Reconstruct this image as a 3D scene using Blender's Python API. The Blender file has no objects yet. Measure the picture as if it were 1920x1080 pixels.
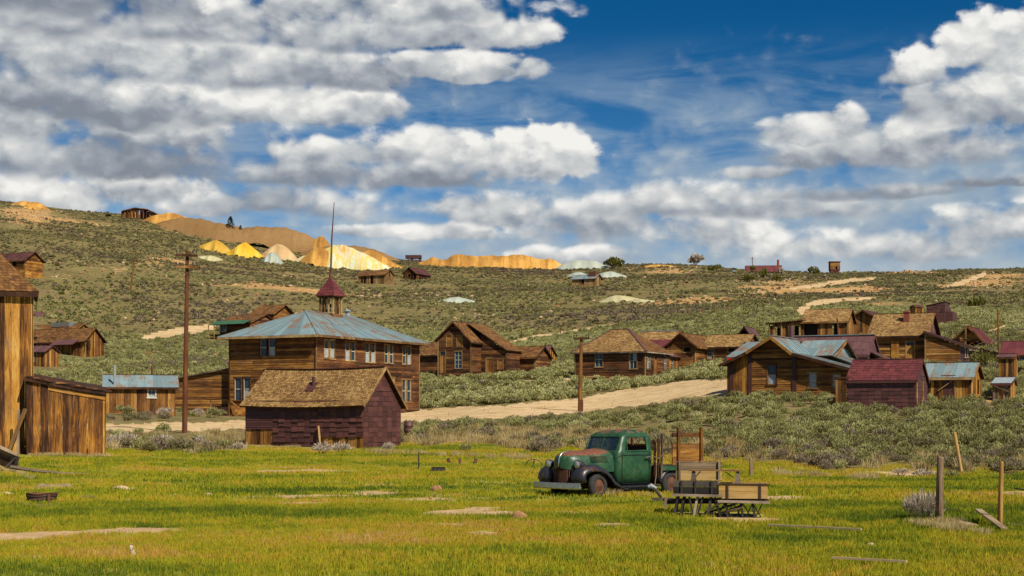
import bpy, math, random
import numpy as np
from mathutils import Vector, Matrix
rnd = random.Random(7)
rng = np.random.default_rng(7)
SC = bpy.context.scene
COL = SC.collection
R = math.radians
# ------------------------------------------------------------------ camera, world, sun, exposure
FX, YH, HC = 3000.0, 785.0, 2.1          # focal length in photo pixels, horizon row, eye height
cam_d = bpy.data.cameras.new('camera'); cam = bpy.data.objects.new('camera', cam_d); COL.objects.link(cam)
cam_d.sensor_width = 36; cam_d.lens = FX / 1920 * 36
cam_d.shift_y = (YH - 540) / 1920
cam_d.clip_start = 0.5; cam_d.clip_end = 6000
cam.location = (0, 0, HC); cam.rotation_euler = (R(90), 0, 0)
SC.camera = cam
SUN_DIR = Vector((0.45, -0.58, 0.76)).normalized()     # towards the sun: high, from the right, behind the camera
sun_d = bpy.data.lights.new('sun', 'SUN'); sun = bpy.data.objects.new('sun', sun_d); COL.objects.link(sun)
sun_d.energy = 5.0; sun_d.angle = R(0.5); sun_d.color = (1.0, 0.93, 0.80)
sun.rotation_euler = (-SUN_DIR).to_track_quat('-Z', 'Y').to_euler()
SC.view_settings.view_transform = 'Standard'; SC.view_settings.look = 'None'
SC.view_settings.gamma = 1; SC.view_settings.exposure = 0.32; SC.view_settings.use_curve_mapping = False
SC.cycles.max_bounces = 5; SC.cycles.diffuse_bounces = 2; SC.cycles.glossy_bounces = 2; SC.cycles.transmission_bounces = 2
SC.cycles.transparent_max_bounces = 6; SC.cycles.caustics_reflective = False; SC.cycles.caustics_refractive = False

class NT:
    """small helper for node trees"""
    def __init__(s, nt): s.nt = nt; s.n = nt.nodes; s.l = nt.links
    def put(s, sock, v):
        if v is None: return
        if isinstance(v, bpy.types.NodeSocket): s.l.new(v, sock)
        else:
            try: sock.default_value = v
            except Exception:
                sock.default_value = tuple(v) + (1.0,) if len(v) == 3 else v
    def new(s, t, **kw):
        n = s.n.new(t)
        for k, v in kw.items(): setattr(n, k, v)
        return n
    def m(s, op, a, b=None, c=None, clamp=False):
        n = s.new('ShaderNodeMath', operation=op, use_clamp=clamp)
        s.put(n.inputs[0], a); s.put(n.inputs[1], b); s.put(n.inputs[2], c)
        return n.outputs[0]
    def vm(s, op, a, b=None):
        n = s.new('ShaderNodeVectorMath', operation=op); s.put(n.inputs[0], a); s.put(n.inputs[1], b)
        return n.outputs[0]
    def comb(s, x, y, z):
        n = s.new('ShaderNodeCombineXYZ'); s.put(n.inputs[0], x); s.put(n.inputs[1], y); s.put(n.inputs[2], z); return n.outputs[0]
    def sep(s, v):
        n = s.new('ShaderNodeSeparateXYZ'); s.put(n.inputs[0], v); return n.outputs
    def noise(s, v, scale=1, detail=4, rough=0.55, dist=0.0, out='Fac'):
        n = s.new('ShaderNodeTexNoise'); s.put(n.inputs['Vector'], v)
        n.inputs['Scale'].default_value = scale; n.inputs['Detail'].default_value = detail
        n.inputs['Roughness'].default_value = rough; n.inputs['Distortion'].default_value = dist
        return n.outputs[out]
    def ss(s, v, a, b):
        n = s.new('ShaderNodeMapRange', interpolation_type='SMOOTHSTEP')
        s.put(n.inputs[0], v); s.put(n.inputs[1], a); s.put(n.inputs[2], b); return n.outputs[0]
    def lin(s, v, a, b, c, d):
        n = s.new('ShaderNodeMapRange'); s.put(n.inputs[0], v)
        for i, q in enumerate((a, b, c, d)): s.put(n.inputs[i + 1], q)
        return n.outputs[0]
    def mix(s, f, a, b, mode='MIX'):
        n = s.new('ShaderNodeMix', data_type='RGBA', blend_type=mode)
        s.put(n.inputs[0], f)
        for i, v in ((6, a), (7, b)):
            if isinstance(v, (tuple, list)): v = tuple(v)[:3] + (1.0,)
            s.put(n.inputs[i], v)
        return n.outputs[2]
    def ramp(s, f, stops):
        n = s.new('ShaderNodeValToRGB'); s.put(n.inputs[0], f); e = n.color_ramp.elements
        while len(e) < len(stops): e.new(0.5)
        for q, (p, c) in zip(e, stops): q.position = p; q.color = tuple(c) + (1,)
        return n.outputs[0]
    def attr(s, name, typ='GEOMETRY', out='Fac'):
        n = s.new('ShaderNodeAttribute', attribute_name=name, attribute_type=typ); return n.outputs[out]
    def coord(s, out='Object'): return s.new('ShaderNodeTexCoord').outputs[out]

# ---- world: Nishita sky with a layered cumulus field (nodes only, defined by direction)
world = bpy.data.worlds.new('World'); SC.world = world; world.use_nodes = True
w = NT(world.node_tree); w.n.clear()
grp = bpy.data.node_groups.new('cloud_noise', 'ShaderNodeTree')
grp.interface.new_socket('P', in_out='INPUT', socket_type='NodeSocketVector'); grp.interface.new_socket('N', in_out='OUTPUT', socket_type='NodeSocketFloat')
g = NT(grp); gi = g.new('NodeGroupInput'); go = g.new('NodeGroupOutput'); gx, gy, gz = g.sep(gi.outputs[0])
n1 = g.noise(g.comb(gx, g.m('MULTIPLY', gy, 1.45), 0.0), 2.3, 9, 0.57, 0.15)
def vor(sc, zz):
    v = g.new('ShaderNodeTexVoronoi', feature='SMOOTH_F1'); g.put(v.inputs['Vector'], g.comb(g.m('ADD', gx, g.m('MULTIPLY', n1, 0.30)), g.m('MULTIPLY', g.m('ADD', gy, g.m('MULTIPLY', n1, 0.2)), 1.3), zz))
    v.inputs['Scale'].default_value = sc; v.inputs['Smoothness'].default_value = 0.35; return v.outputs['Distance']
g.l.new(g.m('ADD', g.m('SUBTRACT', n1, 0.5), g.m('ADD', g.m('MULTIPLY', g.m('SUBTRACT', 0.42, vor(4.2, 0.0)), 0.30), g.m('MULTIPLY', g.m('SUBTRACT', 0.42, vor(10.0, 3.0)), 0.15))), go.inputs[0])
def cnoise(ox, oy):
    n = w.new('ShaderNodeGroup'); n.node_tree = grp; w.put(n.inputs[0], w.comb(w.m('ADD', az, ox), w.m('ADD', el, oy), 0.0)); return n.outputs[0]
dirv = w.coord('Generated'); sx, sy, sz = w.sep(dirv)
az = w.m('MULTIPLY', w.m('ARCTAN2', sx, sy), 10.0); el = w.m('MULTIPLY', w.m('ARCSINE', sz), 10.0)       # in tenths of a radian
wn = w.noise(w.comb(az, w.m('MULTIPLY', el, 1.5), 3.1), 1.3, 3, 0.5, out='Color'); wx, wy, wz = w.sep(wn)
qx = w.m('ADD', az, w.m('MULTIPLY', w.m('SUBTRACT', wx, 0.5), 0.5)); qy = w.m('ADD', el, w.m('MULTIPLY', w.m('SUBTRACT', wy, 0.5), 0.16))
N0 = cnoise(0, 0); N1 = cnoise(0.03, 0.08)
litn = w.m('MULTIPLY_ADD', N0, 0.55, w.m('MULTIPLY', w.m('SUBTRACT', N0, N1), 1.15)); soft_n = w.m('MULTIPLY', w.m('SUBTRACT', w.noise(w.comb(az, w.m('MULTIPLY', el, 2.2), 7.7), 0.9, 4, 0.5, 0.3), 0.5), 1.3)
litn = w.m('ADD', litn, soft_n)
sky0 = None
sky = w.new('ShaderNodeTexSky', sky_type='NISHITA', sun_disc=False)
sky.sun_elevation = math.asin(SUN_DIR.z); sky.sun_rotation = math.atan2(SUN_DIR.x, SUN_DIR.y)
sky.altitude = 2500; sky.air_density = 1.0; sky.dust_density = 0.3; sky.ozone_density = 2.0
skyc = w.vm('MULTIPLY', w.vm('MULTIPLY', sky.outputs[0], (0.1, 0.1, 0.1)), (0.62, 0.95, 1.12))
skyc = w.mix(w.ss(el, 0.6, 2.6), w.vm('MULTIPLY', skyc, (0.45, 0.56, 0.62)), w.vm('MULTIPLY', skyc, (0.035, 0.29, 0.40)))
cir = w.noise(w.comb(az, w.m('MULTIPLY', el, 5.0), 2.0), 0.9, 6, 0.6, 0.6)
cirm = w.m('MULTIPLY', w.ss(cir, 0.36, 0.66), w.m('MULTIPLY', w.ss(el, 2.40, 1.75), 0.62))
skyc = w.mix(cirm, skyc, (0.26, 0.34, 0.42))
CRAMP = [(0.0, (0.18, 0.205, 0.245)), (0.22, (0.245, 0.27, 0.31)), (0.45, (0.35, 0.375, 0.40)), (0.70, (0.50, 0.51, 0.51)), (1.0, (0.72, 0.71, 0.68))]
final = skyc
# thin broken layer low over the horizon
lowc = w.ss(w.m('ADD', w.m('MULTIPLY', N0, 1.6), w.m('MULTIPLY', w.m('SUBTRACT', 1.75, w.m('ADD', el, w.m('MULTIPLY', az, -0.06))), 0.8)), -0.3, 0.7)
final = w.mix(w.m('MULTIPLY', lowc, 0.92), final, w.ramp(w.m('ADD', w.m('MULTIPLY', litn, 0.55), 0.50, clamp=True), [(0.0, (0.20, 0.26, 0.34)), (0.5, (0.31, 0.37, 0.42)), (1.0, (0.56, 0.57, 0.55))]))
# the cumulus masses, each by centre, half-width, half-height (photo pixels at the camera's height), edge softness and tone
CL = [(330, 130, 520, 130, .7, -.10), (250, 300, 330, 90, .8, -.15), (60, 385, 150, 50, .35, .10), (270, 365, 120, 42, .35, .15), (400, 395, 110, 30, .4, .1), (560, 385, 170, 38, .6, -.1), (830, 432, 90, 22, .4, .12), (690, 432, 110, 16, .5, .05), (1060, 478, 130, 26, .4, .12), (900, 395, 150, 40, .5, .0), (1110, 420, 170, 48, .5, .02),
      (1330, 440, 150, 50, .45, .14), (1470, 470, 180, 40, .5, .1), (1250, 385, 170, 40, .6, -.05), (1720, 470, 180, 42, .45, .08), (1880, 440, 120, 46, .4, .12), (1480, 390, 190, 40, .6, -.08), (1420, 332, 90, 20, .4, .12), (1640, 372, 180, 18, .6, -.35), (1890, 362, 110, 12, .6, -.4),
      (640, 335, 200, 38, .5, -.15), (620, 295, 150, 34, .4, .08), (770, 285, 150, 48, .35, .08), (990, 300, 140, 62, .22, .16), (760, 335, 150, 30, .5, -.3), (1600, 305, 190, 42, .5, -.05), (1545, 250, 112, 42, .3, .14), (1750, 290, 170, 60, .45, -.12), (1840, 215, 150, 75, .35, -.02), (1715, 150, 62, 40, .3, .12), (1875, 120, 105, 66, .22, .16),
      (60, 320, 170, 60, .5, -.12), (30, 262, 90, 48, .3, .14), (230, 310, 150, 52, .5, -.38), (290, 255, 130, 52, .35, .12), (150, 215, 330, 60, .5, -.32), (520, 210, 250, 50, .4, -.06), (690, 205, 90, 22, .35, .1), (560, 150, 300, 46, .4, -.18), (190, 120, 270, 60, .4, .12), (440, 120, 200, 40, .4, .06), (860, 135, 170, 34, .25, .16),
      (330, 60, 420, 60, .5, -.12), (120, 25, 300, 52, .5, -.28), (640, 75, 260, 44, .5, -.08), (860, 62, 170, 62, .25, .06), (740, 20, 300, 50, .4, .10)]
for (px, py, rx, ry, soft, tone) in CL:
    bx, by = math.atan((px - 960) / FX) * 10, math.atan((YH - py) / FX) * 10
    dx = w.m('MULTIPLY_ADD', qx, 300 / rx, -bx * 300 / rx); dy = w.m('MULTIPLY_ADD', qy, 300 / ry, -by * 300 / ry)
    dyb = w.m('MAXIMUM', dy, w.m('MULTIPLY', dy, -1.6))
    r2 = w.m('MULTIPLY_ADD', dyb, dyb, w.m('MULTIPLY', dx, dx))
    d = w.m('SUBTRACT', w.m('MULTIPLY_ADD', N0, 3.0, 1.38), r2)
    al = w.ss(d, -0.05, soft * 2.1)
    lum = w.m('ADD', w.m('MULTIPLY_ADD', dy, 0.40, 0.50 + tone), litn, clamp=True)
    final = w.mix(al, final, w.ramp(lum, CRAMP))
# outside the photographed part of the sky the same broken cover goes on
outv = w.m('MAXIMUM', w.ss(w.m('ABSOLUTE', az), 3.2, 4.3), w.ss(el, 2.75, 3.6))
cov = w.ss(w.m('ADD', N0, w.m('MULTIPLY', w.m('SUBTRACT', w.noise(w.comb(az, w.m('MULTIPLY', el, 1.5), 9.0), 0.35, 2, 0.5), 0.5), 2.6)), 0.0, 0.4)
outc = w.mix(cov, skyc, w.ramp(w.m('ADD', litn, 0.55, clamp=True), CRAMP))
final = w.mix(outv, final, outc)
final = w.mix(w.ss(el, -0.05, -0.6), final, (0.10, 0.09, 0.06))
bg = w.new('ShaderNodeBackground'); w.put(bg.inputs[0], final); bg.inputs[1].default_value = 1.0
wo = w.new('ShaderNodeOutputWorld'); w.l.new(bg.outputs[0], wo.inputs[0])
world.cycles.sampling_method = 'MANUAL'; world.cycles.sample_map_resolution = 256

# ------------------------------------------------------------------ terrain function
def Xw(px, Y): return (px - 960) * Y / FX
def Zw(py, Y): return HC + (YH - py) * Y / FX
CP = []
for px in (-300, 0, 300, 600, 960, 1300, 1600, 1920, 2200):
    for Y in (14, 20, 30, 44): CP.append((px, YH + FX * HC / Y, Y))
CP += [(-300, 853, 72), (60, 850, 72), (197, 851, 73), (300, 846, 76), (460, 836, 85), (680, 841, 83), (749, 834, 88), (900, 845, 80), (1100, 855, 76), (1300, 868, 70),
       (1600, 882, 66), (1920, 882, 66), (2200, 880, 66), (-300, 812, 100), (200, 811, 100), (347, 812, 100), (800, 806, 105), (1090, 770, 128), (960, 808, 100), (1250, 806, 92), (1600, 800, 88), (1920, 800, 86), (2200, 800, 86),
       (-300, 790, 125), (230, 772, 130), (330, 776, 134), (432, 778, 140), (590, 782, 136), (785, 771, 153), (960, 760, 135), (1200, 745, 135), (1362, 742, 112), (1600, 755, 103), (1720, 772, 97), (1820, 756, 108), (1900, 755, 110), (2200, 745, 110),
       (1360, 716, 140), (820, 704, 200), (883, 706, 197), (1000, 695, 205), (1078, 702, 184), (1208, 711, 175), (1275, 698, 185), (1300, 684, 185), (1500, 645, 190), (1600, 650, 180), (1630, 682, 145), (1735, 684, 143), (1830, 676, 150), (1890, 668, 165), (2200, 660, 165),
       (-300, 700, 230), (80, 689, 240), (180, 664, 285), (330, 680, 230), (450, 636, 300), (650, 640, 280), (800, 640, 290), (1000, 640, 290), (1200, 615, 290), (1440, 600, 260), (1500, 592, 275), (1620, 594, 270), (1760, 592, 260), (1920, 595, 270), (2200, 590, 270),
       (-300, 505, 390), (25, 500, 390), (250, 520, 400), (500, 545, 400), (700, 531, 480), (775, 524, 500), (960, 555, 420), (1095, 536, 480), (1300, 545, 430), (1500, 545, 430), (1700, 545, 430), (1920, 540, 430), (2200, 535, 430),
       (-300, 372, 680), (0, 380, 680), (130, 400, 670), (260, 408, 650), (330, 425, 640), (430, 446, 630), (580, 478, 620), (740, 493, 610), (850, 500, 600), (1000, 503, 600), (1150, 502, 600), (1300, 500, 610), (1440, 512, 620), (1565, 515, 640), (1700, 511, 680), (1920, 507, 720), (2200, 502, 720),
       (420, 480, 560), (620, 500, 560), (200, 440, 560)]
for px, y in ((-300, 390), (0, 398), (260, 440), (430, 475), (600, 505), (850, 525), (1150, 525), (1440, 535), (1700, 535), (1920, 530), (2200, 525)):
    CP.append((px, y, 950)); CP.append((px, y + 40, 1500))
cp = np.array(CP, float)
def feat(px, Y): return np.stack([px / 330.0, np.log(Y) * 2.2], -1)
cx = feat(cp[:, 0], cp[:, 2]); cs = (YH - cp[:, 1]) + FX * HC / cp[:, 2]
def ker(a, b):
    r = np.sqrt(((a[:, None, :] - b[None, :, :]) ** 2).sum(-1)) + 1e-9
    return r * r * np.log(r)
nK = len(cp); A = np.zeros((nK + 3, nK + 3)); A[:nK, :nK] = ker(cx, cx) + np.eye(nK) * 0.03
A[:nK, nK] = 1; A[:nK, nK + 1:] = cx; A[nK, :nK] = 1; A[nK + 1:, :nK] = cx.T
sol = np.linalg.solve(A, np.concatenate([cs, np.zeros(3)]))
def srow(px, Y):
    """rise of the ground above the meadow level, in photo pixels at that distance"""
    px = np.clip(np.asarray(px, float), -300, 2200); Y = np.asarray(Y, float); Yc = np.clip(Y, 14, 1500)
    f = feat(px, Yc); out = np.zeros(len(f))
    for i in range(0, len(f), 40000):
        q = f[i:i + 40000]; out[i:i + 40000] = ker(q, cx) @ sol[:nK] + sol[nK] + q @ sol[nK + 1:]
    fade = np.clip((Yc - 30) / 25, 0, 1); return out * fade * fade * (3 - 2 * fade)
_PH = rng.uniform(0, 6.28, 24)
def bumps(X, Y, amp):
    z = 0
    for i in range(8):
        a = _PH[i]; k = 0.09 * 1.45 ** i
        z = z + np.sin((X * math.cos(a) + Y * math.sin(a)) * k + _PH[i + 8]) / (1.3 ** i)
    return z * amp
def Garr(X, Y):
    X = np.asarray(X, float); Y = np.asarray(Y, float); Ys = np.maximum(Y, 1.0)
    px = 960 + X / Ys * FX
    z = srow(px, Ys) * np.clip(Ys, 0, 1500) / FX
    return z + bumps(X, Y, 1) * np.clip((Ys - 160) / 400, 0, 1) * 0.32 + bumps(X * 3.1, Y * 3.1, 1) * 0.012
def G(X, Y): return float(Garr(np.array([X]), np.array([Y]))[0])

def poly_mask(px, py, pts):
    """pts: (px, py, half width) along a track"""
    m = np.zeros(len(px), bool)
    for (a, b, h), (c, d2, h2) in zip(pts[:-1], pts[1:]):
        if abs(c - a) >= abs(d2 - b):
            t = (px - a) / (c - a); ok = (t >= 0) & (t <= 1); m |= ok & (np.abs(py - (b + (d2 - b) * t)) < h + (h2 - h) * t)
        else:
            t = (py - b) / (d2 - b); ok = (t >= -.05) & (t <= 1.05); m |= ok & (np.abs(px - (a + (c - a) * t)) < 1.6 * (h + (h2 - h) * t))
    return m
ROADS = [('dirt_road', (85, 175), [(-400, 806, 8), (200, 803, 8), (460, 797, 8), (620, 790, 10), (760, 781, 13), (900, 774, 12), (1000, 768, 13), (1090, 759, 13), (1200, 743, 17), (1290, 730, 16), (1360, 727, 16), (1500, 716, 10)]),
         ('dirt_track', (150, 420), [(262, 634, 3), (300, 629, 7), (350, 620, 8), (405, 612, 5)]),
         ('dirt_track', (200, 420), [(940, 647, 2), (1000, 632, 3), (1060, 624, 2.5), (1100, 616, 2.5), (1165, 608, 1.5)]),
         ('dirt_track', (200, 460), [(1515, 596, 10), (1506, 582, 9), (1510, 575, 6), (1535, 568, 6), (1580, 562, 3), (1642, 558, 2)]),
         ('dirt_track', (300, 700), [(1762, 541, 2), (1800, 531, 4), (1838, 518, 5), (1850, 512, 3)]),
         ('dirt_track', (300, 700), [(1480, 541, 2), (1540, 534, 4), (1600, 526, 4), (1640, 522, 2)]),
         ('dirt_track', (200, 420), [(1850, 626, 5), (1885, 615, 5), (1905, 600, 3)]),
         ('footpath', (150, 230), [(880, 716, 2), (990, 716, 3), (1010, 715, 1)])]
def meadow_edge(px): return np.interp(px, [-300, 190, 200, 460, 470, 750, 800, 960, 1000, 1300, 1450, 1920, 2400], [842, 842, 848, 846, 834, 834, 832, 838, 842, 852, 872, 886, 886]) + np.where(px > 760, 4 * np.sin(px * .033) + 3 * np.sin(px * .081), 0)
# ------------------------------------------------------------------ tagging helpers
def tag(o, label=None, cat=None, group=None, kind=None):
    if label: o['label'] = label
    if cat: o['category'] = cat
    if group: o['group'] = group
    if kind: o['kind'] = kind
    return o
def root(name, label, cat, loc, rz=0.0, group=None):
    o = bpy.data.objects.new(name, None); o.empty_display_size = 0.3; COL.objects.link(o)
    o.location = loc; o.rotation_euler = (0, 0, rz); return tag(o, label, cat, group)
class MB:
    """collects boards, boxes and tubes into ONE mesh with the attributes 'gc' (grain coordinates) and 'tone'"""
    def __init__(s): s.v = []; s.f = []; s.gc = []; s.t = []
    def add(s, vs, fs, gcs=None, tone=0.5):
        b = len(s.v); s.v += [tuple(q) for q in vs]; s.f += [tuple(b + i for i in f) for f in fs]
        s.gc += gcs if gcs else [tuple(q) for q in vs]; s.t += [tone] * len(vs)
    def board(s, P0, P1, P2, P3, n, t, tone=None, grain='u'):
        """quad P0 P1 P2 P3 (P0->P1 along the board) pushed out along n by t"""
        tone = rnd.random() if tone is None else tone
        P0, P1, P2, P3 = map(Vector, (P0, P1, P2, P3)); n = Vector(n) * t
        o = rnd.uniform(0, 40); o2 = rnd.uniform(0, 40)
        L = (P1 - P0).length; L2 = (P2 - P3).length; Hh = (P3 - P0).length
        vs = [P0, P1, P2, P3, P0 + n, P1 + n, P2 + n, P3 + n]
        gc = [(0, 0), (L, 0), (L2, Hh), (0, Hh)] * 2
        if grain == 'v': gc = [(q[1], q[0]) for q in gc]
        gcs = [(q[0] + o, q[1] + o2, 0.03 * (i > 3)) for i, q in enumerate(gc)]
        s.add(vs, [(4, 5, 6, 7), (3, 2, 1, 0), (0, 1, 5, 4), (1, 2, 6, 5), (2, 3, 7, 6), (3, 0, 4, 7)], gcs, tone)
    def box(s, x0, y0, z0, x1, y1, z1, tone=None, grain='u'):
        d = (x1 - x0, y1 - y0, z1 - z0); k = max(range(3), key=lambda i: abs(d[i]))
        if k == 2: s.board((x0, y0, z0), (x0, y0, z1), (x1, y0, z1), (x1, y0, z0), (0, 1, 0), y1 - y0, tone)
        elif k == 0: s.board((x0, y0, z0), (x1, y0, z0), (x1, y0, z1), (x0, y0, z1), (0, 1, 0), y1 - y0, tone)
        else: s.board((x0, y0, z0), (x0, y1, z0), (x0, y1, z1), (x0, y0, z1), (1, 0, 0), x1 - x0, tone)
    def bar(s, a, b, w, h=None, up=(0, 0, 1), tone=None):
        a, b = Vector(a), Vector(b); h = w if h is None else h; d = (b - a).normalized(); u = Vector(up)
        if abs(d.dot(u)) > .95: u = Vector((1, 0, 0))
        sd = d.cross(u).normalized(); u = sd.cross(d).normalized()
        o = -sd * w / 2 - u * h / 2
        s.board(a + o, b + o, b + o + sd * w, a + o + sd * w, u, h, tone)
    def tube(s, pts, r, n=8, tone=0.5, cap=True):
        pts = [Vector(p) for p in pts]; rs = r if isinstance(r, (list, tuple)) else [r] * len(pts)
        vs, fs, gcs = [], [], []; L = 0; o = rnd.uniform(0, 30)
        for i, p in enumerate(pts):
            d = (pts[min(i + 1, len(pts) - 1)] - pts[max(i - 1, 0)]).normalized()
            u = Vector((0, 0, 1)) if abs(d.z) < .9 else Vector((1, 0, 0))
            a = d.cross(u).normalized(); b = d.cross(a).normalized()
            if i: L += (p - pts[i - 1]).length
            for k in range(n):
                an = 2 * math.pi * k / n; vs.append(p + (a * math.cos(an) + b * math.sin(an)) * rs[i]); gcs.append((L + o, an * rs[i], 0))
        for i in range(len(pts) - 1):
            for k in range(n):
                k2 = (k + 1) % n; fs.append((i * n + k, i * n + k2, (i + 1) * n + k2, (i + 1) * n + k))
        if cap: fs.append(tuple(range(n - 1, -1, -1))); fs.append(tuple((len(pts) - 1) * n + k for k in range(n)))
        s.add(vs, fs, gcs, tone)
    def loft(s, rings, closed=True, cap0=False, cap1=False, tone=0.5, skip=None):
        n = len(rings[0]); vs = [q for r_ in rings for q in r_]; fs = []
        m = n if closed else n - 1
        for i in range(len(rings) - 1):
            for k in range(m):
                k2 = (k + 1) % n
                q = (i * n + k, i * n + k2, (i + 1) * n + k2, (i + 1) * n + k)
                if skip and skip(sum((Vector(vs[j]) for j in q), Vector()) / 4): continue
                fs.append(q)
        if cap0: fs.append(tuple(range(n - 1, -1, -1)))
        if cap1: fs.append(tuple((len(rings) - 1) * n + k for k in range(n)))
        s.add(vs, fs, None, tone)
    def mesh(s, name, m, smooth=False):
        me = bpy.data.meshes.new(name); me.from_pydata(s.v, [], s.f)
        a = me.attributes.new('gc', 'FLOAT_VECTOR', 'POINT'); a.data.foreach_set('vector', np.array(s.gc, np.float32).ravel())
        a = me.attributes.new('tone', 'FLOAT', 'POINT'); a.data.foreach_set('value', np.array(s.t, np.float32))
        if smooth: me.shade_smooth()
        me.materials.append(m); me.update(); return me
    def build(s, name, m, parent=None, kind=None, smooth=False, label=None, loc=None):
        if not s.v: return None
        o = bpy.data.objects.new(name, s.mesh(name, m, smooth)); COL.objects.link(o); o.parent = parent
        if kind: o['kind'] = kind
        if label: o['label'] = label
        if loc: o.location = loc
        return o
# ------------------------------------------------------------------ materials
def newmat(name):
    m = bpy.data.materials.new(name); m.use_nodes = True; t = NT(m.node_tree); t.n.clear()
    b = t.new('ShaderNodeBsdfPrincipled'); o = t.new('ShaderNodeOutputMaterial'); t.l.new(b.outputs[0], o.inputs[0])
    b.inputs['Roughness'].default_value = 0.85; b.inputs['Specular IOR Level'].default_value = 0.25
    return m, t, b
def bump(t, b, h, strength=0.4, dist=0.02):
    n = t.new('ShaderNodeBump'); n.inputs['Strength'].default_value = strength; n.inputs['Distance'].default_value = dist
    t.put(n.inputs['Height'], h); t.l.new(n.outputs[0], b.inputs['Normal'])
def wood(name, stops, rand=0.0, knots=0.5, contrast=1.0):
    m, t, b = newmat(name)
    gc = t.attr('gc', out='Vector'); tone = t.attr('tone')
    if rand:
        ri = t.new('ShaderNodeObjectInfo').outputs['Random']
        tone = t.m('FRACT', t.m('ADD', tone, ri))
        gc = t.vm('ADD', gc, t.comb(t.m('MULTIPLY', ri, 50), t.m('MULTIPLY', ri, 31), 0))
    fine = t.noise(t.vm('MULTIPLY', gc, (1.2, 38, 5)), 1, 5, 0.65, 0.6)
    broad = t.noise(t.vm('MULTIPLY', gc, (0.9, 5.0, 1)), 1, 4, 0.6, 0.8)
    patch = t.noise(t.coord('Object'), 0.55, 3, 0.5)
    v = t.m('ADD', t.m('MULTIPLY', t.m('SUBTRACT', tone, 0.5), 0.62 * contrast), t.m('MULTIPLY', t.m('SUBTRACT', fine, 0.5), 1.15 * contrast))
    v = t.m('ADD', v, t.m('MULTIPLY', t.m('SUBTRACT', broad, 0.5), 0.7 * contrast))
    v = t.m('ADD', v, t.m('MULTIPLY', t.m('SUBTRACT', patch, 0.5), 0.55))
    v = t.m('ADD', v, 0.5, clamp=True)
    c = t.ramp(v, stops)
    gz_ = t.noise(t.vm('MULTIPLY', gc, (0.5, 2.2, 1)), 1, 5, 0.65); c = t.mix(t.m('MULTIPLY', t.ss(gz_, 0.50, 0.72), 0.55), c, t.mix(v, (0.04, 0.028, 0.02), (0.30, 0.22, 0.15)))
    nd = t.ss(t.noise(t.coord('Object'), 1.7, 6, 0.7), 0.56, 0.74); c = t.mix(t.m('MULTIPLY', nd, 0.6), c, t.vm('MULTIPLY', c, (0.30, 0.25, 0.24)))
    if knots:
        vo = t.new('ShaderNodeTexVoronoi'); t.put(vo.inputs['Vector'], t.vm('MULTIPLY', gc, (1.6, 4.5, 0.1))); vo.inputs['Scale'].default_value = 1.0
        k = t.ss(vo.outputs['Distance'], 0.16, 0.05); c = t.mix(t.m('MULTIPLY', k, knots), c, (0.02, 0.009, 0.004))
    c = t.vm('MULTIPLY', c, (0.80, 0.76, 0.76)); t.l.new(c, b.inputs['Base Color']); b.inputs['Roughness'].default_value = 0.8
    bump(t, b, t.m('ADD', fine, t.m('MULTIPLY', broad, 0.6)), 0.5, 0.012)
    return m
W_GOLD = [(0.0, (0.014, 0.005, 0.002)), (0.27, (0.070, 0.023, 0.005)), (0.46, (0.24, 0.095, 0.014)), (0.68, (0.52, 0.25, 0.035)), (1.0, (0.70, 0.45, 0.12))]
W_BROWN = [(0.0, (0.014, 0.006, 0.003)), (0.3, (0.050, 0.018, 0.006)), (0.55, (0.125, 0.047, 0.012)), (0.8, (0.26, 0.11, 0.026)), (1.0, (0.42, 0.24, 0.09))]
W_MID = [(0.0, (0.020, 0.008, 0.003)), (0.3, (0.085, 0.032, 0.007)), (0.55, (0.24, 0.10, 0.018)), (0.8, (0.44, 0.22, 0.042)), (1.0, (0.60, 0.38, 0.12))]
W_GREY = [(0.0, (0.03, 0.022, 0.016)), (0.3, (0.09, 0.068, 0.048)), (0.6, (0.22, 0.17, 0.115)), (1.0, (0.46, 0.38, 0.28))]
M = {}
M['gold'] = wood('weathered_gold_board', W_GOLD); M['gold_plank'] = wood('weathered_gold_plank', W_GOLD, rand=1.0)
M['brown'] = wood('dark_brown_clapboard', W_BROWN, knots=0.0); M['mid'] = wood('brown_board', W_MID)
M['mid_plank'] = wood('brown_plank', W_MID, rand=1.0); M['grey'] = wood('grey_weathered_wood', W_GREY)
M['trim'] = wood('tan_trim_wood', [(0, (0.06, 0.03, 0.01)), (0.4, (0.2, 0.11, 0.035)), (0.7, (0.40, 0.25, 0.09)), (1, (0.58, 0.43, 0.2))], knots=0)
M['orange'] = wood('orange_door_wood', [(0, (0.08, 0.025, 0.006)), (0.4, (0.26, 0.10, 0.018)), (0.7, (0.46, 0.21, 0.04)), (1, (0.6, 0.33, 0.08))], knots=0)
M['pole'] = wood('creosote_pole', [(0, (0.03, 0.01, 0.005)), (0.4, (0.11, 0.034, 0.012)), (0.7, (0.22, 0.075, 0.022)), (1, (0.34, 0.14, 0.05))], knots=0, contrast=.7)
def shingle(name, stops):
    m, t, b = newmat(name); tone = t.attr('tone'); gc = t.attr('gc', out='Vector')
    n = t.noise(t.vm('MULTIPLY', gc, (3, 14, 3)), 1, 3, 0.6); p = t.noise(t.coord('Object'), 0.5, 5, 0.6)
    v = t.m('ADD', t.m('ADD', t.m('MULTIPLY', tone, 0.34), t.m('MULTIPLY', n, 0.25)), t.m('MULTIPLY', p, 0.45)); v = t.m('SUBTRACT', v, 0.02, clamp=True)
    t.l.new(t.ramp(v, stops), b.inputs['Base Color']); b.inputs['Roughness'].default_value = 0.9; bump(t, b, n, 0.4, 0.01); return m
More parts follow.
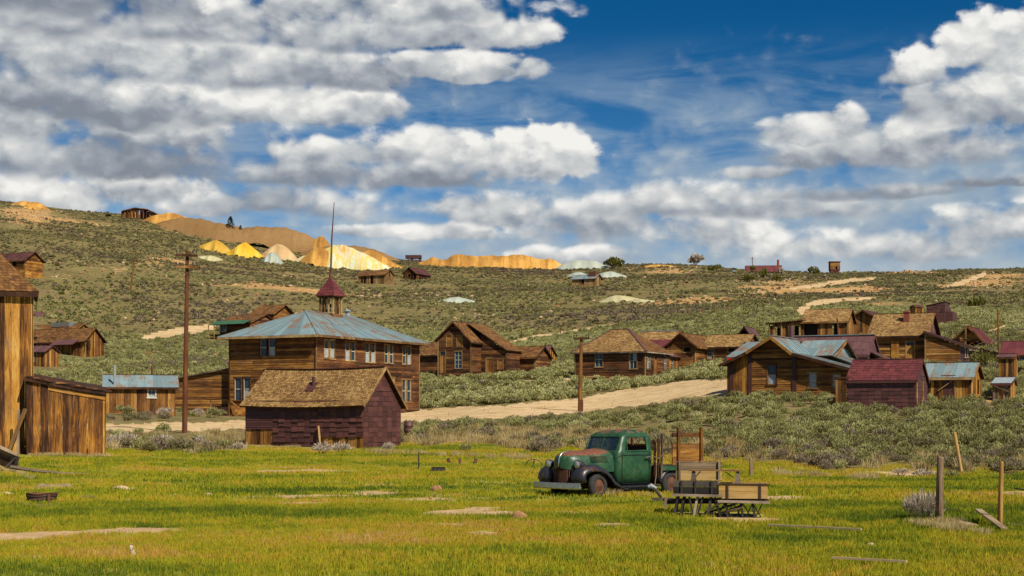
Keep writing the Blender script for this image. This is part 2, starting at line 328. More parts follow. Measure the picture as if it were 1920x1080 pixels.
M['shingle'] = shingle('cedar_shingle', [(0, (0.04, 0.018, 0.008)), (0.3, (0.13, 0.065, 0.022)), (0.55, (0.28, 0.16, 0.055)), (0.8, (0.42, 0.28, 0.11)), (1, (0.55, 0.42, 0.22))])
M['shingle_dark'] = shingle('old_brown_shingle', [(0, (0.03, 0.012, 0.006)), (0.35, (0.09, 0.038, 0.013)), (0.65, (0.20, 0.095, 0.028)), (1, (0.36, 0.2, 0.07))])
def metal(name, cols, rust=0.5, rustcol=(0.16, 0.05, 0.02), rand=0.0, rough=0.55, spec=0.35, streak=(0.5, 7.0)):
    m, t, b = newmat(name); gc = t.attr('gc', out='Vector'); tone = t.attr('tone')
    if rand:
        ri = t.new('ShaderNodeObjectInfo').outputs['Random']; tone = t.m('FRACT', t.m('ADD', tone, ri))
        gc = t.vm('ADD', gc, t.comb(t.m('MULTIPLY', ri, 50), t.m('MULTIPLY', ri, 31), 0))
    n = t.noise(t.vm('MULTIPLY', gc, (streak[0], streak[1], 1)), 1, 5, 0.6, 0.4); p = t.noise(t.coord('Object'), 0.6, 5, 0.62); f = t.noise(t.coord('Object'), 5, 5, 0.7)
    v = t.m('ADD', t.m('ADD', t.m('MULTIPLY', tone, 0.3), t.m('MULTIPLY', n, 0.45)), t.m('MULTIPLY', f, 0.4)); v = t.m('SUBTRACT', v, 0.08, clamp=True)
    c = t.ramp(v, cols)
    k = t.ss(t.m('ADD', t.m('MULTIPLY', n, 0.5), t.m('MULTIPLY', p, 0.6)), 0.72 - 0.25 * rust, 0.80 - 0.2 * rust)
    c = t.mix(t.m('MULTIPLY', k, 0.85), c, t.mix(f, rustcol, tuple(q * 2.2 for q in rustcol)))
    t.l.new(c, b.inputs['Base Color']); b.inputs['Roughness'].default_value = rough; b.inputs['Specular IOR Level'].default_value = spec
    bump(t, b, t.m('ADD', n, f), 0.35, 0.012); return m
PUR = [(0, (0.018, 0.007, 0.007)), (0.35, (0.052, 0.019, 0.016)), (0.65, (0.105, 0.037, 0.030)), (1, (0.20, 0.085, 0.062))]
M['purple'] = metal('rusted_purple_iron', PUR, 0.15, (0.11, 0.03, 0.02)); M['purple_tile'] = metal('rusted_purple_tile', PUR, 0.15, (0.12, 0.03, 0.02), rand=1.0)
M['redroof'] = metal('red_brown_iron_roof', [(0, (0.045, 0.010, 0.013)), (0.4, (0.095, 0.020, 0.022)), (0.7, (0.155, 0.036, 0.034)), (1, (0.26, 0.08, 0.065))], 0.3, (0.16, 0.035, 0.02), rand=1.0)
M['mauve'] = metal('mauve_iron_roof', [(0, (0.05, 0.022, 0.024)), (0.5, (0.105, 0.046, 0.046)), (1, (0.20, 0.10, 0.095))], 0.1, (0.13, 0.04, 0.03), streak=(0.4, 3))
M['blue'] = metal('blue_galvanised_roof', [(0, (0.07, 0.105, 0.115)), (0.4, (0.13, 0.19, 0.205)), (0.7, (0.21, 0.29, 0.30)), (1, (0.36, 0.42, 0.41))], 0.80, (0.12, 0.065, 0.035), streak=(0.28, 3.0))
M['greenroof'] = metal('green_painted_roof', [(0, (0.02, 0.06, 0.03)), (1, (0.06, 0.16, 0.08))], 0.0)
M['galv'] = metal('galvanised_pipe', [(0, (0.12, 0.15, 0.17)), (1, (0.36, 0.4, 0.42))], 0.1)
def plain(name, c, rough=0.7, metallic=0.0, var=0.25, scale=6, spec=0.4):
    m, t, b = newmat(name); n = t.noise(t.coord('Object'), scale, 5, 0.6)
    t.l.new(t.mix(n, tuple(q * (1 - var * 1.6) for q in c), tuple(min(1, q * (1 + var * 1.6)) for q in c)), b.inputs['Base Color'])
    b.inputs['Roughness'].default_value = rough; b.inputs['Metallic'].default_value = metallic; b.inputs['Specular IOR Level'].default_value = spec; bump(t, b, n, 0.2, 0.01); return m
M['white'] = plain('flaking_white_paint', (0.50, 0.46, 0.36), 0.7, var=.3); M['cream'] = plain('cream_paint', (0.45, 0.36, 0.2), 0.7)
M['opening_shade'] = plain('painted_opening_shade', (0.02, 0.012, 0.008), 0.9)  # near-black colour standing in for the shade inside open holes
M['brick'] = plain('chimney_brick', (0.22, 0.055, 0.035), 0.9, var=.35, scale=9)
M['dark_metal'] = plain('dark_iron', (0.03, 0.022, 0.018), 0.6); M['rust'] = plain('rusted_iron', (0.10, 0.04, 0.02), 0.85, var=.45)
M['rock'] = plain('pale_rock', (0.42, 0.30, 0.17), 0.9, var=.35); M['rock_brown'] = plain('brown_rock', (0.30, 0.15, 0.07), 0.9, var=.35)
M['black_bar'] = plain('black_iron', (0.015, 0.013, 0.012), 0.6); M['chrome'] = plain('dull_chrome', (0.42, 0.43, 0.43), 0.32, 0.85, var=.3, scale=14)
m, t, b = newmat('old_window_glass'); n = t.noise(t.coord('Object'), 1.3, 2, 0.5)
t.l.new(t.mix(n, (0.006, 0.009, 0.012), (0.05, 0.075, 0.10)), b.inputs['Base Color']); b.inputs['Roughness'].default_value = 0.12; b.inputs['Specular IOR Level'].default_value = 0.32
bump(t, b, t.noise(t.coord('Object'), 1.6, 2, 0.5), 0.25, 0.05); M['glass'] = m
M['pale_glass'] = plain('curtain_and_reflection_glass', (0.30, 0.33, 0.34), 0.2, var=.4, scale=3)  # pale panes: curtains and blinds, also a reflection put into the colour
# ------------------------------------------------------------------ building kit
FOOT = []            # footprints (world xy polygons) kept free of bushes
class Site:
    """a building's own frame: origin at its front left corner on the ground, x along the front, y away from it"""
    def __init__(s, px, Y, th, py=None):
        s.th = R(th); s.X, s.Y = Xw(px, Y), Y; s.c, s.s = math.cos(s.th), math.sin(s.th)
        s.z0 = Zw(py, Y) if py else G(s.X, s.Y)
    def w(s, x, y): return s.X + x * s.c - y * s.s, s.Y + x * s.s + y * s.c
    def xf(s, px, y=0.0):
        """local x on the line y = const seen at column px"""
        u = (px - 960) / FX; X0, Y0 = s.w(0, y); return (u * Y0 - X0) / (s.c - u * s.s)
    def yf(s, px, x):
        u = (px - 960) / FX; X0, Y0 = s.w(x, 0); return (u * Y0 - X0) / (-s.s - u * s.c)
    def z(s, x, y, py): return Zw(py, s.w(x, y)[1]) - s.z0
    def shift(s, x, y):
        q = Site.__new__(Site); q.th, q.c, q.s = s.th, s.c, s.s; q.X, q.Y = s.w(x, y); q.z0 = s.z0; return q
def site_at(world_right_px, Yr, th, px_left):
    """frame whose front right corner stands at (px, Y); returns the frame and the front length"""
    t = R(th); u1 = (px_left - 960) / FX; X0 = Xw(world_right_px, Yr)
    W = (X0 - u1 * Yr) / (math.cos(t) - u1 * math.sin(t))
    s = Site(px_left, Yr - W * math.sin(t), th); s.z0 = G(X0, Yr); return s, W
def lerp(a, b, t): return a + (b - a) * t
class Wall:
    """a wall from A to B (local xy); n outward. top(u) gives its height; holes = [(u0, u1, z0, z1)]"""
    def __init__(s, A, B, tops, zb=-0.7, holes=()):
        s.A = Vector((A[0], A[1], 0)); s.B = Vector((B[0], B[1], 0)); s.L = (s.B - s.A).length; s.d = (s.B - s.A).normalized()
        s.n = Vector((s.d.y, -s.d.x, 0)); s.tops = tops; s.zb = zb; s.holes = list(holes)
    def top(s, u):
        q = u / s.L
        for (a, za), (b, zb) in zip(s.tops[:-1], s.tops[1:]):
            if q <= b + 1e-6: return lerp(za, zb, 0 if b == a else (q - a) / (b - a))
        return s.tops[-1][1]
    def p(s, u, z, off=0.0): return s.A + s.d * u + s.n * off + Vector((0, 0, z))
    def spans(s, z0, z1):
        """u ranges at height z0..z1 under the roof and outside the holes"""
        N = 80; zm = (z0 + z1) / 2; ok = []; st = None; lo = hi = None; res = []
        for i in range(N + 1):
            u = s.L * i / N; inside = s.top(u) > zm
            if inside and st is None: st = u
            if (not inside or i == N) and st is not None: res.append([st, u]); st = None
        for h in s.holes:
            if h[2] < zm < h[3]:
                out = []
                for a, b in res:
                    if h[1] <= a or h[0] >= b: out.append([a, b]); continue
                    if h[0] > a: out.append([a, h[0]])
                    if h[1] < b: out.append([h[1], b])
                res = out
        return [r for r in res if r[1] - r[0] > .03]
    def clap(s, mb, h=0.16, t=0.025, maxl=4.5, rough=0.0):
        z = s.zb; zt = max(q[1] for q in s.tops)
        while z < zt:
            z1 = min(z + h * rnd.uniform(.93, 1.07), zt)
            for a, b in s.spans(z, z1):
                k = max(1, int((b - a) / maxl + rnd.random())); cuts = [a] + sorted(rnd.uniform(a, b) for _ in range(k - 1)) + [b]
                for c0, c1 in zip(cuts[:-1], cuts[1:]):
                    if c1 - c0 < .02: continue
                    if rough and rnd.random() < rough: continue
                    lo = rnd.uniform(0.012, 0.03); sag = rnd.uniform(-.008, .008)
                    P = [s.p(c0, z, 0), s.p(c1, z + sag, 0), s.p(c1, z1 + .02 + sag, 0), s.p(c0, z1 + .02, 0)]
                    mb.board(*P, s.n, t, rnd.betavariate(2.2, 2.2))
                    vs = mb.v; i = len(vs) - 8                              # lower edge of each course stands proud
                    for j in (4, 5): q = Vector(vs[i + j]) + s.n * lo; vs[i + j] = tuple(q)
            z = z1
    def vert(s, out, wd=0.25, t=0.028, lean=0.0, miss=0.0, ragged=0.0, batten=False):
        """out(mb) is called for each board (or one shared MB is passed)"""
        u = 0.0
        while u < s.L - .02:
            w_ = min(wd * rnd.uniform(.75, 1.25), s.L - u); w2 = w_ - rnd.uniform(.004, .018); a, b = u, u + w2
            segs = [(s.zb, None)]
            for h in s.holes:
                if h[0] < (a + b) / 2 < h[1]:
                    segs = []
                    if h[2] > s.zb: segs.append((s.zb, h[2]))
                    segs.append((h[3], None))
            if miss and rnd.random() < miss: u += w_; continue
            tn = rnd.random(); off = rnd.uniform(0, .014); rg = rnd.uniform(-ragged, ragged * .3)
            for z0, z1 in segs:
                ta = (s.top(a) + rg) if z1 is None else z1; tb = (s.top(b) + rg) if z1 is None else z1
                if min(ta, tb) <= z0 + .02: continue
                mb = MB() if out.__class__ is list else out
                l = rnd.uniform(-lean, lean)
                mb.board(s.p(a + l, z0, off), s.p(b + l, z0, off), s.p(b, tb, off), s.p(a, ta, off), s.n, t, tn, grain='v')
                if out.__class__ is list: out.append(mb)
            u += w_
    def tiles(s, out, wd=0.45, h=0.25, t=0.012, rough=0.006):
        z = s.zb; zt = max(q[1] for q in s.tops)
        while z < zt:
            z1 = z + h
            for a, b in s.spans(z, z1):
                k = max(1, round((b - a) / wd)); sh = rnd.uniform(-.05, .05) * 0
                for i in range(k):
                    c0 = lerp(a, b, i / k); c1 = lerp(a, b, (i + 1) / k); e = rnd.uniform(-rough, rough) * 2; e2 = rnd.uniform(0, rough * 3)
                    ta = min(z1 + .03, s.top(min(c0 + .01, s.L))); tb = min(z1 + .03, s.top(max(c1 - .01, 0)))
                    if min(ta, tb) < z + .01: continue
                    mb = MB() if out.__class__ is list else out
                    mb.board(s.p(c0 + .006, z + e, e2), s.p(c1 - .006, z + e + rnd.uniform(-rough, rough), e2), s.p(c1 - .006, tb, 0), s.p(c0 + .006, ta, 0), s.n, t * rnd.uniform(.6, 1.8), rnd.random())
                    vs = mb.v; i0 = len(vs) - 8
                    for j in (4, 5): vs[i0 + j] = tuple(Vector(vs[i0 + j]) + s.n * rnd.uniform(.006, .018))
                    if out.__class__ is list: out.append(mb)
            z = z1
def roof_rows(out, E0, E1, T1, T0, style, h=0.18, wd=0.2, sag=0.0, t=0.02):
    """covers the roof plane E0-E1 (eave), T0-T1 (ridge) with shingles, tiles or sheets"""
    E0, E1, T0, T1 = map(Vector, (E0, E1, T0, T1)); n = (E1 - E0).cross(T0 - E0)
    if n.length < 1e-6: n = (E1 - E0).cross(T1 - E0)
    n.normalize()
    if n.z < 0: n = -n
    Ls = max((T0 - E0).length, (T1 - E1).length); rows = max(1, round(Ls / h))
    def pt(u, v):
        q = lerp(lerp(E0, E1, u), lerp(T0, T1, u), v)
        if sag: q = q + Vector((0, 0, -sag * math.sin(math.pi * u) * (1 - abs(2 * v - 1) * .3)))
        return q
    if style == 'sheet':
        L = (E1 - E0).length; k = max(1, round(L / wd)); nv = 1 if Ls < 3 else 2
        if nv == 2 and (T1 - T0).length < .2: nv = 1
        for i in range(k):
            for j in range(nv):
                u0, u1 = i / k, (i + 1) / k; v0, v1 = j / nv, (j + 1) / nv + (.03 if j < nv - 1 else 0)
                e = rnd.uniform(0, .012) + j * -.0 + (nv - 1 - j) * -.004; mb = MB() if out.__class__ is list else out
                A, B, C, D = pt(u0, v0), pt(u1, v0), pt(u1, v1), pt(u0, v1)
                mb.board(A + n * e, B + n * e, C + n * e, D + n * e, n, .012, rnd.random(), grain='v')
                if (C - D).length > .1 or v1 < 1:            # raised seam at the sheet's edge
                    d = (B - A).normalized() * .045
                    mb.board(A + n * (e + .013), A + d + n * (e + .013), D + d + n * (e + .013), D + n * (e + .013), n, .022, rnd.random(), grain='v')
                if out.__class__ is list: out.append(mb)
        return
    for r in range(rows):
        v0, v1 = r / rows, min(1, (r + 1.25) / rows); L = (pt(1, v0) - pt(0, v0)).length; k = max(1, round(L / wd)); o = rnd.random()
        for i in range(-1, k):
            u0 = max(0, (i + o) / k); u1 = min(1, (i + 1 + o) / k - (.004 if L > 1 else 0))
            if u1 - u0 < .1 / max(k, 1): continue
            mb = MB() if out.__class__ is list else out
            lift = rnd.uniform(.012, .026); dv = rnd.uniform(-.12, .12) / rows
            a, b, c, d_ = pt(u0, max(0, v0 + dv)), pt(u1, max(0, v0 + dv)), pt(u1, v1), pt(u0, v1)
            a = a + n * lift; b = b + n * lift
            mb.board(a, b, c, d_, n, t, rnd.random(), grain='v')
            if out.__class__ is list: out.append(mb)
def emit(parts, name, m, parent):
    for mb in parts:
        mb.build(name, m, parent)
def cover(rt, style, E0, E1, T1, T0, m=None, sag=0.0, h=None, wd=None, name='roof', t=None):
    """one roof plane as a part with its pieces joined, or (style ending in '*') its sheets or tiles as parts"""
    sep = style.endswith('*'); st = style.strip('*'); mm = M[m] if m else M['shingle']
    if st == 'shingle': out = [] if sep else MB(); roof_rows(out, E0, E1, T1, T0, 'shingle', h or .17, wd or .22, sag, t or .018)
    elif st == 'tile': out = [] if sep else MB(); roof_rows(out, E0, E1, T1, T0, 'shingle', h or .33, wd or .5, sag, t or .01)
    else: out = [] if sep else MB(); roof_rows(out, E0, E1, T1, T0, 'sheet', 1, wd or .65, 0)
    if sep: emit(out, 'roof_tile' if st == 'tile' else 'roof_sheet', mm, rt)
    else: out.build(name, mm, rt, kind='stuff')
    # boards under the covering
    E0, E1, T0, T1 = map(Vector, (E0, E1, T0, T1)); n = (E1 - E0).cross(T0 - E0 + T1 - E1).normalized()
    if n.z < 0: n = -n
    mb = MB()
    if sag:
        for i in range(10):
            u0, u1 = i / 10, (i + 1) / 10
            def q(u, v): return lerp(lerp(E0, E1, u), lerp(T0, T1, u), v) + Vector((0, 0, -sag * math.sin(math.pi * u) * (1 - abs(2 * v - 1) * .3)))
            mb.board(q(u0, 0) - n * .075, q(u1, 0) - n * .075, q(u1, 1) - n * .075, q(u0, 1) - n * .075, n, .07, .3)
    else: mb.board(E0 - n * .065, E1 - n * .065, T1 - n * .065, T0 - n * .065, n, .06, .3)
    mb.build('roof_deck', M['brown'], rt)
def win_sash(rt, W, u0, u1, z0, z1, kind='2x2', fm='trim', sm='white', name='window', label=None, glass='glass', pale=0.12):
    """a window: casing (the part) with its sash bars and panes as sub-parts"""
    c = MB(); k = .09 if u1 - u0 > .5 else .06
    o = .045
    def bb(mb, a, b, c0, d, off, t): mb.board(W.p(a, c0, off), W.p(b, c0, off), W.p(b, d, off), W.p(a, d, off), W.n, t)
    bb(c, u0 - k, u0, z0 - k, z1 + k, 0.0, o + .02); bb(c, u1, u1 + k, z0 - k, z1 + k, 0.0, o + .02)
    bb(c, u0 - k - .03, u1 + k + .03, z1, z1 + k, 0.0, o + .035); bb(c, u0 - k - .05, u1 + k + .05, z0 - k, z0, 0.0, o + .05)
    f = c.build(name, M[fm], rt, label=label)
    if kind == 'open':
        d = MB(); bb(d, u0, u1, z0, z1, -.35, .01); d.build('opening_shade_sheet', M['opening_shade'], f); return f  # open hole: dark sheet behind it takes the place of interior shade
    if kind == 'board':
        for i in range(max(2, round((z1 - z0) / .3))):
            kq = max(2, round((z1 - z0) / .3)); d = MB(); bb(d, u0, u1, lerp(z0, z1, i / kq) + .006, lerp(z0, z1, (i + 1) / kq), -.02, .03); d.build('board', M['orange'], f)
        return f
    nx, nz = map(int, kind.split('x')); s_ = MB(); b = .035 if (u1 - u0) > .5 else .028
    bb(s_, u0, u0 + b, z0, z1, -.03, .035); bb(s_, u1 - b, u1, z0, z1, -.03, .035); bb(s_, u0 + b, u1 - b, z0, z0 + b, -.03, .035); bb(s_, u0 + b, u1 - b, z1 - b, z1, -.03, .035)
    for i in range(1, nx): x = lerp(u0, u1, i / nx); bb(s_, x - b * .5, x + b * .5, z0 + b, z1 - b, -.028, .031)
    for j in range(1, nz):
        z = lerp(z0, z1, j / nz); q = b * (.9 if j == nz / 2 else .5); bb(s_, u0 + b, u1 - b, z - q, z + q, -.026, .027)
    s_.build('sash', M[sm], f)
    for i in range(nx):
        for j in range(nz):
            x0, x1, za, zb = lerp(u0, u1, i / nx), lerp(u0, u1, (i + 1) / nx), lerp(z0, z1, j / nz), lerp(z0, z1, (j + 1) / nz)
            g_ = MB(); bb(g_, x0 + .01, x1 - .01, za + .01, zb - .01, -.045, .006)
            g_.build('pane', M['pale_glass' if rnd.random() < pale * (2 if j == 0 else .6) else glass], f)
    return f
def door(rt, W, u0, u1, z0, z1, m='orange', fm='trim', n=4, transom=False):
    k = .1; c = MB()
    def bb(mb, a, b, c0, d, off, t): mb.board(W.p(a, c0, off), W.p(b, c0, off), W.p(b, d, off), W.p(a, d, off), W.n, t, grain='u' if b - a > d - c0 else 'v')
    bb(c, u0 - k, u0, z0, z1 + k, 0, .06); bb(c, u1, u1 + k, z0, z1 + k, 0, .06); bb(c, u0, u1, z1, z1 + k, 0, .065)
    c.build('door_frame', M[fm], rt)
    if transom:
        g_ = MB(); zt = z1 - (z1 - z0) * .18; bb(g_, u0, u1, zt, z1, -.05, .01); g_.build('transom_pane', M['glass'], rt); z1 = zt - .04
    d = MB()
    for i in range(n): bb(d, lerp(u0, u1, i / n) + .004, lerp(u0, u1, (i + 1) / n), z0, z1, -.03, .04)
    dd = d.build('door', M[m], rt)
    h = MB(); h.tube([W.p(u1 - .09, (z0 + z1) / 2, .01), W.p(u1 - .09, (z0 + z1) / 2, .07)], .03, 6); h.build('handle', M['dark_metal'], dd)
def corner(rt, W, m='trim', wd=.11, ends=(0, 1), zb=-.7, z1=None):
    for e in ends:
        mb = MB(); u = 0 if e == 0 else W.L - wd; z = (z1 if z1 else W.top(u + wd / 2)) - .02
        mb.board(W.p(u, zb, .03), W.p(u + wd, zb, .03), W.p(u + wd, z, .03), W.p(u, z, .03), W.n, .035, grain='v')
        mb.build('corner_board', M[m], rt)
def rake(rt, pts, m='brown', w=.16, t=.04, name='bargeboard'):
    for a, b in zip(pts[:-1], pts[1:]):
        a, b = Vector(a), Vector(b); mb = MB(); mb.bar(a - Vector((0, 0, w / 2)), b - Vector((0, 0, w / 2)), t, w); mb.build(name, M[m], rt)
def siding(rt, W, style, m, **k):
    st = style.strip('*')
    if style.endswith('*'):
        out = []; (W.vert if st == 'vert' else W.tiles)(out, **k); emit(out, 'plank' if st == 'vert' else 'wall_tile', M[m], rt); return
    mb = MB()
    if st == 'clap': W.clap(mb, **k)
    elif st == 'vert': W.vert(mb, **k)
    else: W.tiles(mb, **k)
    mb.build({'clap': 'clapboards', 'vert': 'wall_boards', 'tile': 'wall_sheets'}[st], M[m], rt, kind='stuff')
def foot(s, x0, y0, x1, y1, pad=0.35):
    fr = max(pad, min(s.Y, 300) * .022); FOOT.append([s.w(x0 - pad, y0 - fr), s.w(x1 + pad, y0 - fr), s.w(x1 + pad, y1 + pad), s.w(x0 - pad, y1 + pad)])
def pipe(rt, x, y, z0, z1, r=.09, m='galv', cap=False, name='stovepipe'):
    mb = MB(); mb.tube([(x, y, z0), (x, y, z1)], r, 10)
    if cap: mb.tube([(x, y, z1), (x, y, z1 + .05), (x, y, z1 + .2)], [r * 1.6, r * 1.6, .02], 10)
    mb.build(name, M[m], rt)
def gable_house(s, rt, W, D, he, hr, ridge='x', wall='clap', wm='brown', roof='shingle', rm='shingle', oh=.35, holes={}, rx=None, sag=0.0, hb=None, wk={}, rk={}, barge='brown', corners='trim', x0=0.0, y0=0.0, faces='frbl', wr=None, wmr=None, wkr=None, zb=-.7):
    """holes: {'f': [...], 'r': [...]} with u measured left-to-right as seen from outside the front (f) / right (r) wall"""
    hb = he if hb is None else hb                       # far eave height
    x1, y1 = x0 + W, y0 + D
    zb = min(zb, min(G(*s.w(a, b)) for a, b in ((x0, y0), (x1, y0), ((x0 + x1) / 2, y0), (x1, y1))) - s.z0 - .4)
    if ridge == 'x':
        yr = y0 + (D / 2 if rx is None else rx); f = (yr - y0) / D
        tf = [(0, he), (1, he)]; tr = [(0, he), (f, hr), (1, hb)]; tb = [(0, hb), (1, hb)]; tl = [(0, hb), (1 - f, hr), (1, he)]
    else:
        xr = x0 + (W / 2 if rx is None else rx); f = (xr - x0) / W
        tf = [(0, he), (f, hr), (1, hb)]; tr = [(0, hb), (1, hb)]; tb = [(0, hb), (1 - f, hr), (1, he)]; tl = [(0, he), (1, he)]
    Ws = {'f': Wall((x0, y0), (x1, y0), tf, zb, holes.get('f', ())), 'r': Wall((x1, y0), (x1, y1), tr, zb, holes.get('r', ())),
          'b': Wall((x1, y1), (x0, y1), tb, zb), 'l': Wall((x0, y1), (x0, y0), tl, zb, holes.get('l', ()))}
    for k, wl in Ws.items():
        if k not in faces: continue
        if k == 'r' and wr: siding(rt, wl, wr, wmr or wm, **(wkr or {}))
        elif k in 'bl' and wall.endswith('*'): siding(rt, wl, 'vert', wm.replace('_plank', '').replace('_tile', ''), wd=.3)
        else: siding(rt, wl, wall, wm, **wk)
        if corners and k in 'fr' and wall.startswith('clap'): corner(rt, wl, corners, zb=zb)
    if ridge == 'x':
        sl = (hr - he) / (yr - y0); sb = (hr - hb) / (y1 - yr)
        cover(rt, roof, (x0 - oh, y0 - oh, he - oh * sl), (x1 + oh, y0 - oh, he - oh * sl), (x1 + oh, yr, hr), (x0 - oh, yr, hr), rm, sag, **rk)
        cover(rt, roof.strip('*'), (x1 + oh, y1 + oh, hb - oh * sb), (x0 - oh, y1 + oh, hb - oh * sb), (x0 - oh, yr + .003, hr), (x1 + oh, yr + .003, hr), rm, sag, **rk)
        for xx in (x0 - oh - .022, x1 + oh + .022): rake(rt, [(xx, y0 - oh, he - oh * sl), (xx, yr, hr), (xx, y1 + oh, hb - oh * sb)], barge)
        rake(rt, [(x0 - oh, y0 - oh - .022, he - oh * sl), (x1 + oh, y0 - oh - .022, he - oh * sl)], barge, name='fascia')
    else:
        sl = (hr - he) / (xr - x0); sb = (hr - hb) / (x1 - xr)
        cover(rt, roof, (x1 + oh, y0 - oh, hb - oh * sb), (x1 + oh, y1 + oh, hb - oh * sb), (xr, y1 + oh, hr), (xr, y0 - oh, hr), rm, sag, **rk)
        cover(rt, roof.strip('*'), (x0 - oh, y1 + oh, he - oh * sl), (x0 - oh, y0 - oh, he - oh * sl), (xr - .003, y0 - oh, hr), (xr - .003, y1 + oh, hr), rm, sag, **rk)
        for yy in (y0 - oh - .022, y1 + oh + .022): rake(rt, [(x0 - oh, yy, he - oh * sl), (xr, yy, hr), (x1 + oh, yy, hb - oh * sb)], barge)
        rake(rt, [(x1 + oh + .022, y0 - oh, hb - oh * sb), (x1 + oh + .022, y1 + oh, hb - oh * sb)], barge, name='fascia')
    mb = MB()
    if ridge == 'x': mb.bar((x0 - oh, yr, hr + .03), (x1 + oh, yr, hr + .03), .16, .04)
    else: mb.bar((xr, y0 - oh, hr + .03), (xr, y1 + oh, hr + .03), .16, .04)
    mb.build('ridge_board', M[barge if barge != 'trim' else 'brown'], rt)
    foot(s, x0, y0, x1, y1); return Ws
def hf(s, pxa, pxb, pya, pyb, y=0.0):
    """opening on the front wall y from its pixel box (left, right, top, bottom)"""
    a, b = s.xf(pxa, y), s.xf(pxb, y); m_ = (a + b) / 2; return (a, b, s.z(m_, y, pyb), s.z(m_, y, pya))
def hr_(s, pxa, pxb, pya, pyb, x, y0=0.0):
    a, b = s.yf(pxa, x), s.yf(pxb, x); m_ = (a + b) / 2; return (a - y0, b - y0, s.z(x, m_, pyb), s.z(x, m_, pya))
def mkroot(s, name, label, cat='house', group=None): return root(name, label, cat, (s.X, s.Y, s.z0), s.th, group)
TH = -27
# ---- schoolhouse
s, W = site_at(592, 136, TH, 430); D = s.yf(786, W); he = s.z(W, 0, 626)
rt = mkroot(s, 'schoolhouse', 'two storey brown clapboard schoolhouse with blue hipped metal roof and red bell tower', 'schoolhouse')
dbl = []
def twin(h): a, b, z0, z1 = h; return [(a, a + (b - a) * .44, z0, z1), (a + (b - a) * .56, b, z0, z1)]
fw = [hf(s, 488, 517, 635, 668), hf(s, 440, 470, 708, 751)]
rw = [hr_(s, *b, W) for b in ((607, 627, 637, 672), (647, 666, 641, 676), (684, 703, 644, 679), (720, 737, 647, 681), (754, 770, 650, 683), (722, 739, 708, 757), (753, 770, 712, 754), (684, 703, 706, 757))]
WF = Wall((0, 0), (W, 0), [(0, he), (1, he)], -.7, fw); WR = Wall((W, 0), (W, D), [(0, he), (1, he)], -.7, rw)
WB = Wall((W, D), (0, D), [(0, he), (1, he)], -.7); WL = Wall((0, D), (0, 0), [(0, he), (1, he)], -.7)
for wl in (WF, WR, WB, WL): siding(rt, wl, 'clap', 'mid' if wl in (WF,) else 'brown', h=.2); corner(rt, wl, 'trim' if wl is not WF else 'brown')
for wl, hs in ((WF, fw), (WR, rw)):
    for h in hs:
        for a, b, z0, z1 in twin(h): win_sash(rt, wl, a + .04, b - .04, z0, z1, '1x2', 'trim' if wl is WR else 'brown', 'white', pale=.2)
oh = .75; hp = s.z(W / 2, W / 2, 582.5); ze = he - .1
E = [(-oh, -oh, ze), (W + oh, -oh, ze), (W + oh, D + oh, ze), (-oh, D + oh, ze)]; A1 = (W / 2, W / 2 + .6, hp); A2 = (W / 2, D - W / 2 - .6, hp)
cover(rt, 'sheet', E[0], E[1], A1, A1, 'blue'); cover(rt, 'sheet', E[1], E[2], A2, A1, 'blue'); cover(rt, 'sheet', E[2], E[3], A2, A2, 'blue'); cover(rt, 'sheet', E[3], E[0], A1, A2, 'blue')
rake(rt, [E[0], E[1], E[2], E[3], E[0]], 'trim', .2, .05, 'fascia')
for a, b in ((E[0], A1), (E[1], A1), (E[2], A2), (A1, A2)):
    mb = MB(); mb.bar(Vector(a) + Vector((0, 0, .03)), Vector(b) + Vector((0, 0, .03)), .2, .05); mb.build('ridge_cap', M['blue'], rt)
# soffit
mb = MB(); mb.board((-oh + .03, -oh + .03, ze - .12), (W + oh - .03, -oh + .03, ze - .12), (W + oh - .03, D + oh - .03, ze - .12), (-oh + .03, D + oh - .03, ze - .12), (0, 0, 1), .03, .2); mb.build('soffit', M['brown'], rt)
# bell tower
bx = W / 2; 
byy = s.yf(620, bx); bw = (641 - 597) / 21.0 / 2 * .76
zt0 = s.z(bx, byy, 592); zt1 = s.z(bx, byy, 556); zt2 = s.z(bx, byy, 518)
bt = MB(); bt.box(bx - bw, byy - bw, zt0 - .9, bx + bw, byy + bw, zt0 + .12); bt.build('tower_base', M['brown'], rt)
for i in range(4):
    for j in range(4):
        if i in (0, 3) or j in (0, 3):
            x, y = bx - bw + .12 + (2 * bw - .24) * i / 3, byy - bw + .12 + (2 * bw - .24) * j / 3
            q = MB(); q.bar((x, y, zt0 + .1), (x, y, zt1), .15 if (i in (0, 3) and j in (0, 3)) else .11); q.build('tower_post', M['trim'], rt)
q = MB(); q.box(bx - bw - .05, byy - bw - .05, zt1 - .12, bx + bw + .05, byy + bw + .05, zt1 + .08); q.build('tower_plate', M['brown'], rt)
o_ = bw + .22; ap = (bx, byy, zt2)
for a, b in (((-o_, -o_), (o_, -o_)), ((o_, -o_), (o_, o_)), ((o_, o_), (-o_, o_)), ((-o_, o_), (-o_, -o_))):
    q = MB(); roof_rows(q, (bx + a[0], byy + a[1], zt1 + .02), (bx + b[0], byy + b[1], zt1 + .02), ap, ap, 'shingle', .35, .5, 0, .012); q.build('spire_roof', M['redroof'], rt, kind='stuff')
q = MB(); q.box(bx - o_ + .02, byy - o_ + .02, zt1 - .02, bx + o_ - .02, byy + o_ - .02, zt1 + .03); q.build('spire_soffit', M['brown'], rt)
q = MB(); q.tube([(bx, byy, zt0 + 1.05), (bx, byy, zt0 + .95), (bx, byy, zt0 + .55), (bx, byy, zt0 + .4)], [.06, .22, .32, .42], 14); q.build('school_bell', M['dark_metal'], rt, smooth=True)
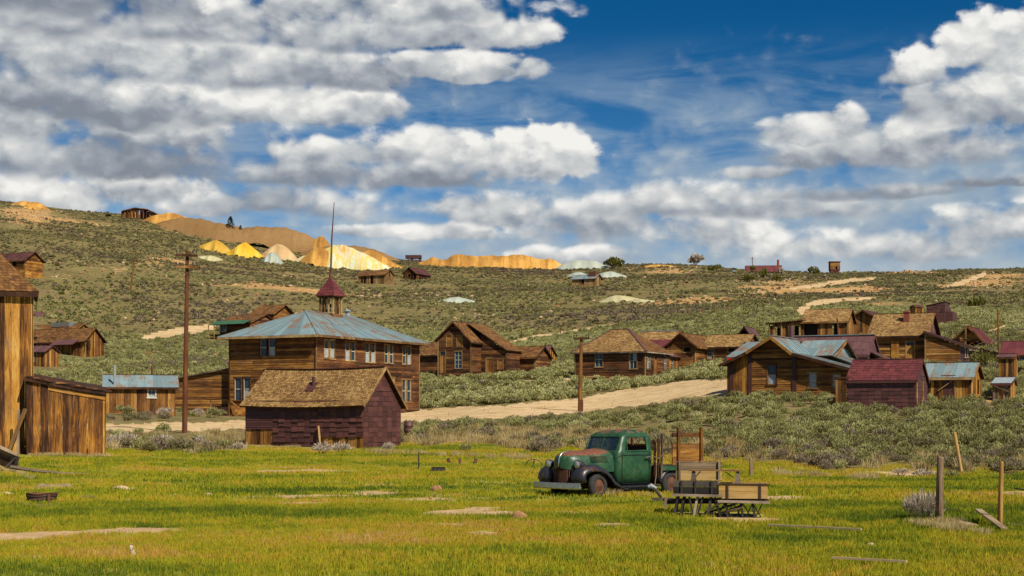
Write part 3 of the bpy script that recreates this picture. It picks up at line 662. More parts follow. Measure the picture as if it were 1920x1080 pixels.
q = MB(); q.tube([(bx, byy, zt2 - .3), (bx, byy, zt2 + .1), (bx, byy, zt2 + .35)], [.2, .16, .07], 8); q.build('finial', M['rust'], rt)
zf = s.z(bx, byy, 380); q = MB(); q.tube([(bx, byy, zt2 + .1), (bx + .12, byy, lerp(zt2, zf, .5)), (bx + .38, byy, zf)], [.09, .07, .03], 8); q.build('flagpole', M['pole'], rt)
pipe(rt, bx, s.yf(652, bx), hp - .1, s.z(bx, s.yf(652, bx), 584), .22, 'galv', True)
foot(s, 0, 0, W, D, .8)
# entrance steps at the left
pr = root('entrance_steps', 'rusty iron clad entrance steps with handrail at the foot of the schoolhouse front', 'steps', (s.w(s.xf(428), -2.6)[0], s.w(0, -2.6)[1] + .0, s.z0), s.th)
q = MB(); q.box(0, 0, -.5, 2.1, 2.5, .12); q.build('plinth', M['trim'], pr)
q = MB(); q.box(.35, -.03, .125, 1.9, .0, .85); q.build('iron_panel', M['purple'], pr)
q = MB(); q.box(0, .3, .125, 2.1, 2.5, .95); q.build('landing', M['mid'], pr)
for i in range(3): q = MB(); q.box(2.11 + i * .32, .4, -.5, 2.40 + i * .32, 2.3, .72 - i * .25); q.build('step', M['mid'], pr)
for x in (.05, 2.0): q = MB(); q.bar((x, .05, .1), (x, .05, 1.45), .1); q.build('post', M['trim'], pr)
q = MB(); q.bar((-.3, .05, 1.5), (2.2, .05, 1.5), .14, .06); q.bar((2.05, .05, 1.45), (3.1, .05, .75), .08); q.build('handrail', M['mid'], pr)
# ---- annex left of the school
sa, Wa = site_at(432, 141, TH + 14, 328); rt = mkroot(sa, 'lean_to_annex', 'dark clapboard lean-to annex with sloping roof against the left of the schoolhouse', 'annex')
zl, zr = sa.z(0, 0, 710), sa.z(Wa, 0, 691)
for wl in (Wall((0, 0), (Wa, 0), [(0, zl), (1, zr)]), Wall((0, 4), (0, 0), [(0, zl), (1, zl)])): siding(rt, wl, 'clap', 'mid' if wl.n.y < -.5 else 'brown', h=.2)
cover(rt, 'sheet', (-.2, -.25, zl - .02), (-.2, 4, zl - .02), (Wa + .2, 4, zr + .04), (Wa + .2, -.25, zr + .04), 'galv'); rake(rt, [(-.2, -.28, zl + .02), (Wa + .2, -.28, zr + .08)], 'grey', .1)
foot(sa, 0, 0, Wa, 5)
# ---- iron clad barn in front of the school
s, W = site_at(681, 83, TH, 461); D = s.yf(751, W); he = s.z(W, 0, 750) ; hr = s.z(W, D / 2, 687.5)
rt = mkroot(s, 'iron_clad_barn', 'small barn clad in dark purple flattened iron with a sagging cedar shingle roof in the front of the schoolhouse', 'barn')
rt['label'] = 'barn clad in flattened purple iron with sagging tan shingle roof before the schoolhouse'
hb = s.z(W, D, 755)
WF = Wall((0, 0), (W, 0), [(0, he), (1, he)], -.5); WR = Wall((W, 0), (W, D), [(0, he), (.5, hr), (1, hb)], -.5); WL = Wall((0, D), (0, 0), [(0, hb), (.5, hr), (1, he)], -.5); WB = Wall((W, D), (0, D), [(0, hb), (1, hb)], -.5)
def fz(py, px=600): return s.z(s.xf(px), 0, py)
zb_r = fz(815, 640); zb_l = fz(805, 480)
WF.holes = [(s.xf(596), W, -.5, zb_r), (-.1, s.xf(512), -.5, he + .1)]
out = []; WF.tiles(out, .42, .27, rough=.02); emit(out, 'wall_tile', M['purple_tile'], rt)
q = MB(); B2 = Wall((0, 0.035), (W, 0.035), [(0, he), (1, he)], -.5); bo = []; B2.vert(bo, .2); 
emit(bo, 'plank', M['mid_plank'], rt)
q = MB(); xr_ = s.xf(512)
for i in range(13):
    za = lerp(zb_l, he, i / 13); zc = lerp(zb_l, he, (i + 1) / 13)
    q.board((0, .0, za), (xr_, .0, za + .01), (xr_, .02, zc), (0, .02, zc), (0, -1, 0), .05, .35 + .4 * (i % 2))
q.build('corrugated_patch', M['purple'], rt)
out = []; WR.tiles(out, .5, .27, rough=.004); emit(out, 'wall_tile', M['purple_tile'], rt)
siding(rt, WL, 'vert', 'grey'); siding(rt, WB, 'vert', 'grey')
sl = (hr - he) / (D / 2); oh = .22; oy = .3
xs0 = .25
cover(rt, 'shingle', (-oh, -oy, he - oy * sl), (W + oh, -oy, he - oy * sl), (W + oh, D / 2, hr), (-oh + xs0, D / 2, hr), 'shingle', sag=.13, h=.125, wd=.15, t=.014)
cover(rt, 'shingle', (W + oh, D + oy, hb - oy * sl), (-oh, D + oy, hb - oy * sl), (-oh, D / 2 + .003, hr), (W + oh, D / 2 + .003, hr), 'shingle', sag=.13, h=.15, wd=.3)
rake(rt, [(W + oh + .02, -oy, he - oy * sl), (W + oh + .02, D / 2, hr), (W + oh + .02, D + oy, hb - oy * sl)], 'trim', .12, .04)
q = MB()
for i in range(8):
    u0, u1 = i / 8, (i + 1) / 8; f0, f1 = [-.13 * .7 * math.sin(math.pi * u) + .04 for u in (u0, u1)]
    q.bar((lerp(-oh + xs0, W + oh, u0), D / 2, hr + f0), (lerp(-oh + xs0, W + oh, u1), D / 2, hr + f1), .3, .03)
q.build('ridge_cap', M['redroof'], rt)
xp = s.xf(588, D * .25); zp = he + sl * D * .25; pipe(rt, xp, D * .25, zp - .2, zp + .38, .10, 'purple'); q = MB(); q.board((xp - .35, D * .25 - .35, zp - .35 * sl - .07), (xp + .2, D * .25 - .35, zp - .35 * sl - .07), (xp + .2, D * .25 + .15, zp + .15 * sl - .07), (xp - .35, D * .25 + .15, zp + .15 * sl - .07), (0, -.5, .85), .03); q.build('pipe_flashing', M['purple'], rt)
foot(s, 0, 0, W, D, .2)
bx0, by0 = s.w(s.xf(612), -.55); bx1, by1 = s.w(s.xf(603), -.08)
q = MB(); q.bar((0, 0, 0), (bx1 - bx0 - .12, by1 - by0, 1.2), .10, .06); tag(q.build('leaning_plank', M['trim'], None, loc=(bx0, by0, G(bx0, by0) - .05)), 'short tan plank leaning on the purple iron wall of the barn', 'plank')
BARN = (s, W, D)
# ---- tall board barn and lean-to at the left edge
s = Site(-150, 70, 17); xe = s.xf(61); he = s.z(xe, 0, 546)
rt = mkroot(s, 'tall_board_barn', 'tall barn of golden vertical boards with steep shingle roof cut by the left edge', 'barn')
wl = Wall((0, 0), (xe, 0), [(0, he), (1, he)], -.6)
out = []; wl.vert(out, .29); emit(out, 'plank', M['gold_plank'], rt)
siding(rt, Wall((xe, 0), (xe, 5), [(0, he), (1, he)], -.6), 'vert', 'mid')
hp = he + 3.2; ov = .25
cover(rt, 'shingle', (-ov, -ov, he - .05), (xe + ov, -ov, he - .05), (xe - 2.7, 3, hp), (1, 3, hp), 'shingle_dark', h=.21, wd=.24, t=.022)
cover(rt, 'shingle', (xe + ov, -ov, he - .05), (xe + ov, 6, he - .05), (xe - 2.7, 3, hp), (xe - 2.7, 3, hp), 'shingle_dark', h=.21, wd=.24, t=.022)
rake(rt, [(-ov, -ov - .02, he - .06), (xe + ov, -ov - .02, he - .06)], 'brown', .22, .05, 'fascia'); foot(s, 0, -1, xe, 5)
s = Site(49, 70.6, 17); xe = s.xf(197); pts = [(px, s.z(s.xf(px), 0, py)) for px, py in ((49, 713), (90, 722), (140, 731), (197, 740))]
rt = mkroot(s, 'board_lean_to', 'low golden board lean-to with sagging roof edge beside the tall barn', 'shed')
tops = [((s.xf(px)) / xe if px > 49 else 0, z) for px, z in pts]; tops[-1] = (1, tops[-1][1])
wl = Wall((0, 0), (xe, 0), tops, -.6); out = []; wl.vert(out, .30, lean=.03); emit(out, 'plank', M['gold_plank'], rt)
siding(rt, Wall((xe, 0), (xe, 4), [(0, tops[-1][1]), (1, tops[-1][1] + .3)], -.6), 'vert', 'mid')
fr = MB(); ed = MB(); q = MB()
for (a, za), (b, zb) in zip(tops[:-1], tops[1:]):
    a *= xe; b *= xe; ed.board((a - .05, -.16, za - .02), (b + .05, -.16, zb - .02), (b + .05, 4.2, zb + .35), (a - .05, 4.2, za + .35), (0, 0, 1), .15, .15)
    if a > .5: fr.board((a, -.03, za - .22), (b + .0, -.03, zb - .24), (b + .0, -.03, zb - .06), (a, -.03, za - .06), (0, -1, 0), .045, .75)
    for k in range(14):
        u = rnd.random(); x = lerp(a, b, u); z = lerp(za, zb, u) + .13; q.board((x, -.2, z), (x + .3, -.2, z - .01), (x + .28, .2, z + .05), (x, .2, z + .05), (0, 0, 1), .025)
ed.build('roof_edge', M['brown'], rt); fr.build('fascia', M['gold'], rt); q.build('roof_litter', M['brown'], rt, kind='stuff'); foot(s, 0, -.6, xe, 4)
x, y = Xw(12, 69.5), 69.5
q = MB(); q.bar((0, 0, 0), (.55, .9, 2.05), .16, .1); tag(q.build('leaning_plank', M['trim'], None, loc=(x, y, G(x, y))), 'long tan plank leaning on the tall barn at the left edge', 'plank')
q = MB(); q.bar((0, 0, -.3), (.05, 0, 2.0), .09); tag(q.build('grey_stake', M['grey'], None, loc=(Xw(33, 70.4), 70.4, G(Xw(33, 70.4), 70.4))), 'grey upright stake before the tall barn at the left edge', 'stake')
# ---- blue roofed cabin
s = Site(199, 128, 14); W = s.xf(328); he = s.z(0, 0, 723); hr = s.z(W / 2, 1.8, 703)
rt = mkroot(s, 'blue_roof_cabin', 'small board cabin with low blue metal roof and two stovepipes left of the annex', 'cabin')
hw = hf(s, 278, 291, 726, 745)
Ws = gable_house(s, rt, W, 4.2, he, hr, 'x', 'vert', 'mid', 'sheet', 'blue', .3, {'f': [hw]}, rx=2.2, wk=dict(wd=.24))
win_sash(rt, Ws['f'], *hw, '2x3', 'white', 'white')
a = s.xf(215); pipe(rt, a, -.05 + .2, he, s.z(a, 0, 684), .1); a = s.xf(285, 3); pipe(rt, a, 2.6, hr - .3, s.z(a, 2.6, 687), .1, 'rust')
# ---- two storey plain house with saltbox wing
s = Site(821, 200, TH); W = s.xf(883); D = s.yf(909, W); he = s.z(0, 0, 635); hr = s.z(W / 2, 0, 603); hb = s.z(W, 0, 637)
rt = mkroot(s, 'gabled_house', 'two storey brown clapboard house with front gable and steep orange-brown shingle roof', 'house')
hs = [hf(s, 838, 847, 629, 650), hf(s, 857, 867, 629, 650), hf(s, 826, 835, 659, 700), hf(s, 853, 866, 659, 691)]
Ws = gable_house(s, rt, W, D + 2, he, hr, 'y', 'clap', 'brown', 'shingle', 'shingle_dark', .35, {'f': hs}, hb=hb, rk=dict(h=.25, wd=.35), wk=dict(h=.22))
win_sash(rt, Ws['f'], *hs[0], 'board', 'trim'); win_sash(rt, Ws['f'], *hs[1], 'board', 'trim'); win_sash(rt, Ws['f'], *hs[3], '2x4', 'trim'); door(rt, Ws['f'], *hs[2], transom=True)
# wing
xw = W; y0 = D * .45; s2 = s
Lx = s.xf(951, y0 + 1.2) - W; z1 = s.z(W + Lx, y0 + 1, 656)
hs = [hf(s, 912, 924, 672, 702, y0 + 1.0)]; hs = [(hs[0][0] - W, hs[0][1] - W, hs[0][2], hs[0][3])]
hq = hf(s, 934, 943, 674, 692, y0 + 1.0); hs.append((hq[0] - W, hq[1] - W, hq[2], hq[3]))
WF = Wall((W, y0 + 1), (W + Lx, y0 + 1), [(0, z1 + 1.9), (1, z1)], -.7, hs); WR = Wall((W + Lx, y0 + 1), (W + Lx, y0 + 5), [(0, z1), (1, z1)])
for wl in (WF, WR): siding(rt, wl, 'clap', 'brown', h=.22)
corner(rt, WF, ends=(1,)); door(rt, WF, *hs[0], n=3); win_sash(rt, WF, *hs[1], 'board')
cover(rt, 'shingle', (W + Lx + .3, y0 + .7, z1 - .1), (W + Lx + .3, y0 + 5.3, z1 - .1), (W / 2 + .5, y0 + 5.3, hr - .05), (W / 2 + .5, y0 + .7, hr - .05), 'shingle_dark', h=.25, wd=.35)
foot(s, W, y0, W + Lx, y0 + 5)
# ---- low shed right of it, then purple roofed shed
s = Site(946, 203, TH); W = s.xf(1004); he = s.z(W / 2, 0, 668); rt = mkroot(s, 'shingled_shed', 'low clapboard shed with orange-brown shingle roof right of the gabled house', 'shed')
hs = [hf(s, 960, 967, 673, 694), hf(s, 937 + 36, 943 + 36, 673, 688)]
Ws = gable_house(s, rt, W, 4.2, he, he + 1.3, 'x', 'clap', 'brown', 'shingle', 'shingle_dark', .3, {'f': hs[:1]}, rk=dict(h=.25, wd=.35), wk=dict(h=.22)); door(rt, Ws['f'], *hs[0], n=3)
s, W = site_at(1022, 214, TH + 5, 985); D = s.yf(1042, W); he = s.z(W, 0, 664); rt = mkroot(s, 'purple_roof_shed', 'weathered board shed with broken purple iron roof at the right end of the row behind', 'shed')
Ws = gable_house(s, rt, W, D, he, he + 1.2, 'x', 'vert', 'mid', 'sheet', 'mauve', .2, {'r': [(D * .35, D * .6, -.5, 1.1)]}, wr='vert', wmr='gold', wkr=dict(wd=.3))
q = MB(); q.box(-1.5, -1.2, -.3, 1.2, -1.16, 1.6); wl = Wall((-2.2, -1.4), (.8, -1.4), [(0, 1.7), (1, 1.5)]); mm = MB(); wl.vert(mm, .3, miss=.2, ragged=.3); mm.build('yard_boards', M['gold'], rt, kind='stuff')
# ---- house behind, left of the two storey house
s = Site(780, 208, TH); W = s.xf(826); he = s.z(0, 0, 664); rt = mkroot(s, 'side_house', 'single storey brown house between the schoolhouse and the gabled house', 'house')
Ws = gable_house(s, rt, W, 4.5, he, he + 1.6, 'x', 'clap', 'brown', 'shingle', 'shingle_dark', .3, rk=dict(h=.25, wd=.35), wk=dict(h=.22))
# ---- hip roofed house
s, W = site_at(1209, 175, TH, 1078); D = s.yf(1254, W); he = s.z(W, 0, 657.5)
rt = mkroot(s, 'hip_roof_house', 'low brown clapboard house with shingled hip roof beside the bend in the dirt road', 'house')
fw = [hf(s, 1116, 1130, 660, 688), hf(s, 1181, 1194, 662, 691)]; rw = [hr_(s, 1213, 1219, 665, 692, W), hr_(s, 1226, 1231, 667, 702, W), hr_(s, 1244, 1249, 668, 695, W)]
WF = Wall((0, 0), (W, 0), [(0, he), (1, he)], -.7, fw); WR = Wall((W, 0), (W, D), [(0, he), (1, he)], -.7, rw); WL = Wall((0, D), (0, 0), [(0, he), (1, he)], -.7); WB = Wall((W, D), (0, D), [(0, he), (1, he)], -.7)
for wl in (WF, WR, WB, WL): siding(rt, wl, 'clap', 'brown', h=.19); corner(rt, wl)
for h in fw: win_sash(rt, WF, *h, '2x2')
for h in (rw[0], rw[2]): win_sash(rt, WR, *h, '2x2')
door(rt, WR, *rw[1], n=2, transom=True)
hr = s.z(W * .5, D * .5, 617.5); oh = .4; ya, yb = D * .5, D * .5; xa, xb = s.xf(1148, D / 2), s.xf(1179, D / 2)
E = [(-oh, -oh, he - .1), (W + oh, -oh, he - .1), (W + oh, D + oh, he - .1), (-oh, D + oh, he - .1)]; A1 = (xa, D / 2, hr); A2 = (xb, D / 2, hr)
for q in ((E[0], E[1], A2, A1), (E[1], E[2], A2, A2), (E[2], E[3], A1, A2), (E[3], E[0], A1, A1)): cover(rt, 'shingle', *q, 'shingle_dark' if q[0] is E[1] else 'shingle', h=.2, wd=.26)
for a, b in ((E[1], A2), (E[0], A1), (A1, A2)): mb = MB(); mb.bar(Vector(a) + Vector((0, 0, .05)), Vector(b) + Vector((0, 0, .05)), .26, .05); mb.build('ridge_cap', M['mauve'], rt)
rake(rt, [E[0], E[1], E[2]], 'grey', .13, .04, 'fascia'); foot(s, 0, 0, W, D)
De = s.yf(1276, W - .3) - D; he2 = s.z(W, D + 1, 667)
hs = [hr_(s, 1258, 1262, 669, 694, W - .3, D)]
WR = Wall((W - .3, D), (W - .3, D + De), [(0, he2), (1, he2)], -.7, hs); siding(rt, WR, 'vert', 'mid'); win_sash(rt, WR, *hs[0], '1x2')
cover(rt, 'sheet', (W + .1, D - .1, he2 - .1), (W + .1, D + De + .3, he2 - .1), (W - 4.5, D + De + .3, he2 + 2.1), (W - 4.5, D - .1, he2 + 2.1), 'mauve'); foot(s, W - 4, D, W, D + De)
for i, (px, py, w_) in enumerate(((1110, 703, 1.2), (1145, 712, 1.1))):
    Y = 171 - 3 * i; X = Xw(px, Y); q = MB(); z = G(X, Y)
    for k in range(5): q.board((-w_ / 2, k * .2, .45 - .08 * i + .03 * k), (w_ / 2, k * .2, .45 - .08 * i + .03 * k), (w_ / 2, k * .2 + .19, .47), (-w_ / 2, k * .2 + .19, .47), (0, 0, 1), .03)
    for a in (-.5, .5): q.bar((a, .1, -.2), (a, .1, .45), .08)
    tag(q.build('wooden_step', M['trim'], None, loc=(X, Y, z)), ('low wooden step under the left window of the hip roofed house', 'low orange wooden step near the corner of the hip roofed house')[i], 'step')
# ---- strip roofed house behind
s = Site(1198, 222, TH + 10); W = s.xf(1266); he = s.z(0, 0, 645); hr = s.z(0, 3, 622); rt = mkroot(s, 'strip_roof_house', 'house behind with shingle roof under blue ridge strip and purple lower roof', 'house')
Ws = gable_house(s, rt, W, 6, he - .3, hr, 'x', 'clap', 'brown', 'shingle', 'shingle', .3, rk=dict(h=.25, wd=.35), wk=dict(h=.25))
cover(rt, 'sheet', (-.3, -2.2, he - 1.3), (W + .3, -2.2, he - 1.3), (W + .3, 1.0, lerp(he - .3, hr, .36)+.12), (-.3, 1.0, lerp(he - .3, hr, .36)+.12), 'redroof'); mb = MB(); mb.box(-.3, 2.9, hr + .06, W + .3, 3.1, hr + .16); mb.build('ridge_strip', M['blue'], rt); pipe(rt, W - .3, 3, hr - .2, hr + .9, .09, 'dark_metal')
# ---- gable and wing house
s, Wg = site_at(1303, 184, TH, 1252); he = s.z(0, 0, 646); hr = s.z(Wg / 2, 0, 624)
rt = mkroot(s, 'l_shaped_house', 'L shaped brown house with front gable and long tan shingle wing behind the bushes', 'house')
h1 = hf(s, 1283, 1294, 651, 660)
Ws = gable_house(s, rt, Wg, 7, he, hr, 'y', 'clap', 'mid', 'shingle', 'shingle_dark', .45, {'f': [h1]}, rk=dict(h=.22, wd=.3), wk=dict(h=.2)); win_sash(rt, Ws['f'], *h1, 'open')
y0 = 3.2; Lw = s.xf(1398, y0) - Wg; he3 = s.z(Wg + 3, y0, 648); hr3 = s.z(Wg + 3, y0 + 2.2, 627)
sh = [hf(s, 1327, 1338, 655, 673, y0), hf(s, 1366, 1376, 652, 660, y0), hf(s, 1312, 1319, 652, 674, y0)]; sh = [(a - Wg, b - Wg, c, d) for a, b, c, d in sh]
Ws = gable_house(s, rt, Lw, 5, he3, hr3, 'x', 'clap', 'mid', 'shingle', 'shingle', .3, {'f': sh}, rx=2.4, x0=Wg, y0=y0, rk=dict(h=.22, wd=.3), wk=dict(h=.2))
win_sash(rt, Ws['f'], *sh[0], '3x3', 'trim', 'cream'); win_sash(rt, Ws['f'], *sh[1], 'open', 'trim'); win_sash(rt, Ws['f'], *sh[2], 'board', 'trim')
# ---- gutted shed
s = Site(1380, 214, TH + 5); W = s.xf(1412); rt = mkroot(s, 'gutted_shed', 'gutted shed with bare rafters and fallen purple iron roof', 'shed'); he = s.z(0, 0, 634); hr = s.z(W / 2, 0, 612)
Ws = gable_house(s, rt, W, 5, he, hr, 'y', 'clap', 'brown', 'sheet', 'mauve', .3, {'f': [(W * .1, W * .9, -.5, he - .1)]}, rk=dict(wd=.7), wk=dict(h=.25, rough=.25), corners=None)
for i in range(5): q = MB(); q.bar((W * i / 4, -.6, -.3), (W * i / 4 + rnd.uniform(-.3, .3), -.5, he + .2), .14); q.build('bare_post', M['mid'], rt)
q = MB(); q.box(-1.6, -.5, he - .7, -.5, .5, he + .3); q.build('water_barrel', M['dark_metal'], rt)
# ---- long open shed with shingled end
s = Site(1441, 192, -22); W = s.xf(1507); hl = s.z(0, 0, 612); h2 = s.z(W, 0, 602); rt = mkroot(s, 'open_fronted_shed', 'long open fronted board shed with dark stalls and a tan shingle roofed end', 'shed')
hs = [hf(s, 1455, 1463, 613, 640), hf(s, 1488, 1497, 610, 640)]; wl = Wall((0, 0), (W, 0), [(0, hl), (.25, hl + .35), (.26, h2), (1, h2)], -.7, hs)
siding(rt, wl, 'vert', 'mid', wd=.3, ragged=.1)
for h in hs: d_ = MB(); d_.board(wl.p(h[0], h[2], -.6), wl.p(h[1], h[2], -.6), wl.p(h[1], h[3], -.6), wl.p(h[0], h[3], -.6), wl.n, .02); d_.build('opening_shade_sheet', M['opening_shade'], rt)  # dark sheets painted as the shade inside the stalls
q = MB(); q.board((-.3, -.4, hl + .3), (W, -.4, h2 + .05), (W, 4, h2 + .2), (-.3, 4, hl + .4), (0, 0, 1), .08); q.build('flat_roof', M['mid'], rt)
for px in (1443, 1466, 1479, 1500): x = s.xf(px); q = MB(); q.bar((x, -.12, -.5), (x, -.12, h2 - .1), .14); q.build('post', M['trim'], rt)
Lw = s.xf(1587) - W; hr = s.z(W, 2.5, 581); hs = [(0.15, s.xf(1533) - W, -.5, h2 - .25), (s.xf(1562) - W, s.xf(1572) - W, -.5, h2 - .25)]
Ws = gable_house(s, rt, Lw, 5, h2, hr, 'x', 'vert', 'mid', 'shingle', 'shingle', .3, {'f': hs}, x0=W, rk=dict(h=.22, wd=.3), wk=dict(wd=.3, miss=.05))
for h in hs: d_ = MB(); d_.board((W + h[0], .5, -.5), (W + h[1], .5, -.5), (W + h[1], .5, h[3]), (W + h[0], .5, h[3]), (0, -1, 0), .02); d_.build('opening_shade_sheet', M['opening_shade'], rt)  # same dark sheets for the shade within the shingled end
foot(s, 0, 0, W, 4)
s = Site(1594, 200, TH); W = s.xf(1642); he = s.z(0, 0, 595); hr = s.z(W / 2, 0, 581); rt = mkroot(s, 'board_gable_barn', 'brown vertical board barn with plain gable and purple roof right of the open shed', 'barn')
gable_house(s, rt, W, 8, he, hr, 'y', 'vert', 'mid', 'sheet', 'mauve', .4, wk=dict(wd=.3))
# ---- long purple iron building with blue ridge
s = Site(1478, 138, -24); W = s.xf(1626); hr = s.z(W, 2.5, 629); he = s.z(W, 0, 664); rt = mkroot(s, 'mauve_iron_building', 'long mauve iron building with blue ridge strip behind the blue roofed house', 'building')
gable_house(s, rt, W, 5, he, hr, 'x', 'tile', 'mauve', 'tile', 'mauve', .15, rk=dict(h=1.2, wd=.7), wk=dict(wd=.7, h=.6), barge='mauve', corners=None)
mb = MB(); mb.box(-.2, 2.35, hr + .05, W + .2, 2.65, hr + .13); mb.build('ridge_strip', M['blue'], rt)
cover(rt, 'tile', (W + 2.6, .5, he - 1.0), (W + 2.6, 4.5, he - 1.0), (W, 4.5, he + .3), (W, .5, he + .3), 'mauve'); q = MB(); q.box(W + .2, .6, -.5, W + 2.4, 4.4, he - 1.0); q.build('side_shed', M['mid'], rt)
pipe(rt, s.xf(1484, 1), .4, he - 1.2, s.z(0, 0, 623) + .1, .14, 'mauve')
# ---- blue roofed house at the right
s = Site(1364, 112, TH); W = s.xf(1602); rt = mkroot(s, 'blue_roof_house', 'golden clapboard house with front gable and patched blue metal roofs beside the road', 'house')
xA, xB, xP = s.xf(1404), s.xf(1489), s.xf(1450)
zL, zA, zP, zB, zR = s.z(0, 0, 679), s.z(xA, 0, 662), s.z(xP, 0, 633), s.z(xB, 0, 664), s.z(W, 0, 694)
prof = [(0, zL), (xA / W, zA), (xP / W, zP), (xB / W, zB), (1, zR)]
hs = [hf(s, 1440, 1455, 682, 721), hf(s, 1517, 1531, 700, 727), hf(s, 1562, 1576, 701, 728)]
wl = Wall((xA, 0), (W, 0), [(0, zA), ((xP - xA) / (W - xA), zP), ((xB - xA) / (W - xA), zB), (1, zR)], -.8, [(a - xA, b - xA, c, d) for a, b, c, d in hs])
siding(rt, wl, 'clap', 'mid', h=.15)
for i, h in enumerate(wl.holes): win_sash(rt, wl, *h, ('1x2', '1x2', '1x2')[i], 'brown' if i == 0 else 'trim', 'grey' if i == 0 else 'white', pale=.9 if i else .4)  # pale panes: curtains in the small windows, painted reflection in the big one
wv = Wall((0, -.02), (xA - .02, -.02), [(0, zL), (1, zA)], -.8); out = []; wv.vert(out, .26); emit(out, 'plank', M['gold_plank'], rt)
for x in (s.xf(1372), xA + .1, xB + .03): q = MB(); zz = -.03 + min(zL if x < 1 else zA if x < xA + 1 else zB, 99); q.box(x - .14, -.1, -.8, x + .14, -.03, zz); q.build('corner_iron', M['purple'], rt)
siding(rt, Wall((0, 6), (0, 0), [(0, zL), (1, zL)]), 'vert', 'gold'); siding(rt, Wall((W, 0), (W, 5), [(0, zR), (1, zR)]), 'clap', 'mid')
yb, oh = 5.2, .6
P_ = [Vector((x, 0, z)) for x, z in ((-.45, zL - .28), (xA, zA), (xP, zP), (xB, zB), (W + .5, zR - .12))]
f_ = Vector((0, -oh, 0)); b_ = Vector((0, yb, 0)); up = Vector((0, 0, .07))
for i in range(4):
    a, b = P_[i] + up, P_[i + 1] + up
    if i < 2: cover(rt, 'sheet*' if i else 'sheet', a + b_, a + f_, b + f_, b + b_, 'blue' if i else 'mauve', wd=.75)
    else: cover(rt, 'sheet*', b + f_, b + b_, a + b_, a + f_, 'blue', wd=.75)
rake(rt, [q + Vector((0, -oh - .03, .08)) for q in P_], 'mid', .2, .05); mb = MB(); mb.bar(P_[2] + f_ + up * 2, P_[2] + b_ + up * 2, .2, .05); mb.build('ridge_cap', M['blue'], rt)
# rear block with its ridge along the front
yr = yb + 1.6; xl, xr = s.xf(1401, yr), s.xf(1580, yr); zr_ = s.z(xr, yr, 637.5); zl_ = s.z(xl, yr, 637.5); ze = s.z(xr, yb - 1.2, 668)
cover(rt, 'sheet*', (xl - .6, yb - 1.4, ze + .05), (xP - .1, yb - 1.4, ze + .05), (xP - .1, yr, zr_), (xl, yr, zr_), 'blue', wd=.75)
cover(rt, 'sheet*', (xP + .1, yb - 1.4, ze + .05), (xr + .1, yb - 1.4, ze + .05), (xr + .3, yr, zr_), (xP + .1, yr, zr_), 'blue', wd=.75)
cover(rt, 'sheet', (xr + .3, yr + 3, ze), (xl - .3, yr + 3, ze), (xl - .3, yr, zr_), (xr + .3, yr, zr_), 'blue')
rake(rt, [(xr + .34, yb - 1.4, ze + .04), (xr + .34, yr, zr_), (xr + .34, yr + 3, ze)], 'brown', .18)
siding(rt, Wall((xr, yb - 1.2), (xr, yr + 2.8), [(0, ze), (.5, zr_ - .06), (1, ze)], .5), 'tile', 'blue', wd=.9, h=1.0)
cover(rt, 'sheet', (xr + 2.6, yb - 1.6, ze - .95), (xr + 2.6, yr + 2, ze - .95), (xr + .05, yr + 2, ze + .05), (xr + .05, yb - 1.6, ze + .05), 'blue')
foot(s, 0, 0, W, yr + 3); pipe(rt, s.xf(1484, yr), yr, zr_ - .4, s.z(0, yr, 612), .16, 'mauve')
# ---- purple iron shed in front of it
s = Site(1590, 100, -25); W = s.xf(1716); D = s.yf(1738, W); he = s.z(W / 2, 0, 711); hr = s.z(W / 2, D / 2, 674)
rt = mkroot(s, 'purple_iron_shed', 'shed clad in purple iron squares with red-brown iron roof in the sagebrush', 'shed')
gable_house(s, rt, W, D, he, hr, 'x', 'tile*', 'purple_tile', 'tile*', 'redroof', .12, wk=dict(wd=.42, h=.24, rough=.004), rk=dict(h=.27, wd=.40), corners=None, barge='purple', wr='tile*', wmr='purple_tile', wkr=dict(wd=.42, h=.24))
wl = Wall((-.75, -.1), (-.05, -.1), [(0, he + .05), (1, he + .05)], -.8); out = []; wl.vert(out, .2, miss=.0); emit(out[::1], 'plank', M['mid_plank'], rt); q = MB(); q.bar((-.85, -.12, he + .1), (.1, -.12, he + .1), .1, .12); q.build('beam', M['brown'], rt)
for y in (D * .08, D * .6): q = MB(); q.bar((W + .06, y, -.6), (W + .06, y, he - .1), .12, .05); q.build('corner_board', M['gold'], rt)
# ---- golden board shed with blue roof
s = Site(1733, 109, -26); W = s.xf(1821); D = s.yf(1839, W); he = s.z(W / 2, 0, 705); hr = s.z(W / 2, D / 2, 680)
rt = mkroot(s, 'golden_board_shed', 'bright golden board shed with faded blue metal roof and crossed plank on its door', 'shed')
hd = hf(s, 1768, 1790, 706, 748); Ws = gable_house(s, rt, W, D, he, hr, 'x', 'vert*', 'gold_plank', 'sheet*', 'blue', .22, {'f': [hd], 'r': [(D * .62, D * .75, .3, 1.3)]}, wk=dict(wd=.19), barge='trim', corners=None)
door(rt, Ws['f'], hd[0], hd[1], -.3, hd[3], 'purple', 'trim', 2); q = MB(); q.bar((hd[0] - .3, -.12, .5), (hd[1] + .1, -.12, hd[3] - .1), .1, .05); q.build('crossed_plank', M['trim'], rt)
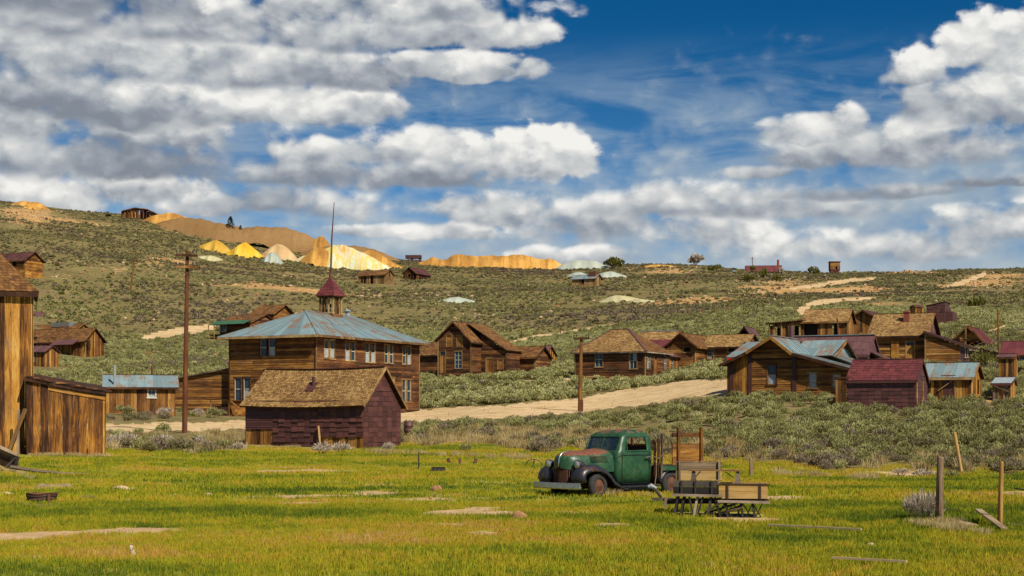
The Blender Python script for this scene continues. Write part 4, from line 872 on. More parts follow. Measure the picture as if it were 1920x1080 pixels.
# ---- tan shingled house behind with purple lean-to
s = Site(1631, 148, -24); W = s.xf(1735); he = s.z(W / 2, 0, 627); hr = s.z(W / 2, 3.4, 588)
rt = mkroot(s, 'tan_roof_house', 'brown clapboard house with broad tan shingle roof, brick chimney and purple lean-to', 'house')
hs = [hf(s, 1700, 1714, 641, 673)]
Ws = gable_house(s, rt, W, 7, he, hr, 'x', 'clap', 'mid', 'shingle', 'shingle', .3, {'f': hs}, rk=dict(h=.17, wd=.22), wk=dict(h=.18), wr='tile', wmr='mauve', wkr=dict(wd=.5, h=.4)); door(rt, Ws['f'], *hs[0], n=3, transom=True)
h = hf(s, 1671, 1686, 639, 671); q = MB(); q.box(h[0], -.09, h[2], h[1], -.05, h[3], .6); q.build('boarded_door', M['gold'], rt)
win_sash(rt, Ws['r'], 3.3, 4.0, he + .3, he + 1.3, 'board', 'trim')
c = s.xf(1700, 2.2); cz = lerp(he, hr, 2.2 / 3.5); ch = root('brick_chimney', None, None, (0, 0, 0)); ch.parent = rt
zt = s.z(c, 2.2, 586); zz = cz - .4; k = 0
while zz < zt:
    k += 1; q = MB()
    for i in range(2):
        a = c - .26 + i * .26 + (.0 if k % 2 else .0); q.box(a + .004, 1.96, zz, a + .252, 2.44, zz + .105, rnd.random())
    q.build('brick_course', M['brick'], ch, kind='stuff'); zz += .112
q = MB(); q.box(c - .31, 1.9, zt, c + .31, 2.5, zt + .12); q.build('chimney_cap', M['brick'], ch)
# lean-to
xe = s.xf(1800, -.6); xe2 = s.xf(1827, .2) - .0; z0_, z1_ = s.z(W, -.6, 622), s.z(xe2, -.6, 654)
wl = Wall((W + .05, -.6), (xe, -.6), [(0, z0_ - .1), (1, lerp(z0_, z1_, (xe - W) / (xe2 - W)) - .1)]); siding(rt, wl, 'clap', 'mid', h=.18); corner(rt, wl, ends=(0,))
wl2 = Wall((xe, -.58), (xe2, -.58), [(0, lerp(z0_, z1_, (xe - W) / (xe2 - W)) - .1), (1, z1_ - .1)], -.7); h = hf(s, 1811, 1814, 652, 670, -.6); siding(rt, wl2, 'tile', 'mauve', wd=.5, h=.5); win_sash(rt, wl2, h[0] - xe, h[1] - xe, h[2], h[3], '1x2', 'cream')
siding(rt, Wall((xe2, -.6), (xe2, 5), [(0, z1_ - .1), (1, z1_ - .1)]), 'tile', 'mauve')
cover(rt, 'tile', (xe2 + .3, -.8, z1_), (xe2 + .3, 5, z1_), (W - .1, 5, z0_ + .1), (W - .1, -.8, z0_ + .1), 'mauve'); rake(rt, [(W - .1, -.83, z0_ + .1), (xe2 + .3, -.83, z1_)], 'purple', .16); foot(s, W, -1, xe2, 5)
# ---- purple iron building and yellow cabin above
s = Site(1737, 233, -25); W = s.xf(1772); he = s.z(0, 0, 573); hh = s.z(W, 0, 566); rt = mkroot(s, 'dark_iron_building', 'windowless dark purple iron building standing above the tan shingle roof', 'building')
for wl in (Wall((0, 0), (W, 0), [(0, he), (1, hh)]), Wall((W, 0), (W, 5), [(0, hh), (.5, hh), (1, he - .4)])): siding(rt, wl, 'tile', 'purple', wd=.8, h=.5)
cover(rt, 'sheet', (-.1, -.1, he), (-.1, 5, he), (W + .1, 5, hh + .05), (W + .1, -.1, hh + .05), 'purple'); q = MB(); q.box(W + .05, .5, -.5, W + 1.0, 4, he - .9); q.build('side_box', M['purple'], rt); foot(s, 0, 0, W, 5)
s = Site(1716, 236, 0); W = s.xf(1731); he = s.z(0, 0, 574); rt = mkroot(s, 'yellow_board_hut', 'small yellowish board hut left of the dark iron building', 'hut'); gable_house(s, rt, W, 3, he, he + .25, 'x', 'vert', 'gold', 'sheet', 'mauve', .1, corners=None, wk=dict(wd=.35))
q = MB(); 
for k in range(4): q.bar((W + .2 + k * .4, .2, -.4), (W + .3 + k * .35, .1, he - rnd.random() * .8), .12)
q.build('leaning_scrap', M['grey'], rt)
# ---- collapsed house with red roof
s = Site(1791, 176, TH); W = s.xf(1842); he = s.z(0, 0, 633); hr = s.z(W / 2, 0, 612); rt = mkroot(s, 'collapsing_house', 'collapsing house with open gable and long red-brown iron roof right of the tan roofed house', 'house')
Ws = gable_house(s, rt, W, 6, he, hr, 'y', 'clap', 'mid', 'sheet', 'redroof', .4, {'f': [(W * .35, W * .95, -.5, he - .6)]}, wk=dict(h=.22, rough=.15), barge='mid', hb=s.z(W, 0, 636))
for i in range(9): a = Vector((rnd.uniform(0, W + 2), -rnd.uniform(.3, 1.5), rnd.uniform(.2, he - .3))); q = MB(); q.bar(a, a + Vector((rnd.uniform(-1.6, 1.6), rnd.uniform(-.2, .2), rnd.uniform(-.8, .8))), .13, .05); q.build('fallen_board', M['grey' if i % 3 == 0 else 'mid'], rt)
q = MB(); q.bar((W * .42, -.5, -.3), (W * .42, -.5, hr), .16); q.build('prop_post', M['trim'], rt)
s = Site(1880, 154, -24); W = 7.0; he = s.z(0, 0, 664); hr = s.z(0, 3, 640); rt = mkroot(s, 'red_roof_house', 'house with bright red-brown iron roof and white window cut by the right edge', 'house')
h = hf(s, 1906, 1922, 668, 679); Ws = gable_house(s, rt, W, 6, he, hr, 'x', 'vert', 'mid', 'sheet', 'redroof', .3, {'f': [h]}, wk=dict(wd=.28)); win_sash(rt, Ws['f'], *h, '1x1', 'white')
# ---- board yard fence pieces and narrow shack, outhouse
def board_fence(name, label, pxs, pys, Y, dY, m='mid', wd=.28):
    (a, b), (ya, yb) = pxs, pys; X0, X1 = Xw(a, Y), Xw(b, Y + dY); z0 = G(X0, Y)
    rt = root(name, label, 'fence', (X0, Y, z0)); wl = Wall((0, 0), (X1 - X0, dY), [(0, Zw(ya, Y) - z0), (1, Zw(yb, Y + dY) - z0)], -.6)
    out = []; wl.vert(out, wd, ragged=.12, miss=.04); emit(out, 'plank', M[m + '_plank'], rt)
    q = MB(); q.bar(wl.p(0, wl.top(0) - .25, .06), wl.p(wl.L, wl.top(wl.L) - .25, .06), .05, .12); q.build('rail', M['grey'], rt)
    FOOT.append([(X0, Y - .4), (X1, Y + dY - .4), (X1, Y + dY + .6), (X0, Y + .6)]); return rt
board_fence('board_fence', 'tall brown board fence sloping down before the collapsing house', (1838, 1884), (652, 664), 150, -5)
board_fence('board_fence', 'short ragged board fence running down from the narrow shack', (1900, 1935), (684, 692), 135, -3)
s = Site(1873, 128, TH); W = s.xf(1901); rt = mkroot(s, 'narrow_shack', 'narrow tall board shack behind the outhouse at the right', 'shack'); he = s.z(0, 0, 669)
gable_house(s, rt, W, 1.6, he, he + .25, 'x', 'vert', 'mid', 'sheet', 'mauve', .12, wk=dict(wd=.2, ragged=.15), corners=None)
s = Site(1862, 111, TH); W = s.xf(1893); D = s.yf(1903, W); rt = mkroot(s, 'outhouse', 'small leaning grey board outhouse with patched metal roof at the right', 'outhouse'); he = s.z(W / 2, 0, 718)
hd = (W * .35, W * .62, -.4, he - .25); Ws = gable_house(s, rt, W, D, he, he + .42, 'x', 'vert*', 'grey', 'sheet', 'galv', .12, {'f': [hd]}, wk=dict(wd=.17), corners=None, rx=D * .8, wr='vert', wmr='gold', barge='purple'); door(rt, Ws['f'], *hd, 'mid', 'grey', 2)
q = MB(); q.bar((.1, -.12, he - .2), (W, -.1, he - .65), .1, .05); q.build('fallen_board', M['grey'], rt)
# ---- group of sheds up the left slope
s = Site(20, 285, TH); W = s.xf(120); he = s.z(0, 0, 640); rt = mkroot(s, 'long_brown_shed', 'long low brown shed with mossy brown roof on the left slope', 'shed')
def zz_(px, py, y=0): return s.z(s.xf(px, y), y, py)
W = s.xf(158); he = zz_(120, 638); hr = zz_(120, 617, 3)
hs = [hf(s, 60, 67, 631, 648), hf(s, 94, 101, 633, 655), hf(s, 106, 111, 640, 648), hf(s, 160, 167, 638, 657)]
Ws = gable_house(s, rt, W, 5, he, hr, 'x', 'vert', 'mid', 'shingle', 'shingle_dark', .4, {'f': hs}, rk=dict(h=.35, wd=.5), wk=dict(wd=.35))
for h in hs: win_sash(rt, Ws['f'], *h, 'open', 'mid')
cover(rt, 'sheet', (s.xf(108), -2.0, he - .9), (s.xf(150), -2.0, he - .9), (s.xf(150), 0, he + .05), (s.xf(108), 0, he + .05), 'mauve'); siding(rt, Wall((s.xf(100), -1.8), (s.xf(148), -1.8), [(0, he - .9), (1, he - .9)]), 'vert', 'mid', wd=.35)
s = Site(30, 310, TH); W = s.xf(135); he = s.z(W, 0, 617) ; rt = mkroot(s, 'upper_shingle_house', 'house with orange shingle roof just above the long brown shed', 'house'); gable_house(s, rt, W, 6, he - .4, he + 1.2, 'x', 'vert', 'mid', 'shingle', 'shingle_dark', .3, rk=dict(h=.35, wd=.5), wk=dict(wd=.4))
q = MB(); q.box(W * .55, 1.5, he + .6, W * .85, 4, he + 1.45); q.build('roof_hatch', M['blue'], rt)
s = Site(52, 325, TH); W = s.xf(72); he = s.z(W, 0, 595); rt = mkroot(s, 'tiny_gable_hut', 'tiny gabled hut with dark roof above the orange shingle house', 'hut'); gable_house(s, rt, W, 3, he, he + 1.2, 'y', 'vert', 'mid', 'sheet', 'mauve', .3, wk=dict(wd=.4))
s, W = site_at(84, 240, TH, 30); D = s.yf(110, W); he = s.z(W, 0, 658); rt = mkroot(s, 'small_purple_roof_shed', 'small board shed with purple iron roof below the long brown shed', 'shed')
h = hf(s, 58, 65, 661, 678); Ws = gable_house(s, rt, W, D, he, he + .9, 'x', 'vert', 'mid', 'sheet', 'mauve', .25, {'f': [h]}, wk=dict(wd=.3)); win_sash(rt, Ws['f'], *h, '2x2', 'trim')
s = Site(-40, 380, TH); W = s.xf(46); he = s.z(W, 0, 486); h = hf(s, 24, 31, 486, 499); rt = mkroot(s, 'hillside_cabin', 'log coloured cabin with dark purple hipped roof at the left edge of the hill', 'cabin')
Ws = gable_house(s, rt, W, 6, he, he + 2.0, 'x', 'clap', 'gold', 'sheet', 'purple', .5, {'f': [h]}, wk=dict(h=.4)); win_sash(rt, Ws['f'], *h, 'open', 'trim')
# green porch house
s = Site(412, 300, TH); W = s.xf(470); he = s.z(0, 0, 605); rt = mkroot(s, 'green_porch_house', 'brown house with green porch roof behind the schoolhouse', 'house'); h = hf(s, 414, 424, 609, 621)
Ws = gable_house(s, rt, W, 9, he, he + 1.6, 'x', 'clap', 'brown', 'shingle', 'shingle_dark', .3, {'f': [h]}, rk=dict(h=.35, wd=.5), wk=dict(h=.3)); win_sash(rt, Ws['f'], *h, '2x3', 'white')
cover(rt, 'sheet', (-.8, -2.3, he - .5), (W, -2.3, he - .5), (W, .3, he + .35), (-.8, .3, he + .35), 'greenroof')
for x in (-1.0, .3): q = MB(); q.bar((x, -2.1, -.3), (x, -2.1, he - .5), .12); q.build('porch_post', M['trim'], rt)
q = MB(); q.box(-1.1, -2.1, .2, .4, -2.04, .3); q.box(-1.1, -2.1, .9, .4, -2.04, 1.0); q.box(-1.6, -2.1, 0, 1, 0, .15); q.build('porch_rail', M['trim'], rt)
s = Site(472, 312, TH); W = s.xf(512); he = s.z(0, 0, 588); rt = mkroot(s, 'upper_gable_house', 'brown gabled house just above the green porch roof', 'house'); gable_house(s, rt, W, 7, he, he + 1.8, 'x', 'clap', 'mid', 'shingle', 'shingle_dark', .5, rk=dict(h=.35, wd=.5), wk=dict(h=.3))
s = Site(274, 262, TH); W = s.xf(287); rt = mkroot(s, 'tumbled_crate', 'small tumbled wooden box in the brush by the upper track', 'crate'); q = MB()
for k in range(6): q.bar((0, -.1 * k, .1 + .18 * k), (W, .1 * k, .1 + .14 * k), .16, .05)
q.build('board', M['orange'], rt, kind='stuff')
# hill cabins
def hillcabin(px0, px1, Y, name, label, pyb, pye, pyr, wm, rm, roof='sheet', th=TH, cat='cabin', doors=(), ridge='x', Dp=5):
    s = Site(px0, Y, th, None); W = s.xf(px1); s.z0 = min(s.z0, Zw(pyb, Y)); rt = mkroot(s, name, label, cat); he = s.z(W / 2, 0, pye); hr = s.z(W / 2, Dp / 2, pyr)
    hs = [hf(s, *d) for d in doors]
    Ws = gable_house(s, rt, W, Dp, he, hr, ridge, 'vert', wm, roof, rm, .35, {'f': hs}, wk=dict(wd=.5, miss=.06), rk=dict(wd=.9) if roof == 'sheet' else dict(h=.5, wd=.7), corners=None)
    for h in hs: win_sash(rt, Ws['f'], *h, 'open', 'trim')
    return s, rt, W
hillcabin(672, 722, 480, 'hill_cabin', 'ruined pale board cabin on the hill beneath the white spoil heap', 530, 515, 507, 'trim', 'shingle_dark', 'shingle')
hillcabin(756, 780, 500, 'hill_cabin', 'small dark gabled cabin on the hill right of the pale board ruin', 523, 512, 503, 'brown', 'purple', ridge='y', doors=((765, 770, 513, 520),), Dp=9)
s, rt, W = hillcabin(1073, 1116, 480, 'hill_cabin', 'ruined shanty with blue roof and patched boards under the blue spoil heap', 536, 522, 515, 'trim', 'blue', doors=((1090, 1095, 523, 532),))
q = MB(); q.box(W * .65, 1, 0, W * .95, 4, 4.2); q.build('boiler_box', M['rust'], rt)
hillcabin(1399, 1465, 610, 'ridge_house', 'long low house with dark red roof on the skyline', 512, 508, 498, 'brown', 'redroof', th=-6, cat='house')
o = bpy.data.objects['ridge_house']
q = MB(); q.tube([(1.8, -1, -1), (1.8, -1, 5.6)], .14, 6); q.bar((1.2, -1, 5.0), (2.4, -1, 5.0), .12); tag(q.build('utility_pole', M['pole'], None, loc=(Xw(1401, 606), 606, G(Xw(1401, 606), 606))), 'thin pole beside the red roofed house on the skyline', 'pole'); pipe(o, 12.2, 2.5, 2, 5.2, .45, 'brick', name='chimney')
# timber hopper tower on the skyline
Y = 640; X = Xw(1557, Y); z0 = Zw(515, Y); rt = root('ore_hopper', 'square dark timber ore hopper standing on red legs on the skyline', 'hopper', (X, Y, min(z0, G(X, Y))))
pm = Y / FX; w_ = 18 * pm; q = MB()
wl = Wall((0, 0), (w_, 0), [(0, 25 * pm), (1, 25 * pm)], 9 * pm, [(w_ * .55, w_ * .8, 12 * pm, 16 * pm)]); siding(rt, wl, 'clap', 'mid', h=.5); siding(rt, Wall((w_, 0), (w_, 3.5), [(0, 25 * pm), (1, 25 * pm)], 9 * pm), 'clap', 'brown', h=.5); siding(rt, Wall((0, 3.5), (0, 0), [(0, 25 * pm), (1, 25 * pm)], 9 * pm), 'clap', 'brown', h=.5)
for x in (.5, w_ - .5):
    for y in (.3, 3.2): q = MB(); q.bar((x, y, -1.5), (x, y, 9 * pm), .5); q.build('leg', M['redroof'], rt)
q = MB(); q.board((.4, .2, 5 * pm), (w_ - .4, .2, 5 * pm), (w_, 0, 9 * pm), (0, 0, 9 * pm), (0, 1, 0), 3); q.build('chute', M['redroof'], rt)
q = MB(); q.box(.2, 3.3, 9 * pm, w_ - .2, 3.45, 25 * pm); q.build('rear_wall', M['brown'], rt); q = MB(); q.box(-.3, -.3, 25 * pm, w_ + .3, 3.8, 25.8 * pm); q.build('roof', M['purple'], rt)
# pale blue hut
Y = 568; X = Xw(1373, Y); rt = root('blue_iron_hut', 'narrow pale blue iron hut near the skyline', 'hut', (X, Y, Zw(522, Y))); pm = Y / FX
q = MB(); q.box(0, 0, -.5, 7 * pm, 2, 18 * pm); q.build('wall', M['blue'], rt); q = MB(); q.box(-2 * pm, -.3, 18 * pm, 8 * pm, 2.3, 19 * pm); q.build('roof', M['mauve'], rt); q = MB(); q.bar((-15 * pm, 0, 15 * pm), (0, 0, 16 * pm), .5); q.bar((2 * pm, -2, -.5), (11 * pm, -2, 1 * pm), 1.4, .8); q.build('lean_boards', M['grey'], rt)
# ore chute building on the left skyline
Y = 648; X = Xw(229, Y); z0 = Zw(413, Y); pm = Y / FX; rt = root('mine_trestle', 'ruined timber mine building with curved roof atop the orange waste heap', 'mine building', (X, Y, z0))
tops = [(0, 16 * pm), (.35, 22 * pm), (.7, 19 * pm), (1, 9 * pm)]; wl = Wall((0, 0), (70 * pm, 0), tops, 4 * pm); mb = MB(); wl.vert(mb, 1.0, miss=.25, ragged=.4); mb.build('wall_boards', M['mid'], rt, kind='stuff')
wl = Wall((0, 4), (70 * pm, 4), tops, 0); mb = MB(); wl.vert(mb, 1.0, miss=.2, ragged=.3); mb.build('rear_boards', M['brown'], rt, kind='stuff')
for i in range(12): x = i * 3.2 * pm * 1.8; q = MB(); q.bar((x, -.3, -2.5), (x, -.3, wl.top(min(x, wl.L))), .45); q.build('post', M['brown'], rt)
mb = MB()
FOOT.append([(Xw(40, 268), 268), (Xw(200, 268), 268), (Xw(200, 292), 292), (Xw(40, 292), 292)]); FOOT.append([(Xw(40, 226), 226), (Xw(125, 226), 226), (Xw(125, 243), 243), (Xw(40, 243), 243)])
for (a, za), (b, zb) in zip(tops[:-1], tops[1:]): mb.board((a * 70 * pm, -1, za), (b * 70 * pm, -1, zb), (b * 70 * pm, 5, zb), (a * 70 * pm, 5, za), (0, 0, 1), .35)
mb.build('roof', M['brown'], rt)
Y = 610; X = Xw(760, Y); q = MB(); q.box(0, 0, 0, 30 * Y / FX, 3, 1.2); q.box(2, .3, -2.5, 3, 1.3, 0); q.box(5, .3, -2.5, 6, 1.3, 0); tag(q.build('flat_roof_ruin', M['purple'], None, loc=(X, Y, Zw(484, Y))), 'dark flat ruin on the ridge left of the long orange heap', 'ruin')
Y = 690; X = Xw(1697, Y); q = MB(); q.box(0, 0, -1, 12 * Y / FX, 3, 1.0); q.box(13 * Y / FX, 0, -1, 15 * Y / FX, 3, .6); q.box(-1, -.4, -.4, 9, -.1, .3); tag(q.build('concrete_footing', M['rock'], None, loc=(X, Y, Zw(510, Y))), 'low pale concrete footing on the right skyline', 'foundation')
# ---- poles
def upole(px, pyb, pyt, Y, r, arms, label, lean=0.0, name='utility_pole', m='pole', grp=None):
    X = Xw(px, Y); z = min(G(X, Y), Zw(pyb, Y)) - .2; H_ = Zw(pyt, Y) - z; rt = root(name, label, 'utility pole', (X, Y, z), 0, grp)
    q = MB(); q.tube([(0, 0, 0), (lean * .5, 0, H_ * .5), (lean, 0, H_)], [r, r * .85, r * .65], 12); q.build('shaft', M[m], rt)
    for pyA, ha in arms:
        za = Zw(pyA, Y) - z; x = lean * za / H_; q = MB(); q.bar((x - ha, -r - .06, za), (x + ha, -r - .06, za + rnd.uniform(-.05, .05)), .11, .14); a = q.build('crossarm', M['brown'], rt)
        for k in (-.92, -.6, .6, .92): q = MB(); q.tube([(x + ha * k, -r - .06, za + .06), (x + ha * k, -r - .06, za + .16), (x + ha * k, -r - .06, za + .20), (x + ha * k, -r - .06, za + .30)], [.02, .02, .055, .035], 8); q.build('insulator', M['dark_metal'], a)
        q = MB(); q.bar((x - ha * .5, -r - .05, za - .03), (x, -r - .02, za - .55), .03); q.bar((x + ha * .5, -r - .05, za - .03), (x, -r - .02, za - .55), .03); q.build('brace', M['rust'], rt)
    return rt
upole(346, 812, 470, 100, .17, ((479, .68), (501, .68)), 'tall red-brown utility pole with two crossarms before the annex', .18)
upole(1087, 770, 632, 127, .17, ((635, .62),), 'grey-brown utility pole with one crossarm where the road bends', .12, m='mid')
q = MB(); q.box(-.14, -.12, 0, .14, .12, .95); tag(q.build('short_post', M['pole'], None, loc=(Xw(1090, 125.5), 125.5, G(Xw(1090, 125.5), 125.5))), 'short square stump post at the foot of the one crossarm pole', 'post')
q = MB(); q.box(-.1, -.1, 0, .1, .1, .9); tag(q.build('short_post', M['dark_metal'], None, loc=(Xw(1081, 150), 150, G(Xw(1081, 150), 150))), 'short dark post behind the one crossarm pole', 'post')
upole(244, 523, 469, 375, .22, (), 'bare pole leaning right on the left hillside', 1.4, m='mid')
upole(1873, 642, 580, 160, .11, (), 'thin dark pole behind the collapsing house', -.1, m='mid')
upole(1424, 640, 594, 220, .07, (), 'thin pole behind the long shingle wing', .0, m='mid')
upole(1573, 642, 596, 184, .12, (), 'rough pole standing in the front of the open fronted shed', -.2, m='pole')
FP = [(705, 665, 6), (895, 640, 7), (977, 632, 8), (1051, 622, 8), (1122, 615, 9), (1160, 610, 7), (1213, 597, 9), (1230, 612, 7), (1258, 606, 8), (1290, 596, 8), (1318, 597, 8), (1345, 590, 8), (1362, 600, 8), (1394, 594, 8), (1420, 588, 7), (1432, 606, 8)]
for i, (px, py, h) in enumerate(FP):
    Y = 300; X = Xw(px, Y); z = G(X, Y); q = MB(); q.bar((0, 0, -.3), (rnd.uniform(-.12, .12), 0, 1.45), .15)
    tag(q.build('fence_post', M['brown'], None, loc=(X, Y, z)), 'thin wooden post of the wire fence crossing the far sagebrush slope', 'post', 'posts of the far wire fence')
# ---- spoil heaps
def heapmat(name, cols, streak=0.95):
    m, t, b = newmat(name); o = t.coord('Object'); x, y, z = t.sep(o)
    n = t.noise(t.comb(t.m('MULTIPLY', x, .34), t.m('MULTIPLY', z, .05), t.m('MULTIPLY', y, .03)), 1, 4, .6, .5); f = t.noise(o, .7, 6, .7); p = t.noise(o, 0.06, 3, .5)
    v = t.m('ADD', t.m('ADD', t.m('MULTIPLY', t.m('SUBTRACT', n, .5), streak), t.m('MULTIPLY', f, .35)), t.m('MULTIPLY', p, .6)); v = t.m('ADD', v, .025, clamp=True)
    t.l.new(t.ramp(v, cols), b.inputs['Base Color']); bump(t, b, t.m('ADD', f, n), .7, .5); return m
HM = {'orange': heapmat('orange_spoil', [(.2, (.16, .07, .015)), (.45, (.33, .155, .03)), (.6, (.50, .26, .055)), (.8, (.58, .34, .10))]),
      'brownish': heapmat('brown_spoil', [(.2, (.12, .062, .022)), (.5, (.21, .115, .04)), (.8, (.30, .18, .07))], .12),
      'yellow': heapmat('yellow_spoil', [(.2, (.40, .20, .01)), (.5, (.60, .36, .02)), (.8, (.70, .48, .10))]),
      'ochre': heapmat('ochre_spoil', [(.2, (.30, .15, .02)), (.5, (.45, .26, .03)), (.8, (.55, .36, .08))]), 'pinkish': heapmat('pink_spoil', [(.2, (.34, .20, .08)), (.5, (.48, .31, .15)), (.8, (.55, .42, .22))]),
      'mixed': heapmat('banded_spoil', [(.25, (.40, .20, .06)), (.38, (.50, .30, .08)), (.48, (.52, .48, .32)), (.56, (.55, .40, .07)), (.66, (.50, .54, .40)), (.8, (.60, .46, .22))]),
      'pale': heapmat('pale_blue_spoil', [(.2, (.22, .24, .20)), (.5, (.32, .35, .29)), (.8, (.42, .43, .34))]),
      'cream': heapmat('cream_spoil', [(.2, (.34, .30, .15)), (.8, (.48, .43, .24))])}
HEAPS = []
def heap(px0, px1, pyt, pyb, Y, m, label, dfrac=.6, flat=.3, gul=.25, name='spoil_heap', tilt=0.0, ex=1.9):
    """mound of mine waste dumped on the slope; its crest is at row pyt, its toe at pyb. Real cone/ridge with gullies."""
    cxp = (px0 + px1) / 2; a = (px1 - px0) / 2 * Y / FX; X = Xw(cxp, Y); b_ = a * dfrac if a * dfrac > 5 else 5.0
    gz = G(X, Y); hz = max(Zw(pyt, Y) - gz, .6); nx, ny = 120, 30; vs = []
    FR = random.Random(int(px0 * 7 + px1)); ph = [FR.uniform(0, 6.28) for _ in range(6)]
    us = np.linspace(-1.05, 1.05, nx); vv = np.linspace(-1.05, 1.05, ny); XX, YY = np.meshgrid(X + us * a, Y + vv * b_)
    GG = Garr(XX.ravel(), YY.ravel()).reshape(XX.shape)
    for j, v in enumerate(vv):
        for i, u in enumerate(us):
            edge = .12 * math.sin(u * 5 + ph[0]) + .08 * math.sin(u * 11 + ph[1])
            r = math.sqrt(abs(u) ** ex + abs(v * (1 + edge)) ** 2) ; k = 1 - min(1.0, max(0.0, (r - flat * .6) / (1 - flat * .6))) ** 1.45
            gl = gul * min(1, a / 22) * (.5 + .5 * math.sin(u * a * .42 + ph[2] + 1.5 * math.sin(u * a * .13 + ph[3]))) * 4 * k * (1.01 - k)
            top = 1 + tilt * u + (.03 * math.sin(u * a * .22 + ph[4]) + .03 * math.sin(u * a * .6 + ph[5]) + .03 * math.sin(u * a * 1.7 + ph[0])) * min(1, a / 25)
            h = hz * k * top * (1 - gl); z = max(GG[j, i], gz * min(1, 1) + (GG[j, i] - gz) * (1 - k)) if k > 0 else GG[j, i]
            zz = (z + h) if r < 1 else z - (.5 + (r - 1) * 8)
            vs.append((XX[j, i] - X, YY[j, i] - Y, zz - gz + .10))
    fs = [(j * nx + i, j * nx + i + 1, (j + 1) * nx + i + 1, (j + 1) * nx + i) for j in range(ny - 1) for i in range(nx - 1)]
    mb = MB(); mb.add(vs, fs); o = mb.build(name, HM[m], None, smooth=True, loc=(X, Y, gz)); tag(o, label, 'spoil heap')
    HEAPS.append((X, Y, a * 1.0, b_ * .95)); return o
heap(262, 392, 402, 430, 640, 'orange', 'orange waste heap beneath the ruined mine building', .4, .3, .1, tilt=-.2, ex=1.6)
heap(290, 620, 427, 452, 625, 'brownish', 'long brown waste bank below the skyline conifers', .30, .15, .03, tilt=.0, ex=5.0)
heap(560, 760, 462, 488, 616, 'brownish', 'brown sloping waste bank behind the banded white heap', .35, .15, .03, tilt=-.1, ex=2.2)
heap(572, 632, 443, 470, 622, 'orange', 'small orange cone on the skyline behind the flagpole', .5, .05, .04)
heap(372, 440, 451, 474, 566, 'ochre', 'dull ochre heap left of the bright yellow heap', .6, .12, .06, ex=1.6)
heap(422, 497, 455, 479, 560, 'yellow', 'bright yellow conical heap', .6, .08, .06, ex=1.6)
heap(484, 562, 459, 479, 566, 'pinkish', 'pinkish cream heap between the yellow and banded heaps', .5, .3, .08, ex=1.7)
heap(545, 735, 461, 501, 563, 'mixed', 'large banded white and yellow heap behind the flagpole', .4, .25, .10, ex=1.5)
heap(560, 640, 463, 486, 560, 'orange', 'tan shoulder heap leaning against the left of the banded heap', .4, .2, .08, ex=1.6)
heap(640, 755, 470, 498, 570, 'orange', 'orange heap at the right end of the banded heap', .4, .15, .10, tilt=-.3, ex=1.6)
heap(778, 1075, 480, 508, 600, 'orange', 'long orange furrowed spoil heap along the skyline', .22, .3, .6, ex=3.6)
heap(1040, 1150, 489, 510, 597, 'pale', 'pale grey-green heap at the right end of the long orange heap', .3, .4, .3, tilt=-.1)
heap(1112, 1180, 510, 526, 520, 'pale', 'pale blue spoil patch right of the ruined shanty', .7, .3, .05, tilt=-.3, ex=1.5)
heap(1062, 1110, 511, 520, 520, 'pale', 'small pale blue heap behind the ruined shanty', .5, .3, .05, ex=1.6)
heap(818, 894, 558, 569, 400, 'pale', 'flat pale blue-green heap alone on the middle slope', .8, .3, .05, ex=1.6)
heap(1122, 1200, 555, 568, 400, 'cream', 'cream yellow heap stretched on the slope below the shanty', .5, .3, .05, tilt=-.3, ex=1.6)
heap(1175, 1228, 563, 580, 385, 'cream', 'narrow cream tail of earth below the cream heap', .6, .2, .05, tilt=-.4, ex=1.5)
heap(372, 418, 480, 489, 520, 'cream', 'small faded cream mound below the ochre heap', .6, .3, .05, ex=1.5)
heap(490, 532, 474, 483, 540, 'pale', 'small grey-green spoil patch beneath the cream heap', .6, .4, .05, ex=1.6)
heap(20, 95, 380, 398, 672, 'orange', 'orange spoil bank on the far left skyline', .3, .6, .3)
heap(45, 80, 402, 418, 640, 'orange', 'orange bare patch under the left skyline', .6, .7, .2)
heap(1195, 1270, 501, 516, 590, 'orange', 'bare orange bank right of the round skyline bush', .5, .6, .2)
# ------------------------------------------------------------------ ground sheet, roads split out of it
pxs = np.concatenate([np.linspace(-5200, -160, 40), np.arange(-140, 2064, 4.5), np.linspace(2080, 7000, 40)])
Ys = np.concatenate([[-60, -10, 1, 4, 8, 12], np.exp(np.arange(math.log(15), math.log(780), .0085)), np.exp(np.linspace(math.log(790), math.log(2600), 24))])
PXg, YYg = np.meshgrid(pxs, Ys)
Yf = np.maximum(YYg, 15.0); Xg = (PXg - 960) / FX * np.where(YYg < 15, 15.0 + (YYg - 15) * .0 + (15 - YYg) * .6, YYg)
Zg = Garr(Xg.ravel(), YYg.ravel()).reshape(Xg.shape)
vis_py = YH - (Zg - HC) * FX / Yf
ny, nx = Xg.shape
gv = np.stack([Xg.ravel(), YYg.ravel(), Zg.ravel()], -1)
idx = np.arange(ny * nx).reshape(ny, nx)
faces = np.stack([idx[:-1, :-1], idx[:-1, 1:], idx[1:, 1:], idx[1:, :-1]], -1).reshape(-1, 4)
fpx = PXg[:-1, :-1].ravel() + 2.2; fpy = ((vis_py[:-1, :-1] + vis_py[1:, 1:]) / 2).ravel(); fY = YYg[:-1, :-1].ravel()
wob = 1.6 * np.sin(fpx * .045) + 1.2 * np.sin(fpx * .13 + 1) + .8 * np.sin(fpx * .31)
owner = np.zeros(len(faces), int)
for k, (nm, (y0, y1), pts) in enumerate(ROADS):
    sc_ = .9 if k == 0 else .25
    mk = (fY > y0) & (fY < y1) & poly_mask(fpx + rng.uniform(-1, 1, len(fpx)), fpy + wob * sc_, pts); owner[mk & (owner == 0)] = k + 1
